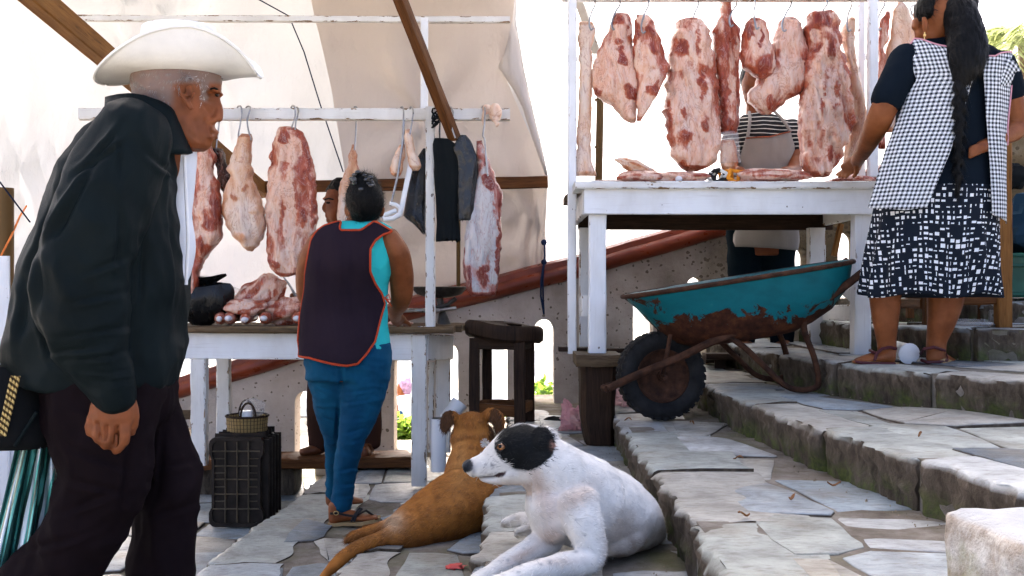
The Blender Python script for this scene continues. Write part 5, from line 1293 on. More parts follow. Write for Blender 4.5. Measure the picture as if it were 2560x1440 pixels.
mb.loft(rings); tag(mb.build('plastic_bag', MT['clear_film'], None, True, 30), 'clear plastic bag of pale trimmings below the red neck piece', 'bag')
meat('trimmings', [(350, 1803, 1838), (375, 1800, 1842), (405, 1800, 1846), (425, 1806, 1840)], 4.68, .022, MT['m_skin'], 'pale trimmings inside the clear plastic bag', seed=60, group=None)

# ------------------------------------------------------------------ hanging bags, saw and scale at the left stall
def hang(name, rows, Y, thick, mat, label, seed, folds=10, hook=None, cat='bag', depthf=.5):
    mb = MB(); rings = []; n = 44; ny = 34; y0, y1 = rows[0][0], rows[-1][0]
    for k in range(ny + 1):
        y = y0 + (y1 - y0) * k / ny
        for a, b in zip(rows, rows[1:]):
            if y <= b[0] + 1e-6: f = (y - a[0]) / (b[0] - a[0]); l, r = a[1] + (b[1] - a[1]) * f, a[2] + (b[2] - a[2]) * f; break
        c = P((l + r) / 2, y, Y); hw = px2m((r - l) / 2, Y); ring = []
        for q in range(n):
            a = q * 2 * math.pi / n; w = 1 + .10 * math.sin(a * folds + seed + nz((k * .12, seed, 0), 1) * 2) * (0.4 + .6 * k / ny)
            p = c + Vector((hw * math.cos(a), thick * w * math.sin(a) * (.5 + .5 * k / ny), nz((a * 1.5, seed, k * .1), 1) * .012 * (k / ny) + (.008 * math.sin(a * folds * 2) if k == ny else 0)))
            p += Vector((nz((p.x * 18, p.z * 9, seed), 1) * .006, nz((p.x * 14, p.z * 8, seed + 4), 1) * .014, 0)); ring.append(p)
        rings.append(ring)
    mb.loft(rings); t = thing(name, P((rows[0][1] + rows[0][2]) / 2, y1, Y), label, cat); mb.build('sheet', mat, t, True, 40)
    for h in (hook or []): s_hook(h, Y, t)
    return t
MT['grey_film'] = basic('grey_black_film', (.0065, .0068, .007), .22, .4, 10, .7, 40, .012, spec=.5, stretch=(1, 1, .5))
hang('black_apron', [(346, 1086, 1118), (360, 1082, 1140), (400, 1084, 1148), (470, 1087, 1150), (520, 1090, 1146), (560, 1091, 1150), (601, 1090, 1152)], 4.95, .03, MT['black_cloth'], 'pleated black cloth hanging next to the post of the left stall', 2, 14, hook=[[(1094, 290, .1), (1097, 268, .08), (1100, 280, 0), (1099, 350, -.01)]])
hang('plastic_bag', [(338, 1150, 1166), (352, 1140, 1178), (376, 1132, 1186), (390, 1140, 1192), (430, 1146, 1196), (470, 1143, 1190), (548, 1144, 1184)], 4.93, .03, MT['grey_film'], 'shiny dark grey plastic bag hanging right of the pleated black cloth', 5, 9, hook=[[(1124, 292, .1), (1127, 268, .08), (1133, 282, 0), (1128, 310, -.01), (1138, 345, -.02)]])
hang('plastic_bag', [(372, 1058, 1066), (400, 1040, 1068), (450, 1024, 1068), (500, 1014, 1068), (540, 1007, 1067), (560, 1034, 1067), (582, 1056, 1067)], 5.06, .04, MT['black_film'], 'big black plastic bag spreading left behind the post of the left stall', 7, 7)
t = thing('meat_saw', P(990, 545, 4.95), 'butcher bow saw with a white frame and handle hanging on the left stall rail', 'saw')
mb = MB(); mb.tube([P(976, 516, 4.95), P(994, 440, 4.95), P(1008, 350, 4.96), P(1010, 300, 4.97)], .006, 6); mb.build('blade', MT['steel'], t)
mb = MB(); mb.board(P(1003, 524, 4.96), P(1028, 405, 4.98), .012, .024, up=(1, 0, 0)); mb.tube([P(974, 508, 4.95), P(990, 512, 4.95), P(1004, 522, 4.96)], .010, 8); mb.build('frame', MT['white_plastic'], t)
mb = MB(); mb.tube([P(1003, 522, 4.96), P(1000, 536, 4.96), P(982, 546, 4.95), P(962, 548, 4.95), P(955, 540, 4.95), P(972, 533, 4.95), P(990, 526, 4.96)], [.014, .014, .013, .012, .011, .011, .012], 10); mb.build('handle', MT['white_plastic'], t)
t = thing('pan_scale', P(1100, 800, 5.3), 'dark iron pan scale standing on the left stall behind the post', 'scale')
c = P(1098, 722, 5.3); mb = MB()
mb.loft([[c + Vector((r * math.cos(k * math.pi / 14), r * .8 * math.sin(k * math.pi / 14), z)) for k in range(28)] for r, z in ((.145, .012), (.15, .008), (.12, -.028), (.07, -.045), (.02, -.05))]); mb.build('pan', MT['iron'], t)
mb = MB(); mb.tube([c + Vector((0, 0, -.05)), P(1105, 775, 5.3), P(1110, 815, 5.3)], [.02, .016, .04], 10); mb.tube([P(1090, 770, 5.28), P(1120, 762, 5.28), P(1140, 745, 5.28)], .012, 8); mb.build('stand', MT['iron'], t)
mb = MB(); mb.board(P(1000, 776, 5.25), P(1100, 776, 5.25), .10, .02); mb.board(P(1088, 776, 5.24), P(1140, 770, 5.24), .04, .018); mb.build('base', MT['steel'], t)
mb = MB(); mb.tube([P(1146, 725, 5.9), P(1146, 600, 5.9), P(1147, 480, 5.9)], .012, 8); tag(mb.build('thin_pole', MT['bamboo'], None), 'thin dark pole behind the pan scale', 'pole')
mb = MB(); mb.board(P(1020, 822, 4.93), P(1050, 820, 4.95), .03, .012); tag(mb.build('pocket_knife', basic('blue_plastic', (.02, .08, .25), .4), None), 'small blue pocket knife lying at the foot of the left stall post', 'knife')
# ------------------------------------------------------------------ people: helpers
def skin_mat(name, a, b, c):
    k = NT(name); v = k.co(); n = k.noise(v, 13, 6, .6); f = k.noise(v, 160, 4, .6)
    col = k.ramp(n, [(.28, a), (.5, b), (.75, c)])
    k.set(Base_Color=col, Roughness=k.ramp(f, [(.3, .42), (.7, .6)])); k.b.inputs['Specular IOR Level'].default_value = .2
    k.b.inputs['Subsurface Weight'].default_value = .12; k.b.inputs['Subsurface Scale'].default_value = .006; k.b.inputs['Subsurface Radius'].default_value = (1, .35, .2)
    k.bump(k.math('ADD', k.noise(v, 55, 5, .6), k.math('MULTIPLY', f, .4)), .28, .005); return k.m
MT['skin_old'] = skin_mat('weathered_skin', (.10, .026, .0075), (.16, .046, .015), (.21, .072, .029))
MT['skin'] = skin_mat('brown_skin', (.14, .041, .012), (.205, .064, .020), (.26, .09, .032))
def hair_mat(name, c, c2):
    k = NT(name); n = k.noise(k.mp(k.co(), (60, 60, 8)), 2, 5, .6)
    k.set(Base_Color=k.ramp(n, [(.3, c), (.7, c2)]), Roughness=.5); k.b.inputs['Specular IOR Level'].default_value = .12; k.bump(n, .6, .006); return k.m
MT['hair'] = hair_mat('black_hair', (.002, .002, .002), (.007, .0065, .006))
MT['hair_attr'] = attr_mat('hair_strands', .5, 0, vary=.1)

class Rows:
    """a body or garment described by rows (py, left px, right px, half depth m, dY)"""
    def __init__(s, rows, Y, sq=2.3): s.r = sorted(rows); s.Y = Y; s.sq = sq
    def at(s, y):
        r = s.r
        if y <= r[0][0]: return r[0][1:]
        for i in range(len(r) - 1):
            if y <= r[i + 1][0]:
                f = (y - r[i][0]) / (r[i + 1][0] - r[i][0]); a, b, c, d = r[max(0, i - 1)], r[i], r[i + 1], r[min(len(r) - 1, i + 2)]
                return [.5 * ((2 * b[k]) + (c[k] - a[k]) * f + (2 * a[k] - 5 * b[k] + 4 * c[k] - d[k]) * f * f + (3 * b[k] - a[k] - 3 * c[k] + d[k]) * f ** 3) for k in range(1, 5)]
        return r[-1][1:]
    def ring(s, y, n=40, grow=0.0):
        l, r, hd, dY = s.at(y); Y = s.Y + dY; c = P((l + r) / 2, y, Y); hw = px2m((r - l) / 2, Y) + grow; hd = hd + grow; o = []
        for k in range(n):
            a = k * 2 * math.pi / n; ca, sa = math.cos(a), math.sin(a); q = (abs(ca) ** s.sq + abs(sa) ** s.sq) ** (-1 / s.sq)
            o.append(c + Vector((hw * ca * q, hd * sa * q, 0)))
        return o
    def solid(s, mb, y0=None, y1=None, n=40, step=14, grow=0.0, fold=None):
        y0 = y0 if y0 is not None else s.r[0][0]; y1 = y1 if y1 is not None else s.r[-1][0]; m = max(4, int((y1 - y0) / step)); rings = []
        for k in range(m + 1):
            ring = s.ring(y0 + (y1 - y0) * k / m, n, grow)
            if fold: ring = [p + fold(p, k / m) for p in ring]
            rings.append(ring)
        uvs = []
        for rg in rings:
            u = [0.0]
            for k in range(n): u.append(u[-1] + (rg[(k + 1) % n] - rg[k]).length)
            u0 = u[3 * n // 4]; uvs.append([(x - u0, rg[0].z) for x in u])
        mb.loft(rings, uvs)
    def surf(s, px, y, off=0.0):
        l, r, hd, dY = s.at(y); q = max(-.995, min(.995, (px - (l + r) / 2) / ((r - l) / 2))); Y = s.Y + dY
        d = (1 - abs(q) ** s.sq) ** (1 / s.sq); p = P(px, y, Y); p.y = Y - hd * d - off
        p.x += off * q * .8; return p
    def patch(s, top, bot, xl, xr, off, nc=40, nr=44, fold=None):
        g = []; uv = []
        for i in range(nr + 1):
            row = []; ur = []
            for j in range(nc + 1):
                c = j / nc; y = top(c) + (bot(c) - top(c)) * i / nr; px = xl(y) + (xr(y) - xl(y)) * c; p = s.surf(px, y, off)
                if fold: p = p + fold(p, c, i / nr)
                row.append(p)
            u = [0.0]
            for j in range(nc): u.append(u[-1] + (Vector((row[j + 1].x, row[j + 1].y, 0)) - Vector((row[j].x, row[j].y, 0))).length)
            g.append(row); uv.append([(q - u[nc // 2], row[j].z) for j, q in enumerate(u)])
        mb = MB(); mb.grid(g, uv); return mb, g
def interp(pts):
    """pts (t, value) -> function"""
    def f(t):
        if t <= pts[0][0]: return pts[0][1]
        for (a, va), (b, vb) in zip(pts, pts[1:]):
            if t <= b: q = (t - a) / (b - a); return va + (vb - va) * q
        return pts[-1][1]
    return f
def garment(mb, name, mat, parent, thick=.004, sub=0):
    o = mb.build(name, mat, parent, True, None, fix=True)
    m = o.modifiers.new('t', 'SOLIDIFY'); m.thickness = thick; m.offset = 0
    return o
def foldn(amp, sx, sz, seed=0, dirn=Vector((0, -1, 0))):
    return lambda p, *a: dirn * (amp * (nz((p.x * sx, p.y * sx, p.z * sz), 1, seed) + .5 * abs(nz((p.x * sx * 2 + p.z * sz, p.y, p.z * sz * 2), 1, seed + 5))))
def cloth_mesh(mb, voxel, it, name, mat, parent, amps, seed=0, folds=()):
    """union of garment volumes, pushed about into folds; amps: (amp, frequency vector)"""
    me = remesh(mb, voxel, it); V = get_v(me); N = get_n(me); d = np.zeros(len(V))
    for (a, f) in amps:
        d += np.array([a * (.5 - 2 * abs(mnoise.noise(Vector((p[0] * f[0] + seed, p[1] * f[1], p[2] * f[2]))))) for p in V])
    if folds:
        q = to_px(V); Ym = np.median(V[:, 1])
        for (x0, y0, x1, y1, wd, dep) in folds:
            ax, ay = x1 - x0, y1 - y0; L = math.hypot(ax, ay); t = ((q[:, 0] - x0) * ax + (q[:, 1] - y0) * ay) / (L * L); tc = np.clip(t, 0, 1)
            sd = ((q[:, 0] - x0 - ax * tc) * -ay + (q[:, 1] - y0 - ay * tc) * ax) / L; ds = np.hypot(q[:, 0] - x0 - ax * tc, q[:, 1] - y0 - ay * tc)
            taper = np.clip(np.sin(np.pi * np.clip(tc, .06, .94)), 0, 1)
            d += taper * dep * (np.exp(-((sd - wd * .9) / wd) ** 2) * .8 - np.exp(-(ds / wd) ** 2)) * np.exp(-(np.clip(ds - wd * 3, 0, 99) / wd) ** 2) * (N[:, 1] < .3)
    set_v(me, V + N * d[:, None]); return link(name, me, mat, parent, True, None)
def lace(name, pts, r, mat, parent, n=7):
    mb = MB(); mb.tube(pts, r, n); return mb.build(name, mat, parent)

# ------------------------------------------------------------------ the old man walking at the left
YM = 2.35
man = thing('person', P(250, 1900, YM), 'person in a white hat and black jacket striding past at the left', 'person')
body = MB()
hr = [(120, 372, 505, .050, 1), (140, 348, 532, .066, 1), (165, 334, 547, .075, 1), (190, 328, 553, .078, 1), (212, 327, 555, .079, 1), (228, 331, 551, .078, 1), (242, 335, 543, .077, 1), (258, 342, 540, .075, 1), (274, 351, 537, .073, 1), (294, 366, 534, .070, 1), (312, 386, 531, .066, 1), (330, 408, 530, .061, 1), (348, 430, 530, .056, 1), (364, 452, 525, .047, 1), (376, 474, 512, .034, 1)]
rings = []
for i in range(66):
    y = 120 + 256 * i / 65; l, r, hd, _ = Rows(hr, YM).at(y); c = P((l + r) / 2, y, YM); hw = px2m((r - l) / 2, YM); ring = []
    for k in range(36):
        a = k * 2 * math.pi / 36; ca, sa = math.cos(a), math.sin(a)
        ring.append(c + Vector((hw * ca, hd * sa * (1 - .30 * max(0, ca) ** 2 - .08 * max(0, -ca) ** 2), 0)))
    rings.append(ring)
body.loft(rings)
HL = lambda pts, n=12: body.limb(pts, YM, n)
HL([(541, 238, 0, 8, .008), (545, 258, 0, 9, .010), (548, 278, 0, 11, .012), (545, 296, 0, 12, .015)])       # nose
for s in (-1, 1): HL([(536, 300, s * .013, 9, .009), (529, 303, s * .017, 6, .007)])
HL([(541, 226, -.035, 7, .012), (541, 228, 0, 6, .02), (541, 226, .035, 7, .012)])                             # brow
HL([(528, 327, -.022, 4, .006), (535, 326, 0, 5, .016), (528, 327, .022, 4, .006)]); HL([(526, 340, -.022, 4, .006), (533, 341, 0, 5, .015), (526, 340, .022, 4, .006)])
HL([(526, 308, 0, 9, .024), (528, 318, 0, 8, .022), (527, 334, 0, 7, .020)]); HL([(514, 362, 0, 14, .026), (522, 359, 0, 9, .018)])                                                          # chin
HL([(455, 300, 0, 75, .062), (425, 350, .0, 70, .064), (400, 420, .0, 75, .07)], 18)                             # neck
for s in (-1, 1):                                                                                               # ears
    y0 = s * .079
    pts = [(477, 262, 0), (462, 250, .004), (450, 228, .010), (452, 206, .013), (466, 194, .013), (482, 196, .010), (490, 208, .004)]
    HL([(x, y, y0 + s * d, 5, .006) for x, y, d in pts], 8); HL([(474, 214, y0 - s * .003, 11, .004), (470, 240, y0 - s * .002, 10, .004)], 8); HL([(470, 258, y0 + s * .002, 9, .006), (478, 272, y0, 8, .006)], 8)
    HL([(486, 232, y0 + s * .003, 4, .005), (480, 246, y0 + s * .003, 4, .005)], 8)
HEADN = len(body.V)
# torso and limbs below the clothes
TM = Rows([(262, 300, 430, .07, .02), (300, 250, 438, .10, .0), (345, 226, 444, .13, -.03), (420, 186, 446, .15, -.04), (520, 146, 448, .155, -.04), (620, 106, 452, .16, -.04), (720, 74, 456, .16, -.04), (820, 50, 448, .16, -.04), (900, 46, 440, .155, -.04), (965, 70, 434, .15, -.04)], YM, 3.0)
TM.solid(body, grow=-.03)
arm = [(335, 335, -.17, 88, .085), (290, 430, -.20, 105, .09), (240, 560, -.225, 114, .092), (208, 680, -.235, 114, .088), (206, 780, -.235, 106, .082), (232, 870, -.225, 90, .072), (263, 935, -.21, 70, .058), (280, 990, -.205, 54, .045)]
body.limb([(x, y, d, r * .62, rd * .62) for x, y, d, r, rd in arm] + [(284, 1010, -.205, 46, .026)], YM)
body.limb([(330, 340, .12, 55, .05), (330, 520, .14, 52, .05), (345, 700, .14, 48, .045), (378, 860, .13, 36, .04), (385, 930, .12, 32, .03), (388, 970, .11, 30, .02)], YM)
hp = lambda pts, n=10: body.limb([(x, y, -.205 + d, r, rd) for x, y, d, r, rd in pts], YM, n)
hp([(284, 975, 0, 44, .026), (281, 1005, 0, 52, .025), (278, 1035, 0, 57, .024), (270, 1062, .002, 50, .022)], 16)
hp([(233, 1045, 0, 17, .013), (226, 1070, -.002, 15, .012), (232, 1090, .012, 13, .011), (246, 1082, .024, 10, .009)])
hp([(255, 1058, -.004, 18, .013), (246, 1085, -.006, 16, .012), (252, 1103, .010, 14, .011), (266, 1092, .024, 11, .009)])
hp([(280, 1064, -.005, 18, .013), (270, 1097, -.006, 16, .012), (264, 1114, .010, 13, .011), (276, 1100, .024, 11, .009)])
hp([(308, 1060, -.003, 18, .013), (311, 1096, -.002, 15, .012), (296, 1122, .008, 12, .010), (286, 1128, .016, 10, .008)])
hp([(325, 1005, .012, 17, .013), (336, 1045, .018, 14, .012), (328, 1082, .026, 11, .010)])
legs = {'near': [(258, 960, -.09, 148, .11), (262, 1080, -.10, 134, .105), (270, 1200, -.10, 112, .10), (205, 1330, -.09, 100, .085), (100, 1460, -.07, 90, .07), (-40, 1620, -.06, 78, .065), (-120, 1740, -.05, 72, .06)],
        'far': [(330, 960, .09, 100, .10), (378, 1080, .10, 94, .10), (418, 1200, .10, 82, .09), (415, 1340, .10, 84, .08), (405, 1500, .10, 80, .075), (395, 1680, .10, 74, .065), (390, 1850, .10, 66, .06)]}
for L in legs.values(): body.limb([(x, y, d, r * .62, rd * .62) for x, y, d, r, rd in L], YM)
me = remesh(body, .0042, 3, .45)
V = get_v(me); N = get_n(me); q = to_px(V)
w = np.array([nz(p, 70) for p in V]) * .0012; w += np.array([-abs(nz((p[0] * .6, p[1], p[2] * 2.2), 34, 3)) for p in V]) * .0012
# creases: eye socket, cheek fold, neck lines
near = V[:, 1] < YM
for (x0, y0_, x1, y1_, wd, dep) in ((520, 232, 546, 240, 5, .0035), (514, 300, 526, 336, 4, .003), (440, 330, 470, 372, 4, .0025), (418, 322, 446, 380, 4, .002), (500, 246, 530, 256, 3, .0018), (508, 230, 528, 236, 2.5, .0016), (508, 262, 524, 282, 3, .0016), (486, 300, 498, 340, 4, .0015), (470, 330, 500, 352, 4, .0014), (402, 300, 432, 372, 4, .0022), (530, 333, 542, 333, 2.5, .003)):
    ax, ay = x1 - x0, y1_ - y0_; t = np.clip(((q[:, 0] - x0) * ax + (q[:, 1] - y0_) * ay) / (ax * ax + ay * ay), 0, 1); d = np.hypot(q[:, 0] - x0 - ax * t, q[:, 1] - y0_ - ay * t)
    w -= 1.5 * dep * np.exp(-(d / wd) ** 2) * near
# tendons and knuckle grooves on the hand
for (x0, y0_, x1, y1_) in ((243, 1058, 250, 1095), (266, 1066, 262, 1102), (294, 1068, 290, 1110)):
    ax, ay = x1 - x0, y1_ - y0_; t = np.clip(((q[:, 0] - x0) * ax + (q[:, 1] - y0_) * ay) / (ax * ax + ay * ay), 0, 1); d = np.hypot(q[:, 0] - x0 - ax * t, q[:, 1] - y0_ - ay * t); w -= .011 * np.exp(-(d / 3.4) ** 2) * near
set_v(me, V + N * w[:, None])
hairy = np.clip(sstep(300, 240, q[:, 1]) * sstep(445, 420, q[:, 0]) + sstep(262, 245, q[:, 1]) * sstep(498, 505, q[:, 0]) * sstep(526, 516, q[:, 0]) * sstep(180, 190, q[:, 1]) + sstep(215, 200, q[:, 1]), 0, 1) * (q[:, 1] < 320)
col = np.tile(np.array([.21, .066, .024]), (len(V), 1)); nv = np.array([nz(p, 24) + .6 * nz(p, 70, 2) for p in V])[:, None]
col *= (1 + .32 * nv); col = col * (1 - hairy[:, None] * .7) + np.array([.20, .165, .145]) * hairy[:, None] * .7
ear_shade = np.exp(-((q[:, 0] - 472) ** 2 / 60 + (q[:, 1] - 236) ** 2 / 300)) * (near & (q[:, 1] < 300)); col *= 1 - .5 * ear_shade[:, None]  # shade painted into the hollow of the near ear
set_col(me, np.clip(col, 0, 1)); MT['skin_attr'] = attr_mat('weathered_skin_attr', .5, .3, 110, .003, .2, .12, .1)
link('body', me, MT['skin_attr'], man, True, None)
# short grey hair and white sideburn
hc = me.copy(); V = get_v(hc); q2 = to_px(V); g = np.where(((q2[:, 0] > 495) & (q2[:, 0] < 540))[:, None], np.array([.40, .37, .35]), np.array([.25, .225, .21])); set_col(hc, g)
fur('hair', hc, man, MT['hair_attr'], 26000, .015, lambda v: np.tile(np.array([-.35, 0, -1.0]), (len(v), 1)), .0016, lambda V, N: (lambda q: (q[:, 1] < 322) & (q[:, 1] > 168) & (q[:, 0] < 600) & (((q[:, 0] < 447) & (q[:, 1] < 300 + (447 - q[:, 0]) * .25)) | ((q[:, 0] > 500) & (q[:, 0] < 516 - (q[:, 1] - 190) * .08) & (q[:, 1] < 252)) | ((q[:, 1] < 192) & (q[:, 0] < 500))) & (q[:, 0] < 545))(to_px(V)), .12, 3, .3)
bpy.data.meshes.remove(hc) if hc.users == 0 else None
lace('eyebrow', [P(526, 223, YM - .053), P(535, 220, YM - .047), P(543, 223, YM - .038)], .0024, MT['hair_attr'], man)
mb = MB(); mb.ball(P(543, 238, YM - .030), (.005, .008, .004)); mb.build('eye', basic('dark_eye', (.02, .012, .008), .15, .2), man)
# clothes
MT['jacket'] = cloth('black_jacket', (.0052, .0092, .0102), .6, weave=500, var=.25)
MT['jacket'].node_tree.nodes['Principled BSDF'].inputs['Specular IOR Level'].default_value = .06
MT['trousers'] = cloth('dark_purple_trousers', (.0095, .0060, .0072), .85, weave=500, var=.25)
jm = MB(); TM.solid(jm, 285, 962); jm.limb(arm, YM, 22)
jm.limb([(330, 340, .12, 80, .075), (330, 520, .14, 76, .075), (345, 700, .14, 70, .07), (378, 860, .13, 52, .06), (385, 930, .12, 46, .05)], YM)
jm.limb([(262, 925, -.21, 72, .062), (277, 975, -.208, 60, .052), (281, 990, -.206, 55, .047)], YM, 22)
cl = MB()   # standing collar with open front
jo = cloth_mesh(jm, .007, 6, 'jacket', MT['jacket'], man, [(.013, (5, 5, 2.4)), (.011, (9, 7, 6)), (.004, (20, 16, 14))], 3, [(310, 300, 170, 450, 9, .012), (330, 340, 180, 430, 7, .010), (300, 300, 296, 470, 6, .008), (240, 380, 120, 620, 10, .014), (190, 470, 95, 640, 9, .014), (100, 620, 98, 800, 8, .014), (98, 800, 125, 900, 8, .014), (120, 885, 260, 868, 6, .011), (150, 845, 340, 815, 6, .010), (180, 905, 330, 880, 5, .010), (300, 500, 290, 700, 10, .010), (200, 690, 330, 640, 8, .009), (170, 760, 320, 730, 7, .010), (420, 430, 440, 800, 8, .008), (60, 700, 40, 880, 10, .014), (360, 380, 455, 460, 8, .009), (355, 560, 345, 800, 8, .010), (200, 930, 330, 930, 5, .008), (215, 955, 335, 955, 4, .008), (140, 500, 60, 700, 9, .012)])
mb = MB(); g = []
_ct = interp([(-1, 243), (-.7, 237), (-.35, 235), (0, 241), (.35, 254), (.6, 268), (.8, 286), (.93, 308), (1, 335)])
for i in range(9):
    f = i / 8; row = []
    for k in range(61):
        ph = R(12) + (2 * math.pi - R(24)) * k / 60; c_, s_ = math.cos(ph), math.sin(ph)
        py = 385 + (_ct(c_) - 385) * f; px = 363 + (94 + 14 * (1 - f)) * c_ + 6 * (1 - f)
        if c_ > .8: px += 2 * (1 - f)
        row.append(P(px + nz((c_ * 4, s_ * 4, f), 1) * 3, py, YM - (.098 + .03 * (1 - f) + .008 * math.sin(f * 3)) * s_))
    g.append(row)
mb.grid(g); co_ = garment(mb, 'collar', MT['jacket'], man, .012)
# white shirt showing at the open front
MT['white_cloth'] = cloth('white_cotton', (.68, .71, .76), .85, var=.06)
SH = Rows([(345, 420, 476, .045, 0), (380, 425, 486, .045, 0), (450, 430, 481, .035, 0), (520, 430, 480, .035, 0), (620, 430, 483, .035, 0), (690, 430, 470, .035, 0), (730, 420, 452, .035, 0)], YM)
mb = MB(); SH.solid(mb, fold=lambda p, f: Vector((nz(p, 14) * .006, 0, 0))); mb.build('shirt', MT['white_cloth'], man, True, None)
lace('zip', [P(461 + (y - 390) * .045 - (max(0, y - 600) * .09), y, YM - .05) for y in range(392, 720, 20)], .004, MT['white_plastic'], man)
tm = MB()
for L in legs.values(): tm.limb(L, YM, 22)
tm.limb([(250, 930, 0, 150, .16), (270, 1010, 0, 165, .17)], YM)
cloth_mesh(tm, .008, 6, 'trousers', MT['trousers'], man, [(.014, (5, 5, 4)), (.009, (11, 9, 9)), (.004, (24, 20, 16))], 9, [(170, 1120, 330, 1180, 9, .012), (150, 1200, 330, 1240, 9, .012), (140, 1290, 300, 1230, 9, .014), (60, 1380, 240, 1330, 9, .012), (420, 1000, 380, 1300, 8, .010), (330, 1050, 300, 1300, 9, .012), (380, 1180, 500, 1150, 7, .010), (360, 1300, 500, 1260, 8, .010), (200, 1010, 290, 1120, 8, .010)])
for (x, y, d, s) in ((-150, 1785, -.05, 1), (392, 1895, .10, 1)):
    mb = MB(); mb.limb([(x - 30, y + 25, d, 38, .045), (x + 40, y + 30, d, 36, .048), (x + 120, y + 45, d, 26, .045), (x + 165, y + 50, d, 18, .035)], YM); mb.build('shoe', basic('black_leather', (.015, .012, .01), .4), man)
# the hat: crown and brim curled up at the sides
MT['felt'] = basic('white_felt', (.74, .735, .71), .85, .10, 9, .3, 180, .002, stretch=(1, 1, 1))
hc_ = P(447, 172, YM); NB = 72
_ze = interp([(245, 206), (270, 195), (300, 180), (340, 159), (400, 130), (440, 116), (480, 107), (520, 104), (555, 110), (590, 124), (618, 144), (636, 166), (645, 184), (649, 194)])
def brim(a, r):
    """a: angle, 0 = front; r 0..1 from head to edge"""
    ca, sa = math.cos(a), math.sin(a); cs = math.copysign(abs(ca) ** (.72 if ca > 0 else .95), ca)
    x = (.101 + .089 * r) * cs; y = (.080 + .085 * r * (1 - .25 * r)) * sa
    ze = (172 - _ze(447 + .190 * cs / YM * F)) * YM / F; z0 = -.018
    z = z0 + (ze - z0) * (.25 * r + .75 * r ** 2.2)
    return Vector((x, y, z))
rt = Matrix.Identity(3)
rings = [[hc_ + rt @ brim(k * 2 * math.pi / NB, r) for k in range(NB)] for r in (0, .2, .4, .6, .75, .88, .96, 1.0)]
under = [[p + Vector((0, 0, .006)) for p in rg] for rg in rings[::-1]]
mb = MB(); mb.loft(rings + under, caps=False); br = mb.build('hat', MT['felt'], man, True, 60); lace('brim_edge', rings[-1] + [rings[-1][0]], .0042, MT['felt'], br, 6)
mb = MB(); rings = []
for i in range(12):
    f = i / 11; z = .094 * f; sx = .099 - .014 * f; sy = .079 - .018 * f; ring = []
    for k in range(40):
        a = k * 2 * math.pi / 40; dent = 0
        ring.append(hc_ + rt @ Vector((sx * math.cos(a), sy * math.sin(a) * (1 - .12 * f * max(0, math.cos(a))), z + .010 * f * math.cos(a) * 0 + .004)))
    rings.append(ring)
for (s, z) in ((.94, .101), (.75, .099), (.45, .088), (.1, .085)): rings.append([hc_ + rt @ Vector((.085 * s * math.cos(a), .061 * s * math.sin(a), z)) for a in [k * 2 * math.pi / 40 for k in range(40)]])
mb.loft(rings); mb.build('crown', MT['felt'], br, True, 70)
lace('hat_band', [hc_ + rt @ Vector((.1005 * math.cos(a), .0805 * math.sin(a), .014)) for a in [k * 2 * math.pi / 40 for k in range(41)]], .006, MT['felt'], br)
# shoulder bag and the striped bundle he carries
t = thing('shoulder_bag', P(40, 1118, 2.25), 'black woven shoulder bag with yellow rope cords hanging behind the old man', 'bag')
BG = Rows([(915, -80, 92, .05, 0), (960, -95, 104, .07, 0), (1040, -100, 118, .08, 0), (1095, -98, 128, .075, 0), (1118, -92, 118, .05, 0)], 2.26)
mb = MB(); BG.solid(mb, n=30, fold=lambda p, f: Vector((0, nz(p, 16) * .008, 0))); mb.build('body', cloth('black_wool', (.010, .011, .012), .95, weave=200), t, True, None)
rope = NT('yellow_rope'); rope.set(Base_Color=rope.ramp(rope.n('TexWave', {'Vector': rope.co(), 'Scale': 42.0, 'Distortion': .4}, bands_direction='DIAGONAL').outputs['Fac'], [(.35, (.05, .03, .01)), (.6, (.58, .42, .16))]), Roughness=.8)
for k in range(3): lace('cord', [P(30 + k * 9 - (f * (34 + k * 1)), 940 + f * 150, 2.175 - .004 * k) for f in (0, .2, .4, .6, .8, 1)], .0032, rope.m, t)
lace('seam', [P(92 - f * 55, 1030 + f * 85, 2.185) for f in (0, .25, .5, .75, 1)], .004, MT['jacket'], t)
t = thing('striped_bundle', P(80, 1440, 2.3), 'folded plastic sheet with green, turquoise and white stripes held low behind the old man', 'bundle')
k = NT('striped_sheet'); uv = k.n('SeparateXYZ', {0: k.co('UV')}); s_ = k.math('FRACT', k.math('ADD', k.math('MULTIPLY', uv.outputs[0], 9.0), k.math('MULTIPLY', k.noise(k.co('UV'), 3, 3), .12)))
k.set(Base_Color=k.ramp(s_, [(0, (.03, .10, .09)), (.14, (.12, .50, .45)), (.30, (.02, .06, .05)), (.42, (.60, .68, .72)), (.60, (.10, .42, .36)), (.70, (.14, .20, .16)), (.82, (.22, .62, .55)), (.92, (.03, .09, .08))], 'CONSTANT'), Roughness=.38); k.bump(k.noise(k.mp(k.co(), (1, 1, .3)), 30, 4), .4, .01)
mb = MB(); g = []; uvg = []
for i in range(31):
    f = i / 30; row = []; ur = []
    for c in range(41):
        u = c / 40; ea = 48 + (-80 - 48) * f; eb = 150 + 30 * f
        px = ea + (eb - ea) * u + math.sin(u * 17 + f * 2) * 5; py = 1085 + 520 * f + 30 * u
        row.append(P(px, py, 2.32 + .035 * math.sin(u * 21 + f * 3) + .02 * math.sin(u * 47) - .03 * math.sin(u * 3.1))); ur.append((u * (.6 + .4 * f) * .55, f))
    g.append(row); uvg.append(ur)
mb.grid(g, uvg); garment(mb, 'sheet', k.m, t, .004)

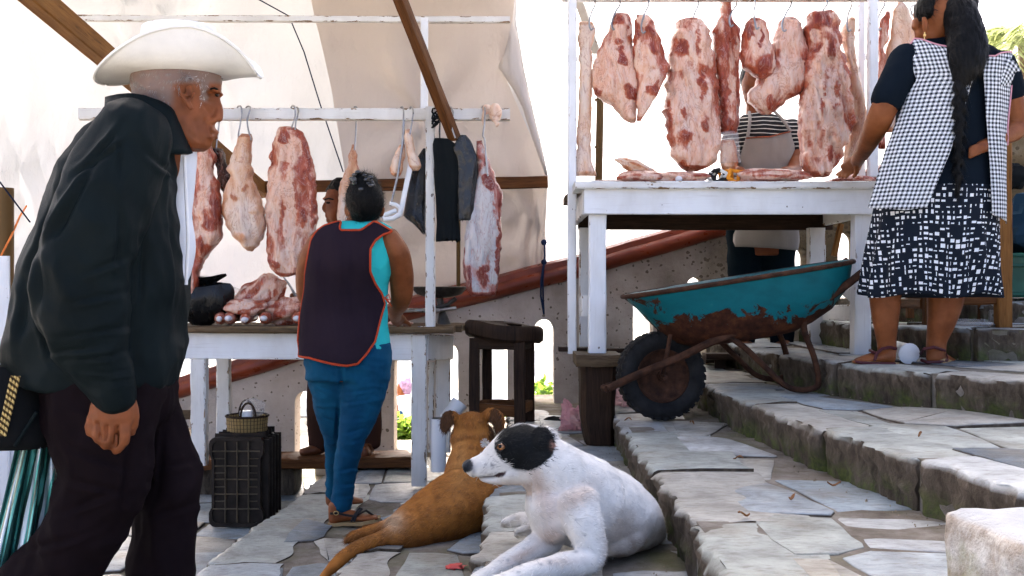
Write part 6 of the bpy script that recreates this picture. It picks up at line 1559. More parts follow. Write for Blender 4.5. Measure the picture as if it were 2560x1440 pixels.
# ------------------------------------------------------------------ the woman in the dark vest (seen from behind)
YA = 4.22
wa = thing('person', P(870, 1310, YA), 'person in a dark vest with orange piping and blue jeans at the left stall', 'person')
body = MB(); A = lambda pts, n=14, dy=0: body.limb([(x, y, d + dy, r, rd) for x, y, d, r, rd in pts], YA, n)
A([(912, 470, .0, 38, .075), (910, 505, 0, 44, .085), (908, 540, .02, 38, .07)], 18); A([(905, 545, .0, 30, .05), (902, 580, .02, 34, .055)])
for x, s in ((867, -1), (955, 1)): A([(x, 512, -.005, 5, .012), (x + s, 528, -.002, 6, .012), (x - s * 2, 542, .0, 4, .008)], 8)
TA = Rows([(548, 868, 942, .05, .01), (562, 826, 968, .075, .0), (580, 796, 992, .09, 0), (610, 785, 990, .105, 0), (660, 780, 982, .11, .0), (720, 778, 968, .11, .02), (760, 772, 966, .115, .03), (810, 768, 968, .125, .03), (860, 766, 974, .13, .02), (905, 764, 976, .125, .0), (950, 768, 972, .11, 0)], YA)
TA.solid(body, grow=-.012)
A([(972, 592, -.03, 26, .06), (992, 630, -.02, 31, .06), (1000, 660, .01, 31, .055), (1004, 700, .05, 31, .05), (1003, 745, .10, 27, .042), (990, 775, .22, 20, .032), (987, 792, .36, 17, .026)])
A([(990, 790, .36, 18, .022), (996, 800, .42, 20, .018), (1002, 806, .46, 18, .014)], 10)
for k, (dx, dy) in enumerate(((8, 0), (15, -2), (20, -1), (-6, 4))): A([(998 + dx * .4, 802, .43, 6, .010), (1001 + dx, 808, .48 - k * .012, 5, .009), (1003 + dx * 1.15, 815, .50 - k * .015, 4, .008)], 8)
A([(800, 600, -.02, 26, .06), (778, 640, -.01, 29, .055), (768, 675, .02, 28, .05), (765, 710, .05, 26, .046), (768, 745, .10, 22, .04), (800, 775, .25, 18, .03), (850, 795, .40, 16, .024), (880, 805, .48, 16, .02)])
for k in range(4): A([(880, 806, .48, 5, .009), (900, 810, .52 - k * .02, 5, .009), (914, 816, .53 - k * .02, 4, .008)], 8)
lr = [(908, 905, .0, 66, .11), (906, 960, .0, 64, .105), (896, 1030, .0, 50, .085), (880, 1095, -.01, 35, .066), (868, 1145, .0, 31, .062), (860, 1205, .01, 28, .050), (853, 1266, .01, 26, .044)]
ll = [(834, 905, .03, 66, .11), (832, 960, .05, 60, .105), (832, 1030, .10, 42, .085), (838, 1095, .16, 28, .064), (837, 1145, .22, 24, .058), (834, 1195, .27, 20, .046), (832, 1240, .30, 18, .038)]
for L in (lr, ll): A([(x, y, d, r * .8, rd * .8) for x, y, d, r, rd in L])
def foot(mb, Y, heel, ball, toe, w, ht):
    """heel/ball/toe: (px, py, dY)"""
    mb.limb([(heel[0], heel[1] - ht, heel[2], w * 1.0, .034), (heel[0], heel[1] - 8, heel[2], w * .95, .036), ], Y, 12)
    mb.limb([(heel[0], heel[1] - 12, heel[2], 14, .032), ((heel[0] + ball[0]) / 2, (heel[1] + ball[1]) / 2 - 16, (heel[2] + ball[2]) / 2, 14, .036), (ball[0], ball[1] - 9, ball[2], 9, .042), (toe[0], toe[1] - 6, toe[2], 5, .036)], Y, 12)
foot(body, YA, (840, 1305, .0), (905, 1303, -.01), (940, 1299, -.01), 20, 40)
for k in range(5): A([(918 - k * 3, 1298 - k * 1.5, -.035 + k * .018, 6, .010), (944 - k * 5, 1296 - k * 1.5, -.04 + k * .02, 5, .008)], 8)
foot(body, YA, (830, 1262, .30), (880, 1260, .33), (905, 1258, .34), 17, 30)
me = remesh(body, .006, 3); link('body', me, MT['skin'], wa, True, None)
hm = MB(); hm.limb([(910, 462, -.015, 36, .075), (912, 492, -.02, 47, .088), (912, 522, -.02, 44, .078), (908, 545, -.012, 30, .055)], YA, 18); hm.limb([(906, 470, -.05, 26, .04), (905, 450, -.06, 24, .036), (903, 440, -.05, 15, .02)], YA, 14)
me = remesh(hm, .006, 4); V = get_v(me); N = get_n(me); set_v(me, V + N * np.array([[nz((p[0] * 3, p[1] * 2, p[2]), 30) * .004] for p in V])); set_col(me, np.full((len(V), 3), .004)); ho = link('hair', me, MT['hair'], wa, True, None); fur('hair_strands', me, wa, MT['hair_attr'], 5000, .05, lambda v: np.array([P(906, 455, YA - .05)]) - v, .0022, None, .10, 4, .6)
mb = MB(); rng = random.Random(3)
for k in range(22): a = k * .6; c = P(905, 455, YA - .085) + Vector((.038 * math.cos(a) + rng.uniform(-.008, .008), .02 * math.sin(a * 1.7) - .01, .024 * math.sin(a) + rng.uniform(-.012, .022))); mb.ball(c, (.012, .010, .009), 8, 5)
mb.build('scrunchie', basic('shiny_black_ribbon', (.02, .02, .022), .12, .5, 60, .5, 90, .01, spec=.8), wa)
for x in (868, 952):
    mb = MB(); c = P(x, 548, YA - .01); mb.tube([c + Vector((.008 * math.cos(a), 0, .010 * math.sin(a))) for a in [q * math.pi / 6 for q in range(13)]], .0018, 5); mb.build('earring', MT['steel'], wa)
MT['turq'] = cloth('turquoise_shirt', (.035, .50, .49), .75, var=.08); MT['vest'] = cloth('dark_plum_vest', (.020, .013, .019), .8, var=.2); MT['jeans'] = None
sm = MB(); TA.solid(sm, 552, 872, grow=.002)
cloth_mesh(sm, .008, 4, 'shirt', MT['turq'], wa, [(.004, (12, 8, 9)), (.002, (30, 20, 20))], 4)
vt = interp([(0, 604), (.04, 582), (.10, 566), (.27, 556), (.30, 557), (.33, 574), (.37, 579), (.60, 579), (.64, 574), (.73, 557), (.80, 560), (.97, 578), (1, 584)])
vb = interp([(0, 888), (.18, 890), (.22, 892), (.5, 903), (.72, 908), (.86, 903), (.94, 880), (1, 850)])
vxl = interp([(555, 812), (580, 794), (610, 788), (690, 772), (740, 768), (790, 757), (850, 752), (890, 758)])
vxr = interp([(555, 985), (580, 986), (590, 962), (605, 945), (625, 935), (680, 934), (710, 944), (735, 958), (760, 964), (790, 957), (850, 945), (908, 930)])
TV = Rows([(r[0], r[1] - 10, r[2] + 6, r[3] + .012, r[4]) for r in TA.r], YA)
mb, g = TV.patch(vt, vb, vxl, vxr, .008, 56, 52, foldn(.010, 16, 3.5, 2)); garment(mb, 'vest_apron', MT['vest'], wa, .005)
pip = basic('orange_piping', (.42, .045, .010), .6, .1)
edge = [g[i][0] for i in range(len(g) - 1, -1, -1)] + g[0][1:] + [g[i][-1] for i in range(1, len(g))] + g[-1][-2::-1]
lace('piping', [p + Vector((0, -.003, 0)) for p in edge], .0048, pip, wa, 6)
for d in ((10, -8, 14, 6), (10, 10, 18, 22)): lace('apron_tie', [P(962, 744, YA - .05), P(962 + d[0], 744 + d[1], YA - .06), P(962 + d[2], 744 + d[3], YA - .05), P(964, 748, YA - .05)], .0028, pip, wa, 6)
k = NT('blue_denim'); v = k.co(); k.set(Base_Color=k.mix(k.ramp(k.noise(k.mp(v, (1, 1, .4)), 9, 5), [(.4, 0.0), (.75, .7)]), (.001, .045, .10), (.006, .105, .19)), Roughness=.85); k.bump(k.math('ADD', k.noise(v, 420, 2), k.noise(v, 24, 4)), .3, .006); MT['jeans'] = k.m
jm = MB()
for L in (lr, ll): jm.limb(L, YA, 20)
TA.solid(jm, 856, 950, grow=.004)
cloth_mesh(jm, .007, 4, 'jeans', MT['jeans'], wa, [(.004, (8, 6, 16)), (.003, (22, 14, 34))], 6, [(850, 900, 960, 930, 5, .006), (790, 905, 850, 930, 5, .006), (852, 905, 850, 980, 5, .012), (850, 985, 930, 975, 4, .007), (850, 1010, 930, 1000, 4, .006), (845, 1090, 920, 1070, 4, .007), (850, 1110, 915, 1100, 4, .006), (840, 1180, 900, 1170, 4, .006), (845, 1215, 895, 1210, 4, .006), (838, 1245, 888, 1240, 4, .006), (780, 960, 840, 985, 4, .006), (800, 1040, 840, 1060, 4, .005), (848, 980, 838, 1100, 5, .01)])
MT['tan_sole'] = basic('tan_sole', (.34, .23, .11), .7, .15); MT['black_strap'] = basic('black_leather_strap', (.012, .011, .012), .45, .3)
def sole(parent, Y, pts, w, thick, mat):
    mb = MB(); rings = []
    for (px, py, dY, ww) in pts:
        c = P(px, py, Y + dY); rings.append([c + Vector((0, -w * ww, 0)), c + Vector((0, w * ww, 0)), c + Vector((0, w * ww, thick)), c + Vector((0, -w * ww, thick))])
    mb.loft(rings); return mb.build('sole', mat, parent, True, 40)
sole(wa, YA, [(822, 1313, 0, .7), (830, 1313, 0, .9), (860, 1310, 0, .8), (905, 1309, -.01, 1.0), (935, 1303, -.01, .9), (950, 1299, -.01, .5)], .045, .014, MT['tan_sole'])
for p in ([(826, 1284, -.03), (845, 1283, -.042), (865, 1288, -.045), (888, 1291, -.045)], [(885, 1304, -.05), (892, 1285, -.046), (905, 1272, -.02)], [(892, 1288, -.047), (915, 1276, -.01), (938, 1292, .0)], [(878, 1304, -.05), (884, 1290, -.047), (900, 1270, -.01)]):
    lace('strap', [P(x, y, YA + d) for x, y, d in p], .005, MT['black_strap'], wa, 6)
mb = MB(); c = P(840, 1283, YA - .047); mb.tube([c + Vector((.010 * math.cos(a), 0, .008 * math.sin(a))) for a in [q * math.pi / 6 for q in range(13)]], .002, 6); mb.build('buckle', basic('brass', (.6, .45, .2), .3, metal=.9), wa)

# ------------------------------------------------------------------ the woman in the chequered apron (right)
YW = 4.0
wr = thing('person', P(2270, 910, YW), 'person in a black and white chequered apron and patterned skirt, reaching to the right stall', 'person')
body = MB(); A = lambda pts, n=14: body.limb(pts, YW, n)
A([(2352, 12, .0, 58, .085), (2346, 45, 0, 62, .09), (2336, 75, .0, 50, .075), (2325, 92, .0, 34, .055)], 20); A([(2356, 70, .02, 40, .05), (2362, 130, .02, 46, .055)])
A([(2292, 50, -.01, 9, .03), (2288, 68, -.01, 9, .022)]); A([(2300, 84, -.01, 14, .03), (2296, 96, -.005, 9, .02)]); A([(2310, 45, -.084, 6, .01), (2314, 66, -.088, 8, .012), (2313, 82, -.084, 5, .008)], 8)
TW = Rows([(92, 2310, 2420, .06, .02), (112, 2280, 2460, .08, .01), (135, 2256, 2500, .10, .0), (170, 2244, 2512, .115, 0), (230, 2248, 2500, .125, 0), (300, 2244, 2492, .135, 0), (370, 2232, 2486, .145, 0), (440, 2215, 2484, .155, 0), (500, 2200, 2484, .165, 0), (540, 2195, 2484, .165, 0)], YW)
TW.solid(body, grow=-.02)
A([(2262, 160, -.03, 38, .06), (2238, 210, -.05, 36, .058), (2214, 262, -.06, 33, .052), (2196, 305, -.03, 32, .048), (2176, 345, .06, 27, .04), (2156, 382, .18, 21, .032), (2144, 402, .28, 17, .026)])
A([(2146, 398, .28, 18, .022), (2130, 412, .34, 21, .020), (2116, 424, .38, 19, .016)], 12)
for k, (x, y) in enumerate(((2092, 438), (2098, 442), (2106, 444), (2116, 444))): A([(2118 + k * 4, 424 + k * 2, .38 - k * .01, 7, .011), ((2118 + x) / 2 + k * 2 - 4, (424 + y) / 2 + 1, .42 - k * .014, 6, .010), (x, y, .43 - k * .02, 5, .008)], 8)
A([(2138, 408, .28, 8, .012), (2142, 428, .29, 7, .011), (2134, 442, .31, 5, .009)], 8)
A([(2500, 175, -.02, 36, .06), (2516, 225, -.02, 35, .058), (2532, 280, -.01, 34, .052), (2540, 318, -.01, 30, .048), (2515, 335, -.05, 26, .042), (2490, 350, -.09, 22, .035), (2470, 362, -.12, 18, .026)])
A([(2474, 360, -.13, 18, .02), (2452, 368, -.15, 17, .018)], 10)
for k in range(4): A([(2456, 362 + k * 5, -.15, 6, .010), (2436, 366 + k * 7, -.165, 6, .009), (2424, 372 + k * 7, -.165, 5, .008)], 8)
A([(2212, 700, 0, 40, .075), (2213, 760, .0, 36, .07), (2214, 810, 0, 30, .055), (2216, 850, .01, 24, .042), (2218, 878, .01, 23, .04)]); A([(2368, 700, 0, 48, .08), (2362, 760, .0, 42, .072), (2352, 810, 0, 33, .056), (2342, 850, .01, 25, .042), (2340, 880, .01, 24, .04)])
A([(2220, 890, .0, 24, .036), (2200, 893, -.01, 17, .038), (2170, 897, -.02, 12, .040), (2142, 903, -.02, 7, .034)], 12); A([(2338, 890, .0, 26, .036), (2346, 894, .08, 20, .04), (2358, 898, .16, 13, .044), (2370, 900, .21, 9, .038)], 12)
for k in range(4): A([(2152 - k * 2, 901 - k, -.05 + k * .018, 6, .010), (2134 + k * 3, 905 - k, -.05 + k * .02, 5, .008)], 8)
me = remesh(body, .006, 3); link('body', me, MT['skin'], wr, True, None)
hm = MB(); hm.limb([(2362, -22, .0, 50, .08), (2366, 10, .01, 74, .10), (2372, 45, .015, 66, .098), (2376, 80, .02, 48, .08)], YW, 22); hm.limb([(2310, 12, -.03, 22, .06), (2312, 36, -.04, 22, .05)], YW, 12)
hm.limb([(2396, 25, -.06, 44, .06), (2410, 70, -.10, 46, .06), (2418, 115, -.13, 52, .055), (2414, 160, -.15, 46, .05), (2404, 195, -.155, 26, .036)], YW, 18)
for k in range(15):
    y = 196 + k * 17; x = 2402 - k * .6 + 4 * (-1) ** k; hm.limb([(x - 5 * (-1) ** k, y - 11, -.165, 14 - k * .55, .018), (x + 5 * (-1) ** k, y + 10, -.17, 13 - k * .55, .017)], YW, 8)
hm.limb([(2396, 440, -.19, 9, .012), (2394, 480, -.19, 5, .007)], YW, 8)
me = remesh(hm, .0055, 3); V = get_v(me); N = get_n(me); set_v(me, V + N * np.array([[nz((p[0] * 4, p[1] * 2, p[2]), 26) * .005] for p in V])); set_col(me, np.full((len(V), 3), .0035)); link('hair', me, MT['hair'], wr, True, None); fur('hair_strands', me, wr, MT['hair_attr'], 9000, .055, lambda v: np.stack([np.where(to_px(v)[:, 0] < 2385, .8, 0.0), v[:, 0] * 0 - .1, np.where(to_px(v)[:, 0] >= 2385, -1.1, -.1)], 1), .0022, None, .10, 5, .7)
for (x, y) in ((2393, 22), (2402, 26)): mb = MB(); mb.ball(P(x, y, YW - .115), .008, 10, 6); mb.build('hair_bead', MT['steel'], wr)
mb = MB(); mb.ball(P(2312, 88, YW - .095), .006, 8, 5); mb.tube([P(2312, 80, YW - .093), P(2311, 98, YW - .093)], .002, 5); mb.build('earring', basic('gold', (.7, .5, .2), .3, metal=.9), wr)
MT['black_shirt'] = cloth('navy_black_shirt', (.006, .010, .016), .85, var=.2)
sm = MB(); TW.solid(sm, 100, 520, grow=.0); sm.limb([(2270, 150, -.02, 46, .075), (2242, 205, -.05, 44, .07), (2216, 252, -.06, 40, .062)], YW, 18); sm.limb([(2492, 160, -.02, 42, .075), (2510, 200, -.02, 42, .07), (2522, 236, -.02, 42, .064)], YW, 18)
cloth_mesh(sm, .008, 4, 'shirt', MT['black_shirt'], wr, [(.005, (8, 8, 5)), (.003, (18, 14, 12))], 2)
k = NT('gingham'); uv = k.n('SeparateXYZ', {0: k.co('UV')}); fr_ = 1 / .0165
cx = k.math('LESS_THAN', k.math('FRACT', k.math('MULTIPLY', uv.outputs[0], fr_)), .5); cy = k.math('LESS_THAN', k.math('FRACT', k.math('MULTIPLY', uv.outputs[1], fr_)), .5)
sm_ = k.math('ADD', cx, cy); k.set(Base_Color=k.ramp(k.math('MULTIPLY', sm_, .5), [(0, (.76, .78, .80)), (.4, (.30, .32, .35)), (.9, (.012, .015, .02))], 'CONSTANT'), Roughness=.85); k.bump(k.noise(k.co(), 300, 3), .15, .003); MT['gingham'] = k.m
TG = Rows([(r[0], r[1] - 8, r[2] + 8, r[3] + .014, r[4]) for r in TW.r], YW)
lt = interp([(0, 122), (.12, 108), (.25, 112), (.55, 132), (.85, 145), (1, 150)]); lb = interp([(0, 524), (.3, 530), (.6, 534), (1, 528)])
lxl = interp([(100, 2264), (190, 2262), (215, 2268), (250, 2250), (300, 2232), (380, 2200), (450, 2178), (530, 2155)]); lxr = interp([(100, 2330), (140, 2372), (200, 2396), (240, 2380), (320, 2355), (400, 2325), (480, 2290), (535, 2268)])
TGl = Rows([(r[0], min(r[1], lxl(r[0])) - 10, r[2], r[3] + .014, r[4]) for r in TW.r], YW)
mb, g1 = TGl.patch(lt, lb, lxl, lxr, .012, 44, 60, foldn(.011, 13, 3, 7)); ap = garment(mb, 'apron', MT['gingham'], wr, .004)
rt_ = interp([(0, 160), (.3, 160), (.5, 150), (1, 140)]); rb = interp([(0, 544), (.5, 552), (1, 562)]); rxl = interp([(140, 2424), (160, 2420), (200, 2414), (300, 2416), (420, 2424), (560, 2428)]); rxr = interp([(140, 2508), (200, 2498), (260, 2490), (330, 2478), (420, 2484), (560, 2486)])
mb, g2 = TG.patch(rt_, rb, rxl, rxr, .012, 30, 60, foldn(.009, 16, 3, 11)); garment(mb, 'apron_panel', MT['gingham'], wr, .004)
# shoulder flap standing off the right shoulder
mb = MB(); gg = []; uvg = []
for i in range(13):
    f = i / 12; row = []; ur = []
    for j in range(13):
        c = j / 12; a = P(2490, 138, YW - .10).lerp(P(2478, 232, YW - .13), f); b = P(2553, 178, YW - .07).lerp(P(2502, 238, YW - .10), f)
        p = a.lerp(b, c) + Vector((0, -.02 * math.sin(c * 3.1), .012 * math.sin(c * 3.1))); row.append(p); ur.append((c * .105, f * .15))
    gg.append(row); uvg.append(ur)
mb.grid(gg, uvg); garment(mb, 'shoulder_flap', MT['gingham'], wr, .004)
pk = basic('pink_piping', (.62, .30, .36), .7, .1); lace('piping', [p + Vector((0, -.004, .002)) for p in g1[0]] , .003, pk, wr, 5); lace('piping', [p + Vector((0, -.004, .002)) for p in g2[0]], .003, pk, wr, 5); lace('piping', [g2[i][-1] + Vector((.004, -.004, 0)) for i in range(12, 34)], .003, pk, wr, 5)
# skirt
k = NT('skirt_print'); uv = k.n('SeparateXYZ', {0: k.co('UV')}); U = k.math('MULTIPLY', uv.outputs[0], 46.0); Vv = k.math('MULTIPLY', uv.outputs[1], 46.0)
fu, fv = k.math('FLOOR', U), k.math('FLOOR', Vv); wn1 = k.n('TexWhiteNoise', {'Vector': k.n('CombineXYZ', {0: fu, 1: fv}).outputs[0]}, noise_dimensions='2D')
sc = k.n('SeparateColor', {0: wn1.outputs['Color']}); lu, lv = k.math('FRACT', U), k.math('FRACT', Vv)
hx = k.math('LESS_THAN', k.math('ABSOLUTE', k.math('SUBTRACT', lu, k.math('MULTIPLY_ADD', sc.outputs[0], .3, .35))), k.math('MULTIPLY_ADD', sc.outputs[2], .36, .06))
hy = k.math('LESS_THAN', k.math('ABSOLUTE', k.math('SUBTRACT', lv, k.math('MULTIPLY_ADD', sc.outputs[1], .3, .35))), k.math('MULTIPLY_ADD', sc.outputs[0], .3, .08))
pm = k.math('MULTIPLY', k.math('MULTIPLY', hx, hy), k.math('GREATER_THAN', sc.outputs[1], .16))
k.set(Base_Color=k.mix(pm, (.006, .010, .018), (.74, .76, .78)), Roughness=.85); k.bump(k.noise(k.co(), 300, 3), .15, .003); MT['skirt'] = k.m
SK = Rows([(470, 2200, 2484, .165, 0), (520, 2190, 2484, .175, 0), (580, 2180, 2482, .185, 0), (650, 2168, 2482, .195, 0), (710, 2160, 2482, .20, 0), (738, 2157, 2483, .20, 0)], YW)
mb = MB(); SK.solid(mb, n=90, step=8, fold=lambda p, f: Vector((p.x - P(2330, 600, YW).x, p.y - YW, 0)).normalized() * (.016 * f * math.sin(math.atan2(p.y - YW, p.x - P(2330, 600, YW).x) * 17 + 2 * nz(p, 3)) + .01 * f * nz(p, 7)) + Vector((0, 0, .010 * math.sin(math.atan2(p.y - YW, p.x - P(2330, 600, YW).x) * 5) * f)))
mb.build('skirt', MT['skirt'], wr, True, None)
mar = basic('maroon_strap', (.07, .015, .018), .55, .2); ck = basic('cork_sole', (.36, .23, .11), .8, .3, 60, .3, 120)
sole(wr, YW, [(2240, 913, 0, .75), (2225, 913, 0, .9), (2195, 911, -.01, .8), (2160, 909, -.02, 1.0), (2135, 909, -.02, .6)], .042, .012, ck)
mb = MB(); mb.limb([(2340, 905, 0, 23, .034), (2352, 906, .10, 18, .04), (2372, 907, .22, 14, .036)], YW, 12); mb.build('sole', ck, wr)
for p in ([(2240, 872, -.02), (2225, 868, -.042), (2205, 872, -.05), (2192, 884, -.055), (2186, 902, -.058)], [(2192, 884, -.055), (2182, 880, -.04), (2175, 876, .0)], [(2138, 903, -.05), (2150, 907, -.062), (2190, 909, -.06), (2238, 910, -.05)]): lace('strap', [P(x, y, YW + d) for x, y, d in p], .0065, mar, wr, 7)
for p in ([(2302, 884, .03), (2310, 872, -.03), (2335, 868, -.048), (2360, 876, -.02), (2366, 892, .04), (2366, 906, .05)], [(2304, 900, .0), (2318, 906, -.035), (2350, 905, -.04), (2368, 900, .02)]): lace('strap', [P(x, y, YW + d) for x, y, d in p], .0065, mar, wr, 7)

# ------------------------------------------------------------------ seller behind the left stall
YS = 5.62
sl = thing('person', P(860, 1135, YS), 'person with short dark hair holding a steel behind the left stall, partly hidden by meat', 'person')
body = MB(); A = lambda pts, n=14: body.limb(pts, YS, n)
hrr = [(462, 826, 872, .05, 0), (480, 816, 884, .07, 0), (500, 812, 886, .075, 0), (512, 815, 884, .073, 0), (525, 813, 878, .07, 0), (540, 816, 868, .062, 0), (555, 824, 856, .045, 0)]
rings = []
for i in range(26):
    y = 462 + 93 * i / 25; l, r, hd, _ = Rows(hrr, YS).at(y); c = P((l + r) / 2, y, YS); hw = px2m((r - l) / 2, YS); rings.append([c + Vector((hw * math.cos(a), hd * math.sin(a) * (1 - .25 * max(0, -math.cos(a)) ** 2), 0)) for a in [q * math.pi / 14 for q in range(28)]])
body.loft(rings)
A([(813, 508, -.01, 4, .008), (809, 520, -.01, 5, .010), (812, 528, -.01, 4, .012)], 8); A([(815, 537, -.015, 3, .014), (816, 542, -.015, 3, .013)], 8); A([(820, 550, -.005, 6, .02), (824, 555, 0, 6, .02)], 8); A([(815, 498, -.03, 4, .012), (813, 498, .01, 4, .02)], 8)
A([(852, 540, .01, 24, .055), (858, 580, .02, 28, .06)])
TS = Rows([(572, 810, 905, .07, 0), (590, 790, 925, .10, 0), (640, 785, 930, .12, 0), (720, 788, 925, .12, 0), (800, 790, 922, .12, 0), (880, 790, 920, .12, 0)], YS); TS.solid(body, grow=-.015)
A([(800, 610, -.02, 24, .05), (782, 670, -.06, 22, .045), (770, 720, -.12, 18, .036), (752, 742, -.18, 14, .028)]); A([(915, 610, 0, 24, .05), (935, 680, -.02, 20, .042), (930, 740, -.08, 16, .034)])
A([(752, 742, -.18, 13, .022), (740, 746, -.20, 14, .02), (734, 750, -.20, 11, .018)], 10)
for k in range(4): A([(740, 736 + k * 6, -.22, 5, .008), (728, 738 + k * 6, -.235, 5, .008), (730, 742 + k * 6, -.255, 4, .007)], 8)
for L in ([(820, 870, 0, 42, .09), (808, 980, 0, 36, .08), (804, 1060, 0, 30, .06), (800, 1110, 0, 24, .05)], [(895, 870, 0, 42, .09), (910, 980, 0, 36, .08), (920, 1060, 0, 30, .06), (922, 1110, 0, 24, .05)]): A([(x, y, d, r * .8, rd * .8) for x, y, d, r, rd in L])
link('body', remesh(body, .006, 2), MT['skin_old'], sl, True, None)
hm = MB(); hm.limb([(846, 466, .0, 26, .07), (860, 478, 0, 28, .075), (870, 498, .0, 20, .072)], YS, 14); hm.limb([(824, 472, -.02, 8, .05), (836, 468, 0, 12, .06)], YS, 10); me = remesh(hm, .006, 3); V = get_v(me); N = get_n(me); set_v(me, V + N * np.array([[nz(p, 60) * .005] for p in V])); link('hair', me, MT['hair'], sl, True, None)
lace('eyebrow', [P(812, 499, YS - .055), P(822, 496, YS - .068), P(834, 499, YS - .07)], .004, MT['hair'], sl); mb = MB(); mb.ball(P(820, 507, YS - .058), (.012, .006, .006)); mb.build('eye', basic('dark_eye_b', (.02, .012, .008), .2), sl)
sm = MB(); TS.solid(sm, grow=.006); sm.limb([(802, 605, -.02, 28, .06), (786, 655, -.05, 26, .052)], YS); sm.limb([(914, 605, 0, 28, .06), (932, 660, -.02, 25, .05)], YS); cloth_mesh(sm, .012, 4, 'shirt', MT['white_cloth'], sl, [(.006, (8, 8, 6))], 1)
tm = MB(); MT['brown_cloth'] = cloth('brown_trousers', (.045, .022, .016), .85)
for L in ([(820, 865, 0, 44, .10), (806, 980, 0, 38, .085), (800, 1060, 0, 32, .065), (798, 1112, 0, 28, .055)], [(895, 865, 0, 44, .10), (912, 980, 0, 38, .085), (922, 1060, 0, 32, .065), (924, 1108, 0, 28, .055)]): tm.limb(L, YS)
cloth_mesh(tm, .010, 4, 'trousers', MT['brown_cloth'], sl, [(.007, (8, 8, 9))], 5)
MT['brown_leather'] = basic('brown_leather', (.14, .05, .022), .38, .3, 20, .2)
for pts in ([(800, 1118, .0, 17, .042), (778, 1126, -.03, 13, .045), (756, 1130, -.05, 9, .04)], [(922, 1116, .0, 17, .042), (915, 1128, -.06, 14, .045), (912, 1134, -.12, 10, .042)]): mb = MB(); mb.limb(pts, YS); mb.build('shoe', MT['brown_leather'], sl)
mb = MB(); mb.tube([P(740, 742, YS - .24), P(722, 710, YS - .26), P(702, 684, YS - .27)], [.008, .006, .003], 8); tag(mb.build('sharpening_steel', MT['steel'], None), 'thin sharpening steel in the hand of the seller behind the left stall', 'steel')

# ------------------------------------------------------------------ seller behind the right stall
YT = 5.55
sr = thing('person', P(1900, 870, YT), 'person in a striped shirt and pale apron, face hidden by hanging ham', 'person')
body = MB(); A = lambda pts, n=14: body.limb(pts, YT, n)
A([(1893, 185, 0, 34, .085), (1890, 215, 0, 36, .085), (1888, 245, -.01, 28, .065)], 18); A([(1892, 240, .01, 26, .055), (1894, 300, .02, 30, .06)]); A([(1880, 225, -.09, 8, .016), (1880, 235, -.095, 8, .014)], 8)
TT = Rows([(288, 1862, 1926, .06, 0), (300, 1846, 1956, .09, 0), (322, 1832, 1982, .11, 0), (370, 1834, 1980, .12, 0), (430, 1838, 1976, .12, 0), (520, 1836, 1978, .125, 0), (600, 1832, 1984, .125, 0), (640, 1836, 1980, .11, 0)], YT); TT.solid(body, grow=-.015)
A([(1840, 325, 0, 28, .055), (1826, 380, -.05, 24, .05), (1830, 425, -.15, 19, .04), (1850, 430, -.32, 15, .03)]); A([(1975, 325, 0, 28, .055), (1990, 380, -.05, 24, .05), (1985, 425, -.15, 19, .04), (1960, 432, -.32, 15, .03)])
for x, s in ((1852, 1), (1958, -1)):
    for k in range(4): A([(x + s * 2, 430 + k, -.33, 5, .010), (x + s * (6 + k * 2), 436, -.38 + k * .012, 5, .009)], 8)
for x in (1862, 1945): A([(x, 630, 0, 38, .08), (x, 720, 0, 34, .07), (x + (8 if x > 1900 else 0), 820, 0, 26, .055), (x + (10 if x > 1900 else 0), 862, 0, 22, .05)])
link('body', remesh(body, .007, 2), MT['skin_old'], sr, True, None)
hm = MB(); hm.limb([(1890, 172, .02, 34, .085), (1884, 200, .03, 36, .085), (1880, 222, .05, 26, .06)], YT, 14); link('hair', remesh(hm, .008, 3), MT['hair'], sr, True, None)
k = NT('striped_shirt'); zz = k.n('SeparateXYZ', {0: k.n('VectorMath', {0: k.co(), 1: k.n('CombineXYZ', {2: k.math('MULTIPLY', k.noise(k.co(), 5, 2), .03)}).outputs[0]}, operation='ADD').outputs[0]}).outputs[2]
k.set(Base_Color=k.mix(k.math('LESS_THAN', k.math('FRACT', k.math('MULTIPLY', zz, 42.0)), .2), (.016, .016, .018), (.55, .53, .48)), Roughness=.9)
sm = MB(); TT.solid(sm, 286, 560, grow=.006); sm.limb([(1842, 322, 0, 32, .065), (1826, 375, -.05, 29, .058)], YT); sm.limb([(1974, 322, 0, 32, .065), (1991, 375, -.05, 29, .058)], YT); cloth_mesh(sm, .010, 4, 'shirt', k.m, sr, [(.006, (8, 8, 6))], 3)
TP = Rows([(r[0], r[1] - 6, r[2] + 6, r[3] + .02, r[4]) for r in TT.r], YT)
MT['apron_cloth'] = cloth('pale_apron', (.27, .25, .235), .9, var=.12)
mb, g = TP.patch(interp([(0, 352), (.5, 350), (1, 336)]), lambda c: 618 + 10 * c, interp([(330, 1856), (352, 1854), (400, 1842), (430, 1834), (620, 1830)]), interp([(330, 1958), (352, 1962), (400, 1985), (430, 1990), (620, 1988)]), .008, 30, 40, foldn(.012, 9, 4, 3)); garment(mb, 'apron', MT['apron_cloth'], sr, .005)
lace('hem', [p + Vector((0, -.005, -.004)) for p in g[0]], .004, basic('brown_tape', (.22, .06, .03), .8), sr, 6)
for a, b in (((1858, 352), (1868, 286)), ((1958, 338), (1926, 284))): lace('apron_strap', [TP.surf(a[0] + (b[0] - a[0]) * f, a[1] + (b[1] - a[1]) * f, .012) for f in (0, .25, .5, .75, 1)], .009, MT['apron_cloth'], sr, 6)
tm = MB(); MT['dark_jeans'] = cloth('dark_jeans', (.005, .010, .014), .9)
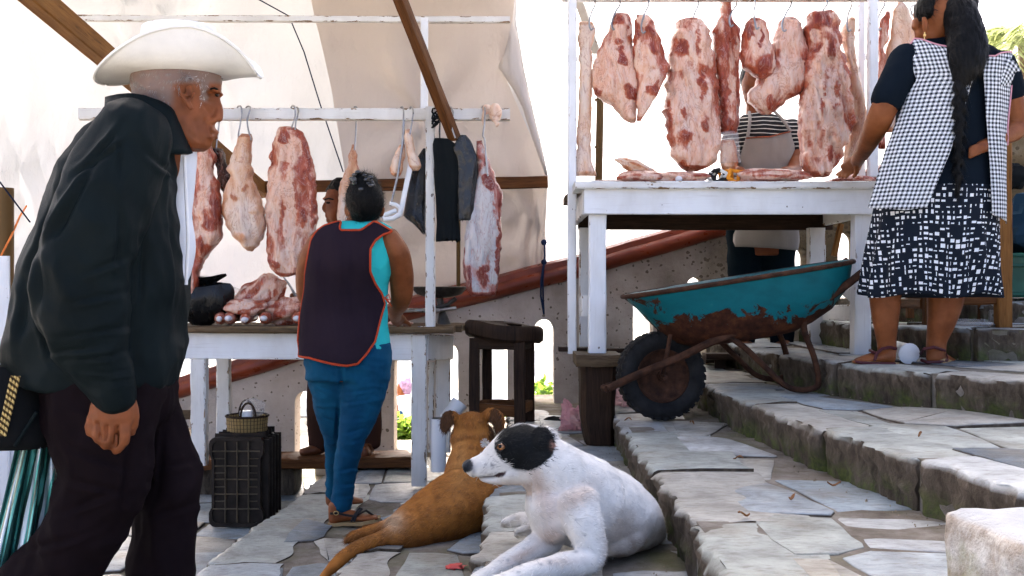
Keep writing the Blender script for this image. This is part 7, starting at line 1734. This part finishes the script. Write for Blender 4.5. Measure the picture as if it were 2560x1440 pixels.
for x in (1860, 1946): tm.limb([(x, 560, 0, 44, .11), (x, 640, 0, 42, .095), (x, 740, 0, 37, .08), (x + (8 if x > 1900 else 0), 830, 0, 31, .065), (x + (10 if x > 1900 else 0), 858, 0, 29, .06)], YT)
cloth_mesh(tm, .012, 4, 'trousers', MT['dark_jeans'], sr, [(.008, (8, 8, 9))], 8)
for x in (1862, 1958): mb = MB(); mb.limb([(x, 862, .02, 20, .05), (x - 4, 872, -.08, 18, .052), (x - 6, 876, -.16, 13, .045)], YT); mb.build('shoe', MT['brown_leather'], sr)
t = thing('wooden_pallet', P(1900, 905, 5.5), 'dark low wooden pallet under the feet of the seller behind the right stall', 'pallet')
boards(t, 'plank', MT['wood_dark'], [(P(1760, 890 + 3 * i, 5.3 + i * .14), P(2060, 890 + 3 * i - i * 2, 5.3 + i * .14), .12, .03) for i in range(4)], segs=5)
boards(t, 'bearer', MT['wood_dark'], [(P(1800, 912, 5.3), P(1800, 905, 5.75), .06, .08), (P(2030, 912, 5.3), P(2030, 905, 5.75), .06, .08)], segs=3)

# far figure seen through the slot
fp = thing('person', P(1005, 1130, 7.9), 'person in white with a purple headscarf crouching far behind the wall', 'person')
YF = 7.9; body = MB(); body.limb([(1004, 962, 0, 11, .06), (1004, 980, 0, 12, .07), (1006, 996, 0, 9, .05)], YF, 12); body.limb([(1008, 1000, 0, 20, .12), (1010, 1050, .0, 28, .16), (1008, 1100, 0, 32, .2), (1006, 1130, 0, 34, .2)], YF, 14); body.limb([(1000, 1010, -.08, 9, .04), (996, 1040, -.12, 8, .035), (1002, 1070, -.15, 7, .03)], YF, 10)
link('body', remesh(body, .012, 2), MT['skin'], fp, True, None)
mb = MB(); mb.limb([(1012, 952, .0, 16, .09), (1014, 970, .03, 15, .09), (1016, 990, .05, 10, .05)], YF, 14); mb.build('headscarf', basic('purple_scarf', (.35, .22, .36), .8, .6, 30), fp)
mb = MB(); mb.limb([(1010, 1000, 0, 22, .13), (1010, 1050, .0, 30, .17), (1008, 1100, 0, 34, .21), (1006, 1130, 0, 36, .22)], YF, 16); mb.build('blouse', MT['white_cloth'], fp, True, None)
mb = MB(); mb.limb([(1000, 1035, -.16, 8, .05), (999, 1055, -.19, 10, .06), (1000, 1072, -.19, 7, .04)], YF, 12); mb.build('skirt_fold', cloth('blue_cloth', (.015, .06, .16)), fp, True, None)
# ------------------------------------------------------------------ dogs
MT['coat'] = attr_mat('dog_coat', .8, .4, 150, .004, .15, .12)
MT['fur'] = attr_mat('dog_hair', .65, 0, spec=.25, vary=.05)
def gauss(q, x, y, rx, ry, a=0):
    dx, dy = q[:, 0] - x, q[:, 1] - y; c, s = math.cos(a), math.sin(a); u = (dx * c + dy * s) / rx; v = (-dx * s + dy * c) / ry
    return np.exp(-(u * u + v * v))
def ell(q, x, y, rx, ry, a=0):
    dx, dy = q[:, 0] - x, q[:, 1] - y; c, s = math.cos(a), math.sin(a); u = (dx * c + dy * s) / rx; v = (-dx * s + dy * c) / ry
    return np.sqrt(u * u + v * v)
YD = 2.5
dg = thing('dog', P(1480, 1400, YD), 'white dog with a black patch over eye and ear, lying on the step', 'dog')
b = MB(); D = lambda pts, n=18: b.limb(pts, YD, n)
D([(1408, 1262, -.02, 94, .10), (1470, 1262, .06, 112, .115), (1528, 1278, .16, 100, .12), (1572, 1290, .25, 76, .115), (1598, 1300, .30, 46, .095)], 26)      # trunk
D([(1345, 1150, -.02, 70, .072), (1378, 1178, -.03, 84, .085), (1415, 1218, -.01, 104, .10), (1455, 1252, .04, 116, .12)], 24)                      # neck
D([(1372, 1255, -.05, 62, .085), (1385, 1310, -.05, 58, .08)], 18)                                                                                 # chest
D([(1368, 1098, -.0, 34, .06), (1330, 1112, -.005, 57, .072), (1292, 1124, -.01, 60, .070), (1262, 1138, -.015, 50, .055), (1240, 1150, -.018, 42, .042)], 22)   # skull
D([(1300, 1172, -.012, 34, .05), (1262, 1180, -.016, 28, .042)], 16)                                                                               # cheek / jaw
D([(1258, 1148, -.016, 41, .042), (1226, 1160, -.02, 35, .034), (1198, 1168, -.022, 30, .030), (1178, 1168, -.024, 24, .025), (1168, 1166, -.024, 16, .018)], 18)  # muzzle
D([(1300, 1196, -.014, 16, .034), (1262, 1200, -.016, 12, .026), (1226, 1200, -.02, 9, .020), (1204, 1197, -.022, 7, .015)], 12)                    # lower jaw
D([(1268, 1098, -.045, 12, .012), (1252, 1108, -.045, 9, .010)], 10)                                                                                # brow
# haunch, hind feet tucked to the left
D([(1576, 1310, .20, 60, .07), (1550, 1335, .10, 58, .07), (1520, 1352, .05, 40, .05)], 16)
D([(1560, 1330, .34, 40, .05), (1440, 1320, .34, 26, .04), (1380, 1316, .28, 20, .032), (1320, 1306, .22, 17, .028)], 12)
for (x, y, d) in ((1276, 1302, .20), (1310, 1326, .15)):
    D([(x + 70, y - 6, d + .02, 15, .024), (x + 25, y - 4, d, 17, .028), (x, y + 2, d, 15, .028)], 12)
    for k in range(4): D([(x + 12, y - 2 + (k - 1.5) * 4, d - .03 + k * .018, 9, .010), (x - 12, y + 4 + (k - 1.5) * 3, d - .034 + k * .019, 9, .009), (x - 21, y + 9 + (k - 1.5) * 2, d - .034 + k * .019, 6, .008)], 8)
# forelegs
D([(1440, 1262, -.10, 60, .055), (1462, 1320, -.13, 48, .05), (1478, 1378, -.15, 40, .044), (1462, 1404, -.17, 36, .036), (1400, 1416, -.21, 32, .031), (1330, 1432, -.26, 27, .027), (1270, 1452, -.30, 25, .026), (1225, 1470, -.33, 26, .030)], 18)
D([(1370, 1262, -.02, 50, .05), (1372, 1312, -.03, 40, .045), (1372, 1348, -.05, 38, .04), (1335, 1372, -.09, 34, .034), (1285, 1400, -.13, 29, .029), (1235, 1432, -.17, 24, .025), (1195, 1456, -.20, 24, .028)], 18)
for (x, y, d) in ((1215, 1475, -.335), (1185, 1462, -.205)):
    for k in range(4): D([(x + 8, y - 2, d - .02 + k * .014, 10, .010), (x - 16, y + 4, d - .024 + k * .016, 9, .009), (x - 24, y + 12, d - .024 + k * .016, 6, .008)], 8)
# ears: folded, hanging
for s, y0 in ((-1, -.062), (1, .055)):
    D([(1340, 1080, y0 * .9, 14, .010), (1356, 1092, y0 - s * .0 - (.012 if s < 0 else -.012), 24, .008), (1364, 1118, y0 - (.02 if s < 0 else -.02), 24, .007), (1360, 1142, y0 - (.016 if s < 0 else -.016), 12, .006)], 12)
me = remesh(b, .0048, 5, .5); V = get_v(me); N = get_n(me); q = to_px(V)
w = np.array([nz(p, 16) * .003 + nz(p, 45) * .0014 for p in V]); 
w -= .004 * np.exp(-(np.clip(np.abs(q[:, 1] - (1196 + (q[:, 0] - 1200) * -.10 - np.clip(q[:, 0] - 1235, 0, 30) * .35)), 0, 50) / 3.0) ** 2) * ((q[:, 0] > 1186) & (q[:, 0] < 1268) & (V[:, 1] < YD + .05))
set_v(me, V + N * w[:, None])
white = np.array([.68, .66, .62]); cream = np.array([.36, .21, .12]); blk = np.array([.004, .005, .0055]); C = np.tile(white, (len(V), 1))
nq = np.array([nz(p, 30) for p in V]); nearside = V[:, 1] < YD + .07
def blend(m, c):
    global C
    m = np.clip(m, 0, 1)[:, None]; C = C * (1 - m) + np.array(c) * m
blend(.6 * gauss(q, 1345, 1215, 22, 60, -.3), cream); blend(.5 * gauss(q, 1440, 1240, 60, 25, -.6), cream); blend(.75 * sstep(1290, 1370, q[:, 1]) * sstep(1480, 1540, q[:, 0]) * (.7 + .6 * nq), [.20, .12, .07]); blend(.5 * gauss(q, 1560, 1310, 40, 45, -.5), [.22, .135, .08])
blend(.6 * gauss(q, 1375, 1340, 34, 26), cream); blend(.6 * gauss(q, 1310, 1385, 50, 14, -.5), cream); blend(.35 * gauss(q, 1400, 1405, 60, 10), cream); blend(.35 * gauss(q, 1375, 1270, 30, 60), [.70, .52, .42])
blend(.5 * sstep(1195, 1215, q[:, 1]) * (q[:, 0] < 1330) * (q[:, 1] < 1240), cream)
pe = ell(q, 1306, 1118, 74, 58, .12) + nq * .10 + .10 * gauss(q, 1262, 1160, 30, 20); patch = sstep(1.02, .95, pe) * (q[:, 1] < 1190) * (q[:, 1] > 1058 + .0 * q[:, 0])
blend(patch * nearside, blk)
ear = (sstep(1.08, .98, ell(q, 1358, 1108, 28, 42, -.15))) * nearside; blend(ear, blk)
blend(.85 * gauss(q, 1382, 1112, 6, 10) * nearside, [.42, .22, .16])
blend(sstep(1.15, .9, ell(q, 1168, 1164, 15, 17)), [.018, .022, .026]); blend(.55 * gauss(q, 1183, 1178, 7, 22), [.10, .09, .09])
blend(.9 * np.exp(-(np.abs(q[:, 1] - (1196 - (q[:, 0] - 1200) * .10 - np.clip(q[:, 0] - 1235, 0, 30) * .35)) / 2.6) ** 2) * ((q[:, 0] > 1190) & (q[:, 0] < 1266) & nearside), [.05, .035, .035])
blend(sstep(1.1, .8, ell(q, 1250, 1187, 16, 6, -.3)) * nearside, [.05, .03, .03])
rng = np.random.default_rng(5)
for _ in range(34): x, y = rng.uniform(1180, 1240), rng.uniform(1150, 1192); blend(.75 * gauss(q, x, y, rng.uniform(1.3, 2.6), rng.uniform(1.3, 2.6)), [.12, .12, .13])
for (x, y, s) in ((1375, 1405, 8), (1342, 1398, 5), (1300, 1412, 5), (1440, 1380, 4), (1462, 1338, 4), (1310, 1370, 3), (1270, 1400, 5), (1352, 1412, 6), (1440, 1300, 4), (1296, 1430, 4)): blend(.75 * gauss(q, x, y, s, s * .8), [.16, .17, .19])
for x, y in ((1258, 1316), (1264, 1322), (1290, 1340), (1298, 1346), (1282, 1330), (1252, 1308)): blend(.6 * gauss(q, x, y, 6, 4), [.12, .09, .07])
set_col(me, np.clip(C, 0, 1)); bo = link('body', me, MT['coat'], dg, True, None)
def flow_w(v):
    q = to_px(v); d = np.tile(np.array([.9, .15, -.35]), (len(v), 1)); h = q[:, 0] < 1340; d[h] = [.9, .05, .1]
    lg = (q[:, 1] > 1350) & (q[:, 0] < 1470); d[lg] = [-.8, -.3, -.5]; return d
fur('fur', me, dg, MT['fur'], 34000, .020, flow_w, .0026, lambda V, N: (to_px(V)[:, 0] > 1188) & (V[:, 2] > .305) & (ell(to_px(V), 1252, 1117, 20, 17) > 1) & (ell(to_px(V), 1235, 1192, 42, 11, -.2) > 1), .20, 8, .13)
ek = basic('amber_eye', (.30, .12, .035), .06, .3, 60, 0, coat=1.0, spec=.6)
mb = MB(); mb.ball(P(1252, 1117, YD - .066), (.0105, .009, .0095)); mb.build('eye', ek, dg); mb = MB(); mb.ball(P(1250, 1116, YD - .0745), (.0042, .002, .0046), 10, 6); mb.build('pupil', basic('pupil', (.004, .004, .004), .05, 0), dg)
mb = MB(); mb.tube([P(1238, 1121, YD - .068), P(1245, 1109, YD - .075), P(1255, 1106, YD - .075), P(1265, 1114, YD - .067)], .0024, 6); mb.tube([P(1238, 1121, YD - .068), P(1251, 1129, YD - .073), P(1265, 1116, YD - .066)], .002, 6); mb.build('eyelid', basic('eyelid', (.01, .01, .01), .5), dg)
mb = MB(); mb.limb([(1174, 1156, -.024, 9, .013), (1166, 1164, -.026, 11, .016), (1166, 1176, -.026, 7, .010)], YD, 12); mb.build('nose', basic('wet_nose', (.02, .023, .027), .3, .3, 60, .4, 120, .003), dg)

# the brown dog, seen from behind
YE = 3.55
db = thing('dog', P(1100, 1365, YE), 'brown dog lying with its back to the camera, head raised', 'dog')
b = MB(); D = lambda pts, n=18: b.limb(pts, YE, n)
D([(1178, 1062, .20, 44, .062), (1180, 1085, .20, 56, .078), (1182, 1112, .19, 55, .075), (1180, 1140, .17, 50, .066)], 22)                     # head from behind
D([(1205, 1110, .30, 28, .04), (1215, 1120, .38, 20, .03)], 12)                                                                                 # muzzle, facing away
D([(1180, 1130, .16, 50, .068), (1172, 1165, .13, 54, .075), (1168, 1200, .10, 62, .09), (1172, 1235, .06, 74, .10)], 22)                        # neck
D([(1205, 1205, .08, 52, .08), (1195, 1235, .04, 76, .11), (1150, 1262, -.02, 88, .125), (1090, 1292, -.10, 78, .12), (1035, 1314, -.17, 58, .10), (1000, 1325, -.21, 40, .075)], 26)   # trunk
D([(1215, 1225, .12, 48, .06), (1236, 1252, .10, 32, .05), (1240, 1280, .06, 20, .035)], 14)                                                    # shoulder / foreleg root
D([(1070, 1310, -.16, 58, .07), (1030, 1330, -.22, 48, .055), (985, 1340, -.24, 30, .04)], 16)                                                  # haunch
D([(1010, 1300, -.14, 26, .04), (960, 1318, -.18, 18, .026), (905, 1332, -.22, 13, .020), (880, 1342, -.24, 12, .020), (872, 1352, -.245, 10, .018)], 12)   # hind leg
D([(1000, 1335, -.23, 28, .035), (950, 1346, -.27, 19, .026), (905, 1362, -.31, 17, .022), (872, 1382, -.35, 17, .020), (845, 1405, -.39, 16, .018), (822, 1428, -.43, 14, .016), (800, 1452, -.46, 10, .012)], 14)  # tail
D([(1240, 1270, .04, 24, .035), (1262, 1242, .14, 20, .03), (1268, 1222, .22, 16, .026)], 12)
for s, pts in ((-1, [(1142, 1048, .19, 14, .010), (1126, 1040, .17, 17, .009), (1116, 1056, .155, 17, .008), (1112, 1076, .15, 9, .007)]), (1, [(1212, 1042, .19, 14, .010), (1230, 1034, .17, 18, .009), (1244, 1048, .155, 18, .008), (1250, 1076, .15, 12, .007), (1252, 1092, .15, 7, .006)])): D(pts, 12)
me = remesh(b, .0055, 4, .5); V = get_v(me); N = get_n(me); q = to_px(V); set_v(me, V + N * np.array([[nz(p, 18) * .003 + nz(p, 50) * .0015] for p in V]))
nq = np.array([nz((p[0] * 3, p[1] * 3, p[2]), 14) for p in V]); C = np.tile(np.array([.33, .125, .024]), (len(V), 1))
blend(.5 * np.clip(.5 + nq, 0, 1), [.18, .058, .011]); blend(.55 * gauss(q, 1150, 1180, 30, 60), [.37, .17, .048]); blend(.5 * gauss(q, 1150, 1130, 20, 60), [.36, .17, .05]); blend(.85 * gauss(q, 985, 1300, 26, 26), [.46, .33, .21]); blend(.6 * gauss(q, 905, 1345, 60, 14, -.35), [.205, .085, .022]); blend(.5 * sstep(1310, 1360, q[:, 1]) * (q[:, 0] > 1010), [.08, .027, .007]); blend(.35 * gauss(q, 1190, 1040, 40, 14), [.17, .05, .007])
ears = ((ell(q, 1120, 1055, 22, 34) < 1) & (q[:, 0] < 1134)) | ((ell(q, 1236, 1062, 22, 42) < 1) & (q[:, 0] > 1222)); blend(ears * .82, [.018, .009, .005])
set_col(me, np.clip(C, 0, 1)); link('body', me, MT['coat'], db, True, None)
def flow_b(v):
    q = to_px(v); d = np.tile(np.array([-.75, -.5, -.35]), (len(v), 1)); d[q[:, 1] < 1200] = [-.1, -.2, -1]; return d
fur('fur', me, db, MT['fur'], 36000, .024, flow_b, .0026, lambda V, N: V[:, 2] > .155, .22, 9, .26)
mb = MB()
rng = random.Random(8)
for k in range(16): a = k * 2.4; mb.tube([P(1212, 1108, 3.66), P(1212 + 12 * math.cos(a), 1108 + 12 * math.sin(a), 3.63 + rng.uniform(-.01, .02))], [.004, .001], 5)
lace('collar_cord', [P(1140, 1148, YE + .09), P(1165, 1156, YE + .06), P(1195, 1152, YE + .07), P(1216, 1130, YE + .10)], .005, basic('orange_cord_b', (.35, .14, .04), .8), db); mb.build('tuft', basic('white_tuft', (.75, .72, .66), .9), db)

# ------------------------------------------------------------------ grit and crumbs gathered at the foot of the risers
mb = MB(); rng = random.Random(21)
for si in range(1, 9):
    z = EDGE[si - 1][0]; ep = edge_pts(EDGE[si][1])
    for _ in range(520):
        p = ep[rng.randrange(len(ep))]
        if p.y > 5.2 or p.y < .9 or p.x > 3.2: continue
        d = abs(rng.gauss(0, .05)) + .012; s_ = rng.uniform(.0012, .0042) * (1.8 if rng.random() < .06 else 1)
        if si >= 6: c = Vector((p.x - d * .5, p.y - d, z + .003))
        else: c = Vector((p.x - d, p.y + rng.uniform(-.03, .03), z + .003))
        q = [c + Vector((rng.uniform(-1, 1), rng.uniform(-1, 1), rng.uniform(-.2, .3))) * s_ for _k in range(3)] + [c + Vector((0, 0, s_ * 1.1))]
        i = [mb.v(v) for v in q]; mb.f((i[0], i[1], i[3])); mb.f((i[1], i[2], i[3])); mb.f((i[2], i[0], i[3]))
tag(mb.build('grit', basic('grit', (.20, .16, .11), .95, .7, 60, 0), None, False, fix=False), 'loose grit and crumbs along the foot of the stone risers', kind='stuff')
